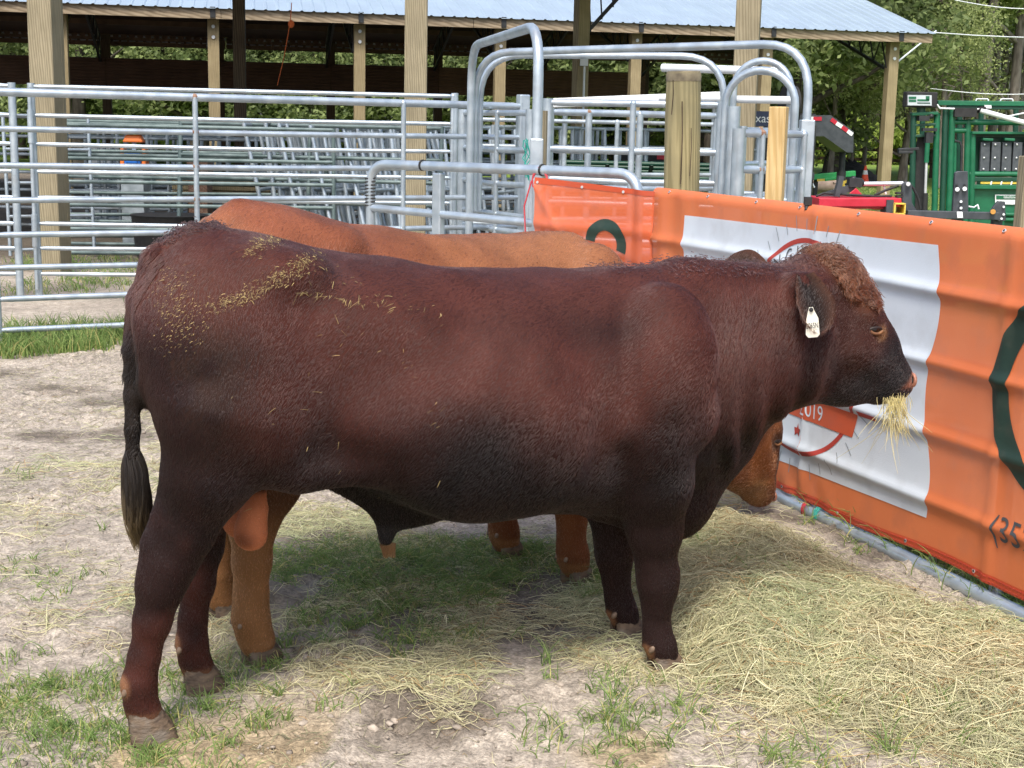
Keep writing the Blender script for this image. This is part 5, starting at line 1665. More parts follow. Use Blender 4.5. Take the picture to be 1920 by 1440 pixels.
def build_bull(name, b2, mid, phi, label, ncoat, seed):
    rng = np.random.default_rng(seed)
    (V, Q), X, legs = bull_mesh(b2)
    if b2:
        # this one stands a touch higher at the rump
        s_ = 1 + 0.028 * sstep(0.9, 1.35, V[:, 2]); V = V.copy(); V[:, 2] *= s_
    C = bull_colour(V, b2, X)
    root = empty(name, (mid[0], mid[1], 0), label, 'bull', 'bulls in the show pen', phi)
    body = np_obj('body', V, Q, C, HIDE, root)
    bvh = BVHTree.FromPolygons([tuple(map(float, v)) for v in V], [tuple(map(int, q)) for q in Q])
    for lg in legs: hoof(root, lg, b2)
    allV, allQ, allC = [V], [Q], [C]
    # ears
    for sgn in (-1, 1):
        if not b2:
            e = ((1.165, sgn * 0.15, 1.255), (1.185, sgn * 0.24, 1.085), (0.9, sgn * -0.35, 0.25)) if sgn < 0 else ((1.22, 0.15, 1.215), (1.13, 0.30, 1.245), (0.2, 0.1, 1))
        else:
            p = X((1.255, sgn * 0.165, 1.225)); q = X((1.20, sgn * 0.30, 1.16))
            e = (p, (q[0] - 0.02, q[1], q[2] - 0.05), (0.4, 0, 0.8))
        ev, eq = ear_mesh(e[0], e[1], e[2], 0.165)
        if sgn > 0: eq = eq[:, ::-1]
        ejj = np.tile(np.abs(-1 + 2 * np.arange(13) / 12), 34)[:, None] ** 2
        ec = (np.array([[0.014, 0.009, 0.008]]) * (1 - ejj) + np.array([[0.085, 0.036, 0.022]]) * ejj if not b2 else np.ones((len(ev), 1))) * (np.array([[1.0, 1.0, 1.0]]) if not b2 else np.array([[0.16, 0.05, 0.02]]))
        eo = np_obj('ear', ev, eq, ec, HIDE, root)
        allV.append(ev); allQ.append(eq + sum(len(a) for a in allV[:-1])); allC.append(ec)
    # eyes, lids, nostrils
    for sgn in (-1, 1):
        p = X((1.503, 0, 1.078))
        hit = bvh.ray_cast(Vector((p[0], sgn * 0.6, p[2])), Vector((0, -sgn, 0)))
        c = hit[0]
        m = MB(); m.ball((c.x, c.y - sgn * 0.010, c.z - 0.001), (0.024, 0.019, 0.015), 14, 10); eye = m.build('eye', EYE, root, local=True)
        m = MB()
        for k, (z0, rr) in enumerate(((0.010, 0.0042), (-0.014, 0.0050))):
            pp = []
            for i in range(9):
                a = -1.2 + 2.4 * i / 8
                pp.append((c.x + 0.024 * math.sin(a) + (0.004 if k else 0), c.y + sgn * (0.006 * math.cos(a) - 0.001) , c.z + (z0 * math.cos(a) * 1.05 if k else z0 * math.cos(a)) + (-0.004 if k == 0 else 0)))
            m.tube(pp, rr, 7)
            m.build('eyelid', LID if k else HIDE_DARK, eye, local=True); m = MB()
        q = X((1.712, sgn * 0.040, 0.888))
        m = MB()
        cx = bvh.find_nearest(Vector(q))[0]
        m.ball((cx.x, cx.y, cx.z), (0.007, 0.012, 0.015), 10, 8, Matrix.Rotation(0.5, 3, 'Y')); no = m.build('nostril', NOSEDARK, root, local=True)
        m = MB()
        m.tube([(cx.x + 0.002, cx.y + 0.016 * math.cos(a), cx.z + 0.02 * math.sin(a)) for a in np.linspace(0, 2 * math.pi, 13)], 0.006, 6)
        m.build('nostril_rim', NOSE, no, local=True)
    av, aq, ac = np.concatenate(allV), np.concatenate(allQ), np.concatenate(allC)
    make_coat(root, av, aq, ac, ncoat, b2, rng, len(Q))
    # tail switch
    n = 1900 if not b2 else 500
    t = np.linspace(0, 1, 7)
    bx = np.array([-0.858, -0.055, 0.815])
    P = np.zeros((n, 7, 3))
    ang = rng.random(n) * 6.28; rad = np.sqrt(rng.random(n))
    st = rng.random(n) * 0.12; ln = 0.225 - st * 0.5 + rng.normal(size=n) * 0.018
    for k, s in enumerate(t):
        sp = 0.010 + 0.032 * np.sin(min(1, s * 1.15) * math.pi * 0.8) 
        zz = bx[2] - st - ln * s
        P[:, k, 0] = bx[0] + np.cos(ang) * rad * sp + 0.022 * s * s + 0.004 * np.sin(9 * s + ang)
        P[:, k, 1] = bx[1] + np.sin(ang) * rad * sp - 0.012 * s
        P[:, k, 2] = zz
    if not b2:
        c = np.array([[0.018, 0.012, 0.009]]) * np.ones((n, 1)); kk = np.clip((st / 0.12)[:, None] ** 2.2 * 0.9 + 0.15 * (rng.random((n, 1)) - .4), 0, 1); c = c * (1 - kk) + np.array([[0.17, 0.115, 0.05]]) * kk
    else:
        c = np.array([[0.14, 0.05, 0.02]]) * (0.6 + rng.random((n, 1)))
    sw = make_curves('tail_switch', P, np.ones((n, 7)) * np.array([.0010, .0010, .0009, .0009, .0008, .0007, .0003]), c * 0.5, FUR, root); sw['kind'] = 'stuff'
    # woolly forehead
    def curls(n, test, L, col, cr, nm, dirv):
        N = vnormals(V, Q)
        vi = np.where(test(V))[0]
        vi = rng.choice(vi, n)
        P0 = V[vi] + rng.normal(size=(n, 3)) * 0.006; nn = N[vi]
        D = np.array(dirv)[None] + np.stack([noise3(*P0.T, 20, 41) - .5, noise3(*P0.T, 20, 42) - .5, noise3(*P0.T, 20, 43) - .5], 1) * 1.8 + rng.normal(size=(n, 3)) * 0.15
        D -= nn * (D * nn).sum(1)[:, None]; D /= np.linalg.norm(D, axis=1)[:, None] + 1e-9
        S_ = np.cross(nn, D)
        ph = noise3(*P0.T, 28, 44)[:, None] * 12.0
        Ls = (L * (0.6 + 0.8 * rng.random((n, 1))))
        K = 7
        pts = []
        for k in range(K):
            s = k / (K - 1)
            pts.append(P0 + D * Ls * s * 0.8 + S_ * cr * np.sin(ph + s * 6.5) * s ** 0.7 + nn * (0.002 + Ls * 0.12 * math.sin(s * 2.6) + cr * 0.5 * np.cos(ph + s * 6.5) * s))
        cc = np.array([col]) * (0.45 + 1.0 * rng.random((n, 1))) * (0.6 + 0.8 * noise3(*P0.T, 24, 45)[:, None])
        o = make_curves(nm, np.stack(pts, 1), np.ones((n, K)) * np.array([.0009] * 5 + [.0007, .0002]), cc, FUR, root); o['kind'] = 'stuff'
    if not b2:
        def tf(V):
            a = (V[:, 0] - 1.36) * 0.66 - (V[:, 2] - 1.17) * 0.75; b = (V[:, 0] - 1.36) * 0.75 + (V[:, 2] - 1.17) * 0.66
            return (V[:, 0] > 1.285) & (b > 0.02 + 0.5 * np.clip(a, 0, 1)) & (a < 0.10) & (np.abs(V[:, 1]) < 0.135)
        curls(9000, tf, 0.036, (0.135, 0.048, 0.022), 0.006, 'forelock', (0.35, 0, -0.6))
        curls(1200, lambda V: (V[:, 2] > 1.225) & (V[:, 0] > 0.55) & (V[:, 0] < 1.28) & (np.abs(V[:, 1]) < 0.12), 0.018, (0.06, 0.022, 0.017), 0.003, 'neck_crest_hair', (-0.75, 0, 0.3))
        curls(900, lambda V: (V[:, 0] > -0.80) & (V[:, 0] < -0.58) & (V[:, 2] > 1.36) & (np.abs(V[:, 1]) < 0.07), 0.016, (0.045, 0.018, 0.014), 0.002, 'tail_head_hair', (-0.6, 0, 0.5))
        # sheath tip hair
        n = 250
        a = rng.random(n) * 6.28; P = np.zeros((n, 4, 3))
        for k in range(4):
            s = k / 3
            P[:, k, 0] = -0.116 + np.cos(a) * 0.024 * (1 - .3 * s) + 0.006 * s; P[:, k, 1] = np.sin(a) * 0.02 * (1 - .3 * s); P[:, k, 2] = 0.450 - (0.026 + 0.018 * rng.random(n)) * s
        o = make_curves('sheath_hair', P, np.ones((n, 4)) * .0009, np.array([[0.13, 0.06, 0.025]]) * (0.6 + .8 * rng.random((n, 1))), FUR, root); o['kind'] = 'stuff'
        # ear tag
        m = MB()
        c = Vector((1.143, -0.272, 1.135))
        R = Matrix.Rotation(math.radians(-8), 3, 'Y') @ Matrix.Rotation(math.radians(-28), 3, 'Z')
        out = [(-0.017, 0.002), (-0.010, 0.028), (-0.006, 0.040), (0.006, 0.040), (0.010, 0.028), (0.021, 0.004), (0.022, -0.048), (0.014, -0.056), (-0.014, -0.056), (-0.022, -0.046)]
        fr = [c + R @ Vector((a_ * 0.95, -0.0015, b_ * 0.98)) for a_, b_ in out]; bk = [c + R @ Vector((a_ * 0.95, 0.0015, b_ * 0.98)) for a_, b_ in out]
        k = len(out)
        m.add(fr + bk, [tuple(range(k - 1, -1, -1)), tuple(range(k, 2 * k))] + [(i, (i + 1) % k, k + (i + 1) % k, k + i) for i in range(k)])
        tg = m.build('ear_tag', TAGM, root, local=True)
        m = MB(); m.ball(c + R @ Vector((0, -0.004, 0.032)), 0.007, 8, 6); m.build('tag_button', BLACK, tg, local=True)
        tv, tf_ = text_tris('L065N', 0.0185)
        m = MB(); m.add([c + R @ Vector((a_ * 0.74, -0.0030, b_ * 1.35 - 0.026)) for a_, b_ in tv], tf_); m.build('tag_lettering', INK, tg, local=True)
    return root, body, bvh, V, Q

MID1, PHI1 = (-0.2561, 4.1468), math.radians(20.05)
MID2, PHI2 = (-0.3650, 4.9400), math.radians(39.44)
bull1, body1, bvh1, V1, Q1 = build_bull('bull', False, MID1, PHI1, 'big dark mahogany bull in profile with hay in its mouth and white ear tag', 290000, 3)
bull2, body2, bvh2, V2, Q2 = build_bull('bull', True, MID2, PHI2, 'lighter orange red bull behind, its head lowered to the hay', 170000, 4)

M1 = Matrix.Translation((MID1[0], MID1[1], 0)) @ Matrix.Rotation(PHI1, 4, 'Z')
M1i = M1.inverted()
def on_bull(u, v):
    o = M1i @ CAM; d = (M1i.to_3x3() @ ray(u, v)).normalized()
    h = bvh1.ray_cast(o, d)
    return (h[0], h[1]) if h[0] is not None else (None, None)
# hay bits stuck in the coat
hr = np.random.default_rng(17)
PP, CC = [], []
def hay_line(pts, n, sp, lmin=0.008, lmax=0.03):
    for _ in range(n):
        t = hr.random() * (len(pts) - 1); i = int(t); f = t - i
        u = pts[i][0] * (1 - f) + pts[i + 1][0] * f + hr.normal() * sp; v = pts[i][1] * (1 - f) + pts[i + 1][1] * f + hr.normal() * sp * 0.7
        h, nn = on_bull(u, v)
        if h is None: continue
        d = Vector((-0.7, 0, -0.7)) + Vector(hr.normal(size=3) * 0.5); d -= nn * d.dot(nn); d.normalize()
        L = lmin + (lmax - lmin) * hr.random() ** 2
        p = M1 @ (h + nn * 0.003); q = M1 @ (h + nn * 0.0055 + d * L)
        PP.append([tuple(p), tuple((p + q) / 2 + Vector((0, 0, 0.001))), tuple(q)])
        CC.append(np.array([0.52, 0.41, 0.18]) * (0.4 + 0.7 * hr.random()))
hay_line([(388, 575), (450, 562), (510, 530), (560, 500), (590, 480)], 560, 11, 0.003, 0.014)
hay_line([(470, 475), (500, 452), (540, 440)], 230, 11, 0.003, 0.013)
hay_line([(560, 548), (600, 552), (640, 560), (690, 575)], 34, 3, 0.010, 0.045)
hay_line([(620, 500), (700, 560), (740, 580), (830, 590)], 40, 12)
hay_line([(320, 520), (345, 580), (340, 640)], 300, 24, 0.003, 0.009)
hay_line([(300, 640), (700, 900)], 12, 60)
hay_line([(600, 620), (870, 790)], 20, 40)
o = make_curves('hay_bits', np.array(PP), (0.35 + 0.9 * hr.random((len(PP), 1)) ** 3) * np.array([[0.00062, 0.00062, 0.0003]]), np.array(CC), attr_mat('hay_bit_straw', rough=0.7), None)
tag(o, 'pale hay bits strewn along the dark bull\'s rump and back', kind='stuff')
# ------------------------------------------------------------------ hay, grass, clods
STRAW = attr_mat('straw', rough=0.6, spec=0.3, transl=0.2)
BLADE = attr_mat('grass_blade', rough=0.5, spec=0.35, transl=0.35)
gr_ = np.random.default_rng(23)

def hay_scatter(x, y):
    n = noise3(x, y, 0, 1.6, 51) * 0.6 + noise3(x, y, 0, 5, 52) * 0.4
    base = sstep(0.46, 0.72, n)
    near = sstep(1.9, 0.5, np.hypot((x - 0.35) / 1.25, (y - 4.7) / 1.35))
    left = 0.8 * sstep(0.42, 0.1, np.hypot((x + 1.05) / 0.9, (y - 5.25) / 0.6)) + 0.55 * sstep(0.5, 0.1, np.hypot(x + 0.55, (y - 4.05) / 0.45))
    low = 0.8 * sstep(0.9, 0.2, np.hypot((x - 0.95) / 0.75, (y - 3.7) / 0.6))
    far = 0.22 * sstep(9, 6, y)
    return np.clip(base * (near + 0.12) + left * (0.25 + base) + low * (0.3 + base) + far * base, 0, 1) * sstep(-0.02, 0.1, pan_side(x, y))

def sample_xy(fn, n, x0, x1, y0, y1):
    out = []
    c = 0
    while c < n:
        x = x0 + (x1 - x0) * gr_.random(20000); y = y0 + (y1 - y0) * gr_.random(20000)
        k = gr_.random(20000) < fn(x, y)
        out.append(np.stack([x[k], y[k]], 1)); c += int(k.sum())
    return np.concatenate(out)[:n]

def strands(xy, lmin, lmax, lift, seed, thick=None):
    n = len(xy)
    K = 6
    a = noise3(xy[:, 0], xy[:, 1], 0, 3.0, seed) * 9 + gr_.normal(size=n) * 1.3
    L = lmin + (lmax - lmin) * gr_.random(n) ** 1.7
    curv = gr_.normal(size=n) * 1.1
    P = np.zeros((n, K, 3))
    px, py = xy[:, 0].copy(), xy[:, 1].copy()
    px -= np.cos(a) * L * 0.5; py -= np.sin(a) * L * 0.5
    h0 = (thick(xy[:, 0], xy[:, 1]) if thick else 0) * gr_.random(n)
    arch = np.abs(gr_.normal(size=n)) * lift
    tilt = gr_.normal(size=n) * lift * 0.8
    for k in range(K):
        s = k / (K - 1)
        P[:, k, 0], P[:, k, 1] = px, py
        P[:, k, 2] = np.maximum(ground_h(px, py) + 0.004, ground_h(px, py) + 0.004 + h0 + arch * math.sin(s * math.pi) + tilt * (s - 0.5))
        aa = a + curv * (s - 0.5) * L / 0.2
        px = px + np.cos(aa) * L / (K - 1); py = py + np.sin(aa) * L / (K - 1)
    return P, L
def hay_col(n, x, y, green=0.3):
    g = np.clip(noise3(x, y, 0, 3.3, 61) * 1.4 - 0.35 + gr_.normal(size=n) * 0.18, 0, 1)[:, None]
    c = np.array([[0.63, 0.575, 0.355]]) * (1 - g) + np.array([[0.44, 0.49, 0.27]]) * g
    br = (gr_.random(n) < 0.08)[:, None]
    c = np.where(br, np.array([[0.46, 0.31, 0.15]]), c)
    pl = (gr_.random(n) < 0.12)[:, None]
    c = np.where(pl, np.array([[0.76, 0.72, 0.48]]), c)
    return c * (0.45 + 0.75 * gr_.random((n, 1)))
thick = lambda x, y: 0.052 * hay_pile(x, y) * (0.4 + 1.1 * noise3(x, y, 0, 5.5, 55))
xy = sample_xy(lambda x, y: hay_pile(x, y) * (0.25 + 0.75 * sstep(0.3, 0.55, noise3(x, y, 0, 6, 56))), 52000, 0.1, 2.1, 3.2, 6.6)
P, L = strands(xy, 0.03, 0.34, 0.016, 57, thick)
R = (0.00055 + 0.0009 * gr_.random(len(P)) ** 2)[:, None] * np.array([1, 1, 1, 1, 0.9, 0.5])[None]
o = make_curves('hay', P, R, hay_col(len(P), xy[:, 0], xy[:, 1]), STRAW); tag(o, 'deep loose hay fed out in front of the bulls', kind='stuff')
xy = sample_xy(hay_scatter, 22000, -2.4, 1.9, 2.9, 8.2)
P, L = strands(xy, 0.04, 0.24, 0.010, 58)
R = (0.0005 + 0.0008 * gr_.random(len(P)) ** 2)[:, None] * np.array([1, 1, 1, 1, 0.9, 0.5])[None]
o = make_curves('scattered_hay', P, R, hay_col(len(P), xy[:, 0], xy[:, 1]) * 1.05, STRAW); tag(o, 'thin hay scattered over the trampled soil', kind='stuff')
# fine chaff everywhere
xy = sample_xy(lambda x, y: 0.25 + 0.75 * noise3(x, y, 0, 2.5, 59), 26000, -3.6, 2.0, 2.8, 11.0)
xy = xy[pan_side(xy[:, 0], xy[:, 1]) > 0]
P, L = strands(xy, 0.01, 0.06, 0.003, 60)
o = make_curves('chaff', P, np.full(P.shape[:2], 0.0008), hay_col(len(P), xy[:, 0], xy[:, 1]) * (0.25 + 0.7 * gr_.random((len(P), 1))), STRAW); tag(o, 'short chaff and twigs on the soil', kind='stuff')

def grass(name, xy, hmin, hmax, label, lean=0.5, green=1.0, wid=0.0016):
    n = len(xy); K = 5
    a = gr_.random(n) * 6.28
    h = hmin + (hmax - hmin) * gr_.random(n) ** 1.4
    P = np.zeros((n, K, 3))
    z0 = ground_h(xy[:, 0], xy[:, 1])
    le = lean * (0.3 + gr_.random(n))
    for k in range(K):
        s = k / (K - 1)
        P[:, k, 0] = xy[:, 0] + np.cos(a) * h * le * s ** 1.8
        P[:, k, 1] = xy[:, 1] + np.sin(a) * h * le * s ** 1.8
        P[:, k, 2] = z0 - 0.004 + h * (s - 0.35 * le * s ** 2.4)
    r = np.ones((n, 1)) * np.array([[1.0, 1.0, 0.85, 0.6, 0.15]]) * wid * (0.7 + 0.6 * gr_.random((n, 1)))
    g = gr_.random((n, 1))
    c = np.array([[0.11, 0.20, 0.05]]) * (1 - g) + np.array([[0.27, 0.36, 0.11]]) * g
    y_ = (gr_.random(n) < 0.12)[:, None]
    c = np.where(y_, np.array([[0.45, 0.42, 0.16]]), c) * (0.7 + 0.6 * gr_.random((n, 1)))
    o = make_curves(name, P, r, c, BLADE); tag(o, label, kind='stuff')
def tufts(fn, nt, per, x0, x1, y0, y1, rad):
    c = sample_xy(fn, nt, x0, x1, y0, y1)
    k = gr_.integers(0, nt, nt * per)
    sz = (0.4 + gr_.random(nt))[k]
    return c[k] + gr_.normal(size=(nt * per, 2)) * rad * sz[:, None]
def tuft_d(x, y):
    n = noise3(x, y, 0, 1.9, 71) * 0.65 + noise3(x, y, 0, 5, 72) * 0.35
    b = sstep(0.45, 0.7, n)
    mid = sstep(1.0, 0.3, np.hypot((x + 0.35) / 1.1, (y - 5.0) / 0.75))
    lft = 0.55 * sstep(1.0, 0.2, np.hypot((x + 1.25) / 0.8, (y - 4.0) / 1.1))
    frt = 0.12 * sstep(1.0, 0.3, np.hypot((x - 0.3) / 1.2, (y - 3.9) / 0.5))
    return b * (mid * 1.0 + lft * 0.8 + frt + 0.03) * sstep(0.0, 0.1, pan_side(x, y)) * (1 - 0.75 * hay_pile(x, y))
xy = tufts(tuft_d, 560, 12, -2.6, 1.7, 3.0, 7.5, 0.022)
grass('grass', xy, 0.02, 0.075, 'short green grass tufts coming up through the trampled soil', 0.9, wid=0.0014)
xy = tufts(lambda x, y: sstep(1.0, 0.5, np.hypot((x + 0.25) / 1.0, (y - 5.25) / 0.55)) * sstep(0.35, 0.6, noise3(x, y, 0, 3.3, 73)), 420, 16, -1.6, 1.0, 4.5, 6.2, 0.035)
grass('shaded_grass', xy, 0.02, 0.08, 'dark green grass in the shade under the bulls', 1.2, wid=0.0013)
xy = tufts(lambda x, y: sstep(0.5, 0.7, noise3(x, y, 0, 2.4, 77)) * (hay_pile(x, y) * 0.6 + 0.4 * sstep(4.4, 3.9, y)), 80, 12, 0.1, 1.9, 3.2, 6.2, 0.03)
grass('hay_grass', xy + 0.0, 0.04, 0.13, 'green blades poking up through the hay', 0.9, wid=0.0015)
def strip_d(x, y):
    ly = 10.27 + (x + 3.78) * 0.533
    return sstep(0.75, 0.3, np.abs(y - ly - 0.25)) * sstep(0.2, 0.55, noise3(x, y, 0, 1.7, 74) + 0.15)
xy = tufts(strip_d, 900, 18, -6.0, 0.3, 9.0, 13.2, 0.05)
grass('fence_grass', xy, 0.06, 0.22, 'bright green grass strip along the foot of the long left panel', 0.6, wid=0.0028)
xy = tufts(lambda x, y: 0.6 * sstep(0.4, 0.6, noise3(x, y, 0, 0.9, 75)), 500, 12, -6, 2, 13.0, 17.5, 0.08)
grass('thin_grass', xy, 0.04, 0.14, 'thin grass on the ground between the pens and the shed', 0.8, wid=0.003)
def behind_d(x, y):
    d = -pan_side(x, y)
    return sstep(0.0, 0.05, d) * sstep(0.8, 0.3, d)
xy = tufts(behind_d, 700, 16, 0.7, 3.2, 3.6, 8.2, 0.04)
grass('banner_grass', xy, 0.05, 0.16, 'green grass growing behind the bare bottom pipe of the banner panel', 0.9, wid=0.002)
xy = tufts(lambda x, y: sstep(4, 6, x), 2500, 12, 3.5, 16, 20, 44, 0.2)
grass('lawn_grass', xy, 0.04, 0.13, 'green lawn behind the chute', 0.9, wid=0.007)

# clods
cl_rng = np.random.default_rng(31)
xy = sample_xy(lambda x, y: (sstep(0.45, 0.7, noise3(x, y, 0, 2.1, 81)) * 0.8 + 0.1 + 0.9 * sstep(3.8, 3.3, y)) * (1 - hay_pile(x, y)), 1900, -2.8, 1.8, 2.9, 9.0)
vs, fs, cs = [], [], []
ICO = None
bm = bmesh.new(); bmesh.ops.create_icosphere(bm, subdivisions=1, radius=1.0)
iv = np.array([v.co[:] for v in bm.verts]); bm.verts.index_update(); ifc = np.array([[v.index for v in f.verts] for f in bm.faces]); bm.free()
VV, FF, CC = [], [], []
for i, (x, y) in enumerate(xy):
    r = 0.003 + 0.013 * cl_rng.random() ** 3
    v = iv * (1 + 0.28 * cl_rng.normal(size=(len(iv), 1))) * r * np.array([1.2, 1.0, 0.65]) 
    v = v @ np.array(Matrix.Rotation(cl_rng.random() * 6.28, 3, 'Z'))
    VV.append(v + np.array([x, y, 0])); FF.append(ifc + i * len(iv))
    CC.append(np.ones((len(iv), 1)) * np.array([[0.36, 0.31, 0.255]]) * (0.55 + 0.6 * cl_rng.random()))
VV = np.concatenate(VV); VV[:, 2] += ground_h(np.repeat(xy[:, 0], len(iv)), np.repeat(xy[:, 1], len(iv))) + 0.002
o = np_obj('soil_clods', VV, np.concatenate(FF), np.concatenate(CC), attr_mat('clod_soil', rough=0.95, spec=0.1, noise=[(60, 0.8, 1.2)]), None)
tag(o, 'loose crumbly clods on the trampled soil', kind='stuff')

# hay hanging from the dark bull's mouth
n = 130
mo = M1 @ Vector((1.600, -0.082, 0.834))
P = np.zeros((n, 7, 3))
fwd_ = np.array([math.cos(PHI1), math.sin(PHI1), 0])
for i in range(n):
    b = np.array(mo) + fwd_ * hr.normal() * 0.024 + hr.normal(size=3) * np.array([0.006, 0.010, 0.007])
    d = np.array([0.06, -0.12, -1.0]) + hr.normal(size=3) * np.array([0.22, 0.2, 0.1])
    d /= np.linalg.norm(d)
    L = 0.03 + 0.125 * hr.random() ** 1.2
    cv = hr.normal(size=3) * np.array([0.22, 0.2, 0.08]); wg = hr.normal(size=3) * 0.05; ph = hr.random() * 6
    for k in range(7):
        s = k / 6
        P[i, k] = b + d * L * s + cv * L * s * s + wg * L * math.sin(ph + 7 * s) * s + np.array([0, 0, -0.1 * L * s * s])
P2 = np.zeros((9, 7, 3))
for i in range(9):
    b = np.array(mo) + hr.normal(size=3) * 0.012 + np.array([0, 0, -0.02]); L = 0.08 + 0.10 * hr.random()
    d = np.array([hr.normal() * 0.5 - 0.2, hr.normal() * 0.3, -0.7]); d /= np.linalg.norm(d); cv = np.array([hr.normal() * 0.35, hr.normal() * 0.3, -0.3])
    for k in range(7):
        s = k / 6; P2[i, k] = b + d * L * s + cv * L * s * s
P = np.concatenate([P, P2])
cc = np.array([[0.66, 0.58, 0.28]]) * (0.55 + 0.6 * hr.random((len(P), 1)))
o = make_curves('hay_wisp', P, (0.5 + 0.6 * hr.random((len(P), 1))) * np.array([[.0009] * 5 + [.0007, .0003]]), cc, STRAW)
tag(o, 'wisp of hay hanging from the dark bull\'s mouth', 'hay')

# ------------------------------------------------------------------ stacked gear under the shed
def gear_panel(root, L, H, zs, ups, matl, r=0.021, bow=0.0):
    for z in zs:
        m = MB(); m.tube([(0, 0, z), (L * .5, 0, z), (L, 0, z)], r, 6); m.build('rail', matl, root, local=True)
    for u in ups:
        m = MB(); m.tube([(L * u, 0, 0.03), (L * u, 0, H)], r * 1.05, 6); m.build('upright', matl, root, local=True)
    if bow:
        m = MB(); m.tube([(0, 0, H)] + [(L / 2 - L / 2 * math.cos(a), 0, H + bow * math.sin(a)) for a in np.linspace(0, math.pi, 11)] + [(L, 0, H)], r * 1.2, 7); m.build('bow_tube', matl, root, local=True)
def place(o, P, rz, rx=0.0, ry=0.0):
    o.location = P; o.rotation_euler = (rx, ry, rz)
g = 'galvanised gates leaning together under the shed'
pro = empty('stacked_gate', (0, 0, 0), 'galvanised gate leaning edge on in the stack under the shed', 'gate', g)
gear_panel(pro, 2.4, 1.70, (0.06, 0.9, 1.68), (0, 0.22, 0.5, 0.78, 1), GALV, 0.026)
rs = random.Random(12)
first = True
for k in range(17):
    o = pro if first else copy_tree(pro)
    first = False
    u = 512 + k * 15.5
    P = at(u, 300, 17.0 + 0.12 * (k % 4))
    o['label'] = 'galvanised gate leaning edge on in the stack under the shed, %s from the left' % ORD[k]
    place(o, (P.x, P.y, 0.0), math.radians(82 - k * 1.6 + rs.uniform(-6, 6)), rx=math.radians(-rs.uniform(5, 16)))
g = 'bow topped gates stored under the shed'
pro = empty('bow_gate', (0, 0, 0), 'bow topped gate showing its round arch over the pen panel', 'gate', g)
gear_panel(pro, 1.0, 1.72, (0.1, 0.5, 0.9, 1.3, 1.7), (0, 1), GALV, 0.022, 0.42)
for k, (u, Y, rz) in enumerate([(548, 19, 10), (552, 19.6, 20), (660, 18.6, 62), (690, 18.8, 66), (640, 20, 48), (12, 17, 30)]):
    o = pro if k == 0 else copy_tree(pro)
    o['label'] = ['bow topped gate showing its full round arch above the long left panel', 'second bow topped gate just behind the full round arch', 'narrow steep arch over the leaning stack, left one of the pair', 'narrow steep arch over the leaning stack, right one of the pair', 'bow topped gate half turned between the full arch and the steep pair', 'dark bow topped gate at the left picture edge'][k]
    P = at(u, 300, Y); place(o, (P.x, P.y, 0), math.radians(rz), rx=math.radians(-4))
g = 'weathered green gates standing behind the left panel'
pro = empty('field_gate', (0, 0, 0), 'long weathered green gate standing behind the left pen panel', 'gate', g)
gear_panel(pro, 3.2, 1.62, (0.12, 0.4, 0.68, 0.95, 1.22, 1.6), (0, 0.5, 1), GALV_GREEN, 0.026)
for k, (u, Y, rz) in enumerate([(105, 16.6, 8), (120, 17.6, 4), (100, 18.5, 12), (330, 17.2, -6), (600, 20.4, 14)]):
    o = pro if k == 0 else copy_tree(pro)
    o['label'] = ['nearest long green gate behind the left pen panel', 'middle long green gate behind the left pen panel', 'rear long green gate behind the left pen panel', 'green gate behind the pen panel, right of its first upright', 'green gate deep behind the leaning stack'][k]
    P = at(u, 300, Y); place(o, (P.x, P.y, 0.02 * k), math.radians(rz), rx=math.radians(rs.uniform(-8, 4)))
g = 'galvanised panels standing at the back of the shed'
pro = empty('back_panel', (0, 0, 0), 'dull galvanised panel standing in shade at the back of the shed', 'panel', g)
gear_panel(pro, 2.9, 1.7, (0.1, 0.36, 0.62, 0.88, 1.14, 1.4, 1.68), (0, 0.1, 0.35, 0.5, 0.75, 0.9, 1), GALV_DULL, 0.026)
k = 0
BPAN = [(-60, 21, 5), (60, 22.5, 12), (160, 21.5, -4), (430, 23.2, -8), (600, 23.6, 4), (850, 22, 8), (900, 20, 30), (960, 23, 5), (1080, 22.2, 12), (200, 23, 62), (330, 22.5, 70), (930, 17.5, 66)]
for (u, Y, rz) in BPAN:
    o = pro if k == 0 else copy_tree(pro); k += 1
    o['label'] = 'dull galvanised panel standing in shade under the shed, %s placed from the left' % ORD[sorted(BPAN).index((u, Y, rz))]
    P = at(u, 300, Y); place(o, (P.x, P.y, 0), math.radians(rz), rx=math.radians(rs.uniform(-6, 6)))
g = 'flat green gates stacked behind the round log post'
pro = empty('flat_gate', (0, 0, 0), 'dark green gate lying flat in the stack seen right of the tall bow frame', 'gate', g)
gear_panel(pro, 2.3, 0.5, (0.04, 0.26, 0.48), (0, 0.25, 0.5, 0.75, 1), GREEN_DARK, 0.03)
for k, z in enumerate((0.55, 0.75, 0.95, 1.12)):
    o = pro if k == 0 else copy_tree(pro)
    o['label'] = 'dark green gate lying flat behind the log post, %s of the stack' % ['lowest', 'second lowest', 'second highest', 'topmost'][k]
    P = at(1040 + 6 * k, 280, 18.5 + .2 * k); place(o, (P.x, P.y, z), math.radians(3 - 2 * k), rx=math.radians(75))
# legs carrying that stack
P = at(1040, 280, 18.6)
rk = empty('stack_rack', (P.x, P.y, 0), 'low steel rack carrying the flat green gates', 'rack')
for dx in (0.2, 1.2, 2.2):
    m = MB(); m.box((P.x + dx, P.y - 0.1, 0.27), (0.08, 0.08, 0.54)); m.box((P.x + dx, P.y + 0.6, 0.27), (0.08, 0.08, 0.54)); m.beam((P.x + dx, P.y - .15, 0.53), (P.x + dx, P.y + .7, 0.53), 0.07, 0.05); m.build('leg', STEEL_DARK, rk)
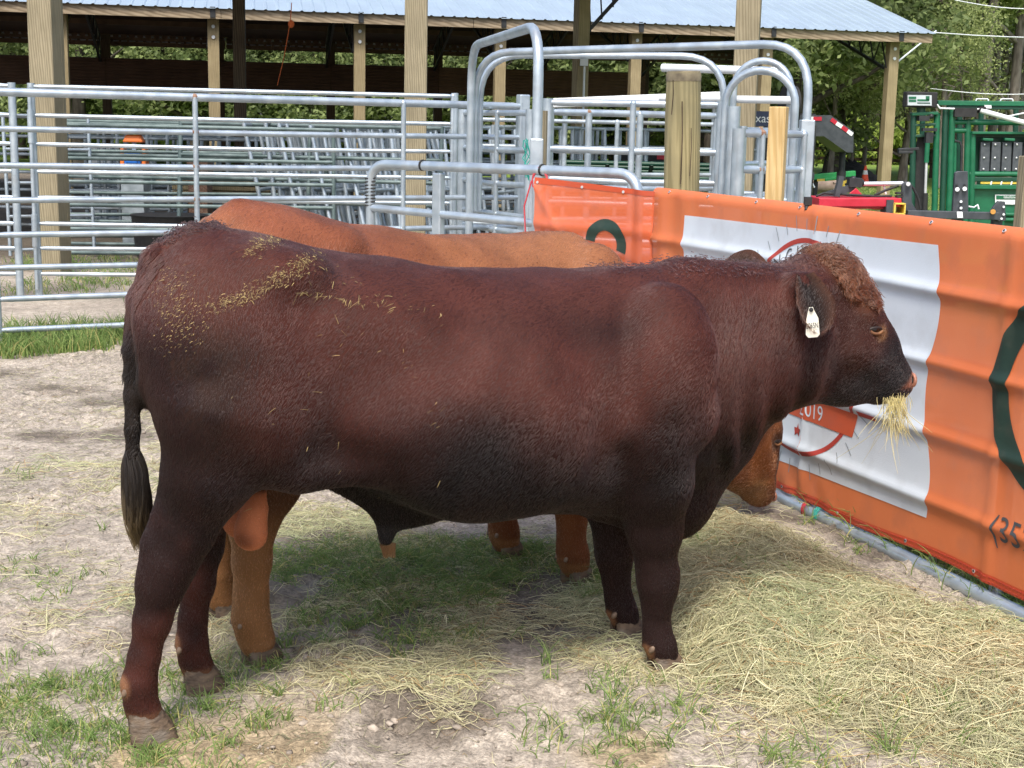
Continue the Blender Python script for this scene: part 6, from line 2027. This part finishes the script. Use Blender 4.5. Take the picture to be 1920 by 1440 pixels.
# timber, boards, tub, small blue machine
P = at(425, 345, 21)
lum = empty('lumber_stack', (P.x, P.y, 0), 'low stack of brown boards under the shed, behind the leaning gates', 'lumber')
for i in range(4):
    for j in range(5):
        m = MB(); m.box((P.x + (j - 2) * 0.02, P.y + j * 0.16, 0.55 + i * 0.075), (1.5, 0.14, 0.06)); m.build('board', PINE_FAR, lum, bevel=0.004)
for dx in (-0.5, 0.5):
    m = MB(); m.box((P.x + dx, P.y + 0.3, 0.25), (0.12, 0.8, 0.5)); m.build('bearer', PINE_DARK, lum)
P = at(318, 400, 17.5)
m = MB(); m.tube([(P.x, P.y, 0), (P.x, P.y, 0.1), (P.x, P.y, 0.50), (P.x, P.y, 0.53)], [0.40, 0.42, 0.46, 0.48], 20)
tag(m.build('water_tub', BLACK), 'black round water tub beneath the left gates', 'tub')
P = at(252, 290, 19.3)
mc = empty('spreader', (P.x, P.y, 0), 'small blue and orange machine far back under the shed', 'machine')
m = MB(); m.box((P.x, P.y, 1.17), (0.22, 0.25, 0.20)); m.box((P.x, P.y - .13, 1.15), (0.16, 0.05, 0.13)); m.build('body', BLUE, mc, bevel=0.02)
for sg in (-1, 1):
    m = MB(); m.box((P.x + sg * 0.145, P.y, 1.18), (0.06, 0.2, 0.26), taper=0.8); m.build('side_frame', ORANGE_P, mc, bevel=0.015)
m = MB(); m.box((P.x, P.y, 1.42), (0.28, 0.18, 0.10), taper=0.7); m.build('hood', ORANGE_P, mc, bevel=0.02)
m = MB(); m.box((P.x, P.y - .02, 1.50), (0.30, 0.2, 0.05)); m.build('top_cap', WHITE, mc, bevel=0.01)
m = MB(); m.box((P.x, P.y, 1.28), (0.05, 0.05, 0.2)); m.box((P.x, P.y, 0.5), (0.3, 0.3, 1.0)); m.build('stand', GALV_DULL, mc)
for k, (u, Y, w, h, z, mt, lab) in enumerate([(195, 24.5, 0.34, 0.3, 0.9, WHITE, 'white feed bag box behind the left gates'), (487, 22.5, 0.5, 0.55, 0.3, PALE, 'pale crate behind the leaning gates'), (375, 20.5, 0.3, 0.42, 0.8, RUST, 'brown cardboard carton on the shed gear')]):
    P = at(u, 300, Y)
    m = MB(); m.box((P.x, P.y, z + h / 2), (w, 0.4, h)); m.box((P.x, P.y, z + h + 0.012), (w + 0.03, 0.43, 0.03)); m.box((P.x, P.y, z / 2), (w * 0.9, 0.36, z)) if z > 0.1 else None
    tag(m.build('crate', mt, bevel=0.01), lab, 'crate')

# ------------------------------------------------------------------ flatbed gooseneck trailer behind the round arches
T0, T1 = at(1010, 250, 24.5), at(1528, 250, 25.2)
tr = empty('gooseneck_trailer', (T0.x, T0.y, 0), 'dark gooseneck flatbed trailer parked behind the pens, neck raised at right', 'trailer')
td = Vector((T1.x - T0.x, T1.y - T0.y, 0)); TL = td.length; td.normalize()
tn = Vector((-td.y, td.x, 0))
TP = lambda s, d, z: Vector((T0.x, T0.y, 0)) + td * s + tn * d + Vector((0, 0, z))
m = MB(); m.beam(TP(0, 1.1, 0.93), TP(TL, 1.1, 0.93), 2.4, 0.12); m.build('deck', GREY_STEEL, tr)
for d in (0.0, 2.3):
    m = MB(); m.beam(TP(0, d, 0.78), TP(TL, d, 0.78), 0.08, 0.26); m.build('frame_beam', STEEL_DARK, tr)
for s in (0.9, 1.9):
    for d in (-0.12, 2.3):
        m = MB(); m.tube([TP(s, d - .1, 0.40), TP(s, d + .12, 0.40)], 0.39, 18); w = m.build('wheel', BLACK, tr)
        m = MB(); m.tube([TP(s, d - .115, 0.40), TP(s, d + .1, 0.40)], 0.2, 14); m.build('rim', WHITE, w)
# neck
m = MB(); m.beam(TP(TL - 0.1, 1.1, 0.95), TP(TL - 0.1, 1.1, 2.02), 0.9, 0.2); m.build('riser', STEEL_DARK, tr)
def neck_side(d):
    pts = [(TL - 0.15, 1.98), (TL + 0.55, 2.0), (TL + 1.0, 1.72), (TL + 1.02, 1.34), (TL + 0.9, 1.34), (TL + 0.45, 1.62), (TL - 0.15, 1.62)]
    return [TP(s, d, z) for s, z in pts]
m = MB(); a_, b_ = neck_side(0.75), neck_side(1.45); k = len(a_)
m.add(a_ + b_, [tuple(range(k)), tuple(range(2 * k - 1, k - 1, -1))] + [((i + 1) % k, i, k + i, k + (i + 1) % k) for i in range(k)])
nk = m.build('neck', GREY_STEEL, tr)
for s0, z0, s1, z1, mt in ((TL + 0.06, 1.985, TL + 0.22, 1.988, WHITE), (TL + 0.22, 1.988, TL + 0.38, 1.992, RED), (TL + 0.56, 1.985, TL + 0.66, 1.92, RED), (TL + 0.66, 1.92, TL + 0.77, 1.855, WHITE), (TL + 0.77, 1.855, TL + 0.88, 1.785, RED), (TL + 0.88, 1.785, TL + 0.98, 1.72, WHITE)):
    m = MB(); m.beam(TP(s0, 0.742, z0 - 0.06), TP(s1, 0.742, z1 - 0.06), 0.01, 0.07); m.build('reflector', mt, nk)
m = MB(); m.tube([TP(TL + 0.95, 1.1, 1.4), TP(TL + 0.95, 1.1, 0.95)], 0.06, 10); m.tube([TP(TL + .95, 1.1, 1.0), TP(TL + .95, 1.1, 0.82)], 0.085, 10); m.build('coupler', STEEL_DARK, tr)
for d in (0.3, 1.9):
    m = MB(); m.box(TP(TL + 0.05, d, 0.95), (0.12, 0.12, 1.7)); m.box(TP(TL + 0.05, d, 0.06), (0.3, 0.3, 0.1)); m.build('jack_leg', STEEL_DARK, tr)
m = MB(); pp = [TP(TL + 0.22, 0.7, 1.7), TP(TL + 0.25, 0.7, 1.2), TP(TL + 0.18, 0.7, 0.9), TP(TL + 0.3, 0.7, 0.7)]
m.tube(pp, 0.02, 6); m.build('safety_chain', CHROME, tr)
m = MB(); m.tube([TP(TL - 0.25, 1.0, 2.15), TP(TL - 0.05, 1.0, 2.15)], 0.36, 18); m.build('spare_wheel', BLACK, tr)
# name board and red lamp facing the pens
m = MB(); m.box(TP(TL - 1.02, -0.1, 1.9), (0.9, 0.05, 0.26), Matrix.Rotation(math.atan2(td.y, td.x), 3, 'Z')); m.beam(TP(TL - 1.4, -0.08, 0.9), TP(TL - 1.4, -0.08, 1.8), 0.05, 0.05); m.beam(TP(TL - 0.65, -0.08, 0.9), TP(TL - 0.65, -0.08, 1.8), 0.05, 0.05)
nb = m.build('name_board', mat('navy_board', (0.03, 0.04, 0.09), (0.04, 0.055, 0.11), rough=0.5), tr)
tv, tf_ = text_tris('Texas T', 0.21)
m = MB(); m.add([TP(TL - 1.02 + a_, -0.135, 1.84 + b_) for a_, b_ in tv], tf_); m.build('lettering', WHITE, nb)
for s, mt in ((TL - 2.75, RED), (TL - 2.6, WHITE)):
    m = MB(); m.box(TP(s, -0.06, 1.22), (0.17, 0.03, 0.09)); m.build('tail_lamp', mt, tr)
m = MB(); m.box(TP(TL - 2.9, -0.02, 1.22), (1.2, 0.04, 0.17)); m.build('lamp_board', BLACK, tr)
# pale sheet on the panel row
a_, b_ = at(1036, 185, 16.0), at(1372, 168, 16.0)
m = MB(); m.beam((a_.x, a_.y, a_.z - 0.05), (b_.x, b_.y, b_.z - 0.07), 0.5, 0.10)
sh = m.build('pale_awning', PALE, bevel=0.01); tag(sh, 'long pale sloping cover sheet at panel top height behind the round log post', 'cover sheet')
for u in (1060, 1340):
    q = at(u, 200, 16.0); m = MB(); m.tube([(q.x, q.y, 0), (q.x, q.y, q.z - .02)], 0.03, 7); m.build('leg', GALV, sh)

# ------------------------------------------------------------------ mulch heap, cone, mower deck, log, red implement
P = at(1592, 320, 50)
m = MB(); n = 26; rings = []
for i in range(9):
    t = i / 8; r = []
    for k in range(n):
        a = 2 * math.pi * k / n
        rr = 1.05 * t * (1 + 0.10 * math.sin(3 * a + i) + 0.06 * math.sin(7 * a + 2 * i)); r.append((P.x + rr * math.cos(a) * 1.25, P.y + rr * math.sin(a), max(-0.05, 0.78 * (1 - t ** 1.25) + 0.05 * math.sin(5 * a + 3 * i) * (1 - t))))
    rings.append(r)
m.add([p for r in rings for p in r], [(i * n + k, i * n + (k + 1) % n, (i + 1) * n + (k + 1) % n, (i + 1) * n + k)[::-1] for i in range(8) for k in range(n)], True)
o = m.build('mulch_heap', mat('black_mulch', (0.008, 0.008, 0.01), (0.03, 0.03, 0.033), rough=0.95, scale=9, bump=1.0, bscale=9)); tag(o, 'dark heap of mulch on the lawn behind the trailer hitch', 'heap')
P = at(1622, 330, 48)
cone = empty('traffic_cone', (P.x, P.y, 0), 'orange traffic cone with a white band in front of the dark heap', 'traffic cone')
m = MB(); m.box((P.x, P.y, 0.04), (0.34, 0.34, 0.06)); m.build('base', CONE, cone, bevel=0.01)
m = MB(); m.tube([(P.x, P.y, 0.06), (P.x, P.y, 0.62)], 0.14, 18, r2=0.03); m.build('cone_body', CONE, cone)
m = MB(); m.tube([(P.x, P.y, 0.32), (P.x, P.y, 0.46)], 0.093, 18, r2=0.066); m.build('white_band', WHITE, cone)
A_, B_ = at(1508, 349, 40), at(1583, 352, 39.2)
lg = MB(); lg.tube([A_, A_.lerp(B_, 0.5) + Vector((0, 0, 0.01)), B_], [0.215, 0.205, 0.19], 18)
q = A_.lerp(B_, 0.7); lg.tube([q + Vector((0, -0.12, 0.1)), q + Vector((0.02, -0.24, 0.15))], 0.04, 7)
tag(lg.build('fallen_log', CONCRETE), 'thick grey brown log lying under the bright green mower arm', 'log')
YM = 37.5
D3 = lambda u, v, dy=0.0: at(u, v, YM + dy)
mw = empty('mower_arm', (D3(1560, 340).x, YM, 0), 'bright green mower frame with yellow wheel beside the log', 'mower')
m = MB(); m.beam(D3(1515, 333), D3(1602, 325), 0.3, 0.14); m.beam(D3(1545, 337, -.1), D3(1580, 331, -.1), 0.3, 0.07); m.build('frame', DEERGREEN, mw, bevel=0.01)
m = MB(); m.beam(D3(1532, 338, -.2), D3(1566, 336, -.2), 0.03, 0.06); m.build('decal_strip', YELLOW, mw)
wq = D3(1588, 345, -.2)
m = MB(); m.tube([(wq.x - .04, wq.y - 0.1, wq.z), (wq.x + .04, wq.y + 0.1, wq.z)], 0.17, 16); w = m.build('wheel', BLACK, mw)
m = MB(); m.tube([(wq.x - .045, wq.y - 0.12, wq.z), (wq.x + .03, wq.y + 0.08, wq.z)], 0.11, 14); m.build('rim', YELLOW, w)
m = MB(); m.tube([(wq.x - .05, wq.y - 0.13, wq.z), (wq.x + .03, wq.y + 0.08, wq.z)], 0.035, 8); m.build('hub', BLACK, w)
q = D3(1600, 327); m = MB(); m.beam(wq, q, 0.06, 0.07); m.beam(D3(1530, 334), (D3(1530, 334).x, YM, 0), 0.1, 0.1); m.build('strut', STEEL_DARK, mw)

YI = 14.5
A3 = lambda u, v, dy=0.0: at(u, v, YI + dy)
im = empty('red_implement', (A3(1600, 380).x, YI, 0), 'bright red tractor implement with hydraulic rod, left of the green chute', 'implement')
m = MB()
a_, b_, c_ = A3(1520, 372), A3(1676, 370), A3(1676, 384)
m.beam(A3(1525, 377), A3(1677, 377), 0.55, 0.085); m.beam(A3(1560, 384), A3(1660, 384), 0.4, 0.06)
m.add([A3(1605, 352), A3(1618, 366), A3(1588, 366), A3(1605, 352, .08), A3(1618, 366, .08), A3(1588, 366, .08)], [(0, 2, 1), (3, 4, 5), (0, 1, 4, 3), (1, 2, 5, 4), (2, 0, 3, 5)])
m.build('frame', RED, im, bevel=0.008)
m = MB(); m.tube([A3(1604, 345, .1), A3(1693, 344, .1)], 0.024, 10); m.build('hydraulic_rod', CHROME, im)
m = MB(); m.beam(A3(1535, 371, .1), A3(1603, 350, .1), 0.06, 0.07); m.beam(A3(1568, 368, -.1), A3(1577, 330, -.1), 0.05, 0.09); m.build('lift_arm', GREY_STEEL, im)
m = MB(); m.box(A3(1602, 342, .1), (0.13, 0.14, 0.09)); m.ball(A3(1612, 343, .08), 0.05, 8, 6); m.ball(A3(1600, 336, .08), 0.035, 8, 6); m.build('valve_block', STEEL_DARK, im)
m = MB()
for q in ([(1640, 366), (1660, 357), (1685, 348)], [(1530, 368), (1545, 362), (1590, 365), (1640, 368), (1672, 368)], [(1700, 342), (1712, 352), (1722, 372), (1726, 392)]):
    m.tube([A3(u, v, -.05) for u, v in q], 0.014, 6)
m.build('hose', BLACK, im)
m = MB(); m.tube([A3(1657, 348, .12), A3(1661, 364, .12)], 0.01, 6); m.build('pin_rod', WHITE, im)
m = MB(); m.beam(A3(1635, 388), A3(1665, 388), 0.2, 0.05); m.build('tool_bar', AMBER, im)
m = MB()
q = A3(1680, 390, -.2)
for dx, dz, sx, sz in ((-.05, 0, .012, .1), (.05, 0, .012, .1), (0, .05, .11, .012), (0, -.05, .11, .012)): m.box(q + Vector((dx, 0, dz)), (sx, 0.3, sz))
m.build('square_tube', YELLOW, im)
m = MB(); m.box(A3(1664, 386, -.2), (0.07, 0.2, 0.13)); m.beam(A3(1595, 380, .3), A3(1595, 640, .3), 0.09, 0.09); m.beam(A3(1660, 380, .3), A3(1660, 640, .3), 0.09, 0.09); m.build('stand_leg', GREY_STEEL, im)

# ------------------------------------------------------------------ green squeeze chute
YC = 16.5
C3 = lambda u, v, dy=0.0: at(u, v, YC + dy)
ch = empty('squeeze_chute', (C3(1800, 300).x, YC, 0), 'green steel cattle squeeze chute with grey rubber pads and a scale screen', 'squeeze chute')
def down(u, v0, v1, dy=0.0, r=0.034, matl=GREEN, name='post', u1=None):
    a = C3(u, v0, dy); b = C3(u1 if u1 is not None else u, v1, dy)
    m = MB(); m.tube([a, (b.x, b.y, b.z)], r, 9); return m.build(name, matl, ch)
V1 = 470
for u, v0, r, u1, mt in ((1713, 216, 0.035, 1708, GREEN_DARK), (1757, 212, 0.036, 1750, GREEN), (1773, 204, 0.035, 1764, GREEN_DARK), (1786, 204, 0.038, 1776, GREEN), (1791, 262, 0.02, 1787, GREEN), (1815, 226, 0.036, 1809, GREEN), (1824, 248, 0.036, 1820, GREEN)):
    down(u, v0, V1, 0, r, mt, u1=u1)
for u, v0, r in ((1730, 216, 0.033), (1800, 205, 0.033), (1840, 200, 0.033), (1905, 200, 0.033)):
    down(u, v0, V1, 1.0, r, GREEN_DARK, u1=u - 6)
def bar(u0, v0, u1, v1, w, h, matl, name, dy=0.0, par=None):
    m = MB(); m.beam(C3(u0, v0, dy), C3(u1, v1, dy), w, h); return m.build(name, matl, par or ch, bevel=0.006)
bar(1757, 193, 2080, 196, 0.09, 0.055, GREEN, 'top_beam'); bar(1775, 201, 2080, 204, 0.05, 0.04, GREEN_DARK, 'top_beam')
bar(1757, 193, 2080, 196, 0.09, 0.055, GREEN_DARK, 'top_beam', 1.0)
m = MB(); m.tube([C3(1815, 229), C3(2080, 231)], 0.033, 9); m.build('side_rail', GREEN, ch)
m = MB(); m.tube([C3(1786, 229), C3(1815, 229)], 0.028, 9); m.tube([C3(1784, 245), C3(1818, 245)], 0.03, 9); m.build('cross_tube', GREEN, ch)
bar(1820, 249, 2080, 250, 0.12, 0.03, GREEN, 'pad_rail'); bar(1826, 254, 2080, 256, 0.04, 0.05, GREEN_DARK, 'pad_rail', .1)
for i in range(7):
    u = 1838 + i * 20.3
    m = MB(); a_ = [C3(u + 2, 266), C3(u + 19, 266.5), C3(u + 17, 322), C3(u - 1, 321.5)]
    b_ = [p + Vector((0, 0.05, 0)) for p in a_]
    m.add(a_ + b_, [(0, 3, 2, 1), (4, 5, 6, 7), (0, 1, 5, 4), (1, 2, 6, 5), (2, 3, 7, 6), (3, 0, 4, 7)])
    pad = m.build('rubber_pad', RUBBER, ch, bevel=0.008)
    for du, v in ((8, 271), (7, 296), (6, 317)):
        m = MB(); m.ball(C3(u + du, v, -.005), 0.013, 6, 4); m.build('bolt_head', CHROME, pad)
    if i % 2 == 0: bar(u + 3, 261, u + 22, 262, 0.1, 0.03, GREEN, 'pad_latch')
m = MB(); m.add([C3(1828, 252, .12), C3(2080, 254, .12), C3(2080, 330, .12), C3(1828, 328, .12), C3(1828, 252, .16), C3(2080, 254, .16), C3(2080, 330, .16), C3(1828, 328, .16)], [(0, 3, 2, 1), (4, 5, 6, 7), (0, 1, 5, 4), (2, 3, 7, 6), (3, 0, 4, 7)]); m.build('pad_frame', GREEN_DARK, ch)
m = MB(); m.tube([C3(1817, 326), C3(2080, 328)], 0.03, 9); m.build('side_rail', GREEN, ch)
bar(1824, 336, 2080, 338, 0.05, 0.05, GREEN_DARK, 'slot_rail'); bar(1824, 350, 2080, 352, 0.06, 0.05, GREEN, 'slot_rail')
bar(1838, 342, 2080, 344, 0.03, 0.035, YELLOW, 'spacer_bar')
for i in range(7):
    u = 1858 + i * 19
    bar(u + 1, 336, u - 2, 350, 0.02, 0.05, PALE, 'spacer')
m = MB(); a_ = [C3(1824, 353, .04), C3(2080, 355, .04), C3(2080, 425, .04), C3(1821, 425, .04)]; b_ = [p + Vector((0, 0.04, 0)) for p in a_]
m.add(a_ + b_, [(0, 3, 2, 1), (4, 5, 6, 7), (0, 1, 5, 4), (1, 2, 6, 5), (2, 3, 7, 6), (3, 0, 4, 7)]); m.build('side_sheet', GREEN, ch)
m = MB(); m.tube([C3(1885, 402), C3(2080, 404)], 0.025, 8); m.tube([C3(1885, 412), C3(2080, 414)], 0.025, 8); m.build('lower_rail', GREEN, ch)
# sign on the sheet
def plate(u0, v0, u1, v1, dy, matl, name, par, th=0.01):
    m = MB(); a_ = [C3(u0, v0, dy), C3(u1, v0 + (u1 - u0) * 0.01, dy), C3(u1, v1 + (u1 - u0) * 0.01, dy), C3(u0, v1, dy)]; b_ = [p + Vector((0, th, 0)) for p in a_]
    m.add(a_ + b_, [(0, 3, 2, 1), (4, 5, 6, 7), (0, 1, 5, 4), (1, 2, 6, 5), (2, 3, 7, 6), (3, 0, 4, 7)]); return m.build(name, matl, par)
sg = plate(1866, 365, 1932, 383, 0.02, WHITE, 'sign', ch)
plate(1868, 366.5, 1931, 373.5, 0.014, GREEN, 'sign_panel', sg, 0.004)
tv, tf_ = text_tris('lakeland', 0.047)
q = C3(1894, 372, .008); m = MB(); m.add([(q.x + a_, q.y, q.z + b_) for a_, b_ in tv], tf_); m.build('lettering', WHITE, sg)
# scale screen
sc_ = MB(); q = C3(1725, 187, -.05); sc_.box(q, (0.37, 0.12, 0.175), Matrix.Rotation(0.12, 3, 'Z')); scr = sc_.build('scale_head', BLACK, ch, bevel=0.012)
plate(1702, 178, 1747, 197.5, -.135, mat('screen_grey', (0.42, 0.48, 0.5), (0.5, 0.56, 0.58), rough=0.3), 'screen', scr, 0.01)
plate(1704, 181, 1718, 185.5, -.139, GREEN, 'screen_block', scr, 0.003); plate(1704, 187, 1718, 191, -.139, GREEN, 'screen_block', scr, 0.003)
plate(1720, 186, 1742, 189.5, -.139, GREEN, 'screen_block', scr, 0.003); plate(1736, 180, 1743, 188, -.139, GREEN, 'screen_block', scr, 0.003); plate(1720, 192, 1744, 194, -.139, GREEN_DARK, 'screen_block', scr, 0.003)
m = MB(); m.tube([C3(1727, 200), C3(1727, 216)], 0.05, 8); m.build('screen_mount', GREEN_DARK, ch)
bar(1708, 214, 1757, 212, 0.12, 0.035, GREEN, 'head_beam'); bar(1712, 235, 1755, 233, 0.06, 0.03, GREEN_DARK, 'head_beam'); bar(1712, 255, 1755, 254, 0.06, 0.03, GREEN_DARK, 'head_beam')
m = MB(); m.box(C3(1730, 222), (0.12, 0.15, 0.06)); m.box(C3(1741, 258, -.05), (0.08, 0.1, 0.12)); m.box(C3(1742, 243, -.05), (0.16, 0.08, 0.035)); m.ball(C3(1746, 218, -.06), 0.03, 8, 6); m.build('latch_gear', STEEL_DARK, ch)
m = MB(); pts = [C3(1722, 256, .06), C3(1738, 256, .06), C3(1736, 420, .06), C3(1714, 420, .06), C3(1716, 300, .06)]; b_ = [p + Vector((0, 0.04, 0)) for p in pts]; k = 5
m.add(pts + b_, [tuple(range(k - 1, -1, -1)), tuple(range(k, 2 * k))] + [(i, (i + 1) % k, k + (i + 1) % k, k + i) for i in range(k)]); m.build('head_gate', BLACK, ch)
m = MB(); m.tube([C3(1739, 268, -.08), C3(1737, 305, -.08)], 0.028, 9); m.build('cylinder_sleeve', GREEN, ch)
m = MB(); m.tube([C3(1737, 305, -.08), C3(1735, 362, -.08)], 0.016, 9); m.build('cylinder_rod', CHROME, ch)
m = MB(); m.tube([C3(1735, 362, -.08), C3(1734, 400, -.08)], 0.03, 9); m.build('cylinder_foot', BLACK, ch)
bar(1684, 281, 1722, 279, 0.07, 0.035, STEEL_DARK, 'side_step'); bar(1684, 286, 1712, 285, 0.07, 0.03, STEEL_DARK, 'side_step')
m = MB(); m.tube([C3(1838, 207, -.08), C3(1905, 226, -.12), C3(1985, 246, -.12)], 0.03, 9); m.build('hydraulic_arm', PALE, ch)
m = MB(); m.tube([C3(1757, 196, -.06), C3(1762, 203, -.07), C3(1790, 204, -.07), C3(1815, 207, -.07), C3(1838, 204, -.07)], 0.012, 6); m.tube([C3(1850, 210, -.05), C3(1885, 219, -.05), C3(1920, 212, -.05)], 0.010, 6); m.build('hose', PALE, ch)
m = MB(); m.box(C3(1806, 211), (0.25, 0.2, 0.1)); m.box(C3(1840, 206, -.05), (0.07, 0.1, 0.07)); m.build('pump_block', BLACK, ch)
m = MB(); m.tube([C3(1808, 195), C3(1808, 240)], 0.010, 6); m.tube([C3(1790, 264, -.02), C3(1800, 266, -.02), C3(1803, 275, -.02), C3(1802, 320, -.02)], 0.014, 6); m.build('control_rod', STEEL_DARK, ch)
for u in (1830, 1876):
    m = MB(); m.tube(round_path([C3(u, 194), C3(u, 185.5), C3(u + 23, 185.5), C3(u + 23, 194)], 0.02, 4), 0.009, 6); m.build('lift_loop', PALE, ch)
plate(1846, 197, 1859, 203, -.05, WHITE, 'label_plate', ch, 0.005)
for dy, n_ in ((0.0, 'skid'), (1.0, 'skid')):
    m = MB(); a_ = C3(1700, 400, dy); m.beam((a_.x, a_.y, 0.06), (a_.x + 2.6, a_.y, 0.06), 0.1, 0.12); m.build(n_, STEEL_DARK, ch)
# black three point hitch frame in front of the chute
YH = 14.2
H3 = lambda u, v, dy=0.0: at(u, v, YH + dy)
hf = empty('hitch_frame', (H3(1790, 400).x, YH, 0), 'dark grey hitch frame with upright plates in front of the green chute', 'hitch')
def hplate(pts, th, name, matl=GREY_STEEL, dy=0.0):
    m = MB(); a_ = [H3(u, v, dy) for u, v in pts]; b_ = [p + Vector((0, th, 0)) for p in a_]; k = len(pts)
    m.add(a_ + b_, [tuple(range(k - 1, -1, -1)), tuple(range(k, 2 * k))] + [(i, (i + 1) % k, k + (i + 1) % k, k + i) for i in range(k)]); return m.build(name, matl, hf, bevel=0.006)
up_ = hplate([(1791, 324), (1796, 321), (1815, 321), (1816, 400), (1786, 400)], 0.05, 'upright_plate')
m = MB()
for u, v, r in ((1795, 355, .022), (1809, 354, .022), (1802, 378, .014), (1802, 390, .014)):
    m = MB(); m.tube([H3(u, v), H3(u, v, -.05)], r, 9); m.build('bolt_head', PALE, up_)
m = MB(); m.tube([H3(1794, 346, -.02), H3(1795, 357, -.02)], 0.012, 6); m.tube([H3(1809, 346, -.02), H3(1808, 357, -.02)], 0.012, 6); m.build('pin', BLACK, up_)
lf = hplate([(1692, 346), (1697, 341), (1706, 341), (1710, 346), (1710, 380), (1722, 400), (1690, 400)], 0.05, 'side_plate', dy=.1)
m = MB(); m.tube([H3(1703, 345, .1), H3(1703, 345, .04)], 0.022, 10); m.build('bolt_head', CHROME, lf)
m = MB()
for v in (362, 368, 379): m.beam(H3(1680, v, .1), H3(1692, v, .1), 0.08, 0.02)
m.build('spring_leaf', BLACK, hf)
m = MB(); m.beam(H3(1700, 401), H3(1870, 405), 0.09, 0.075); m.build('cross_bar', GREY_STEEL, hf, bevel=0.006)
rp = hplate([(1863, 388), (1872, 377), (1885, 378), (1886, 414), (1874, 416), (1856, 400)], 0.05, 'end_plate', dy=-.03)
for u, v in ((1882, 388), (1882, 402), (1878, 410)):
    m = MB(); m.tube([H3(u, v, -.03), H3(u, v, -.06)], 0.012, 8); m.build('bolt_head', PALE, rp)
m = MB(); m.tube([H3(1862, 397, -.04), H3(1862, 397, -.12)], 0.026, 10); m.build('pulley', AMBER, rp)
hplate([(1794, 397), (1805, 397), (1806, 409), (1795, 409)], 0.01, 'label_plate', WHITE, dy=-.06)
m = MB(); m.tube([H3(1816, 387, .05), H3(1826, 389, .05), H3(1833, 384, .05), H3(1835, 392, .05)], 0.010, 6); m.build('handle', PALE, hf)
for u in (1712, 1800, 1875):
    a_ = H3(u, 400); m = MB(); m.box((a_.x, a_.y + 0.08, a_.z / 2), (0.09, 0.09, a_.z)); m.build('leg', GREY_STEEL, hf)
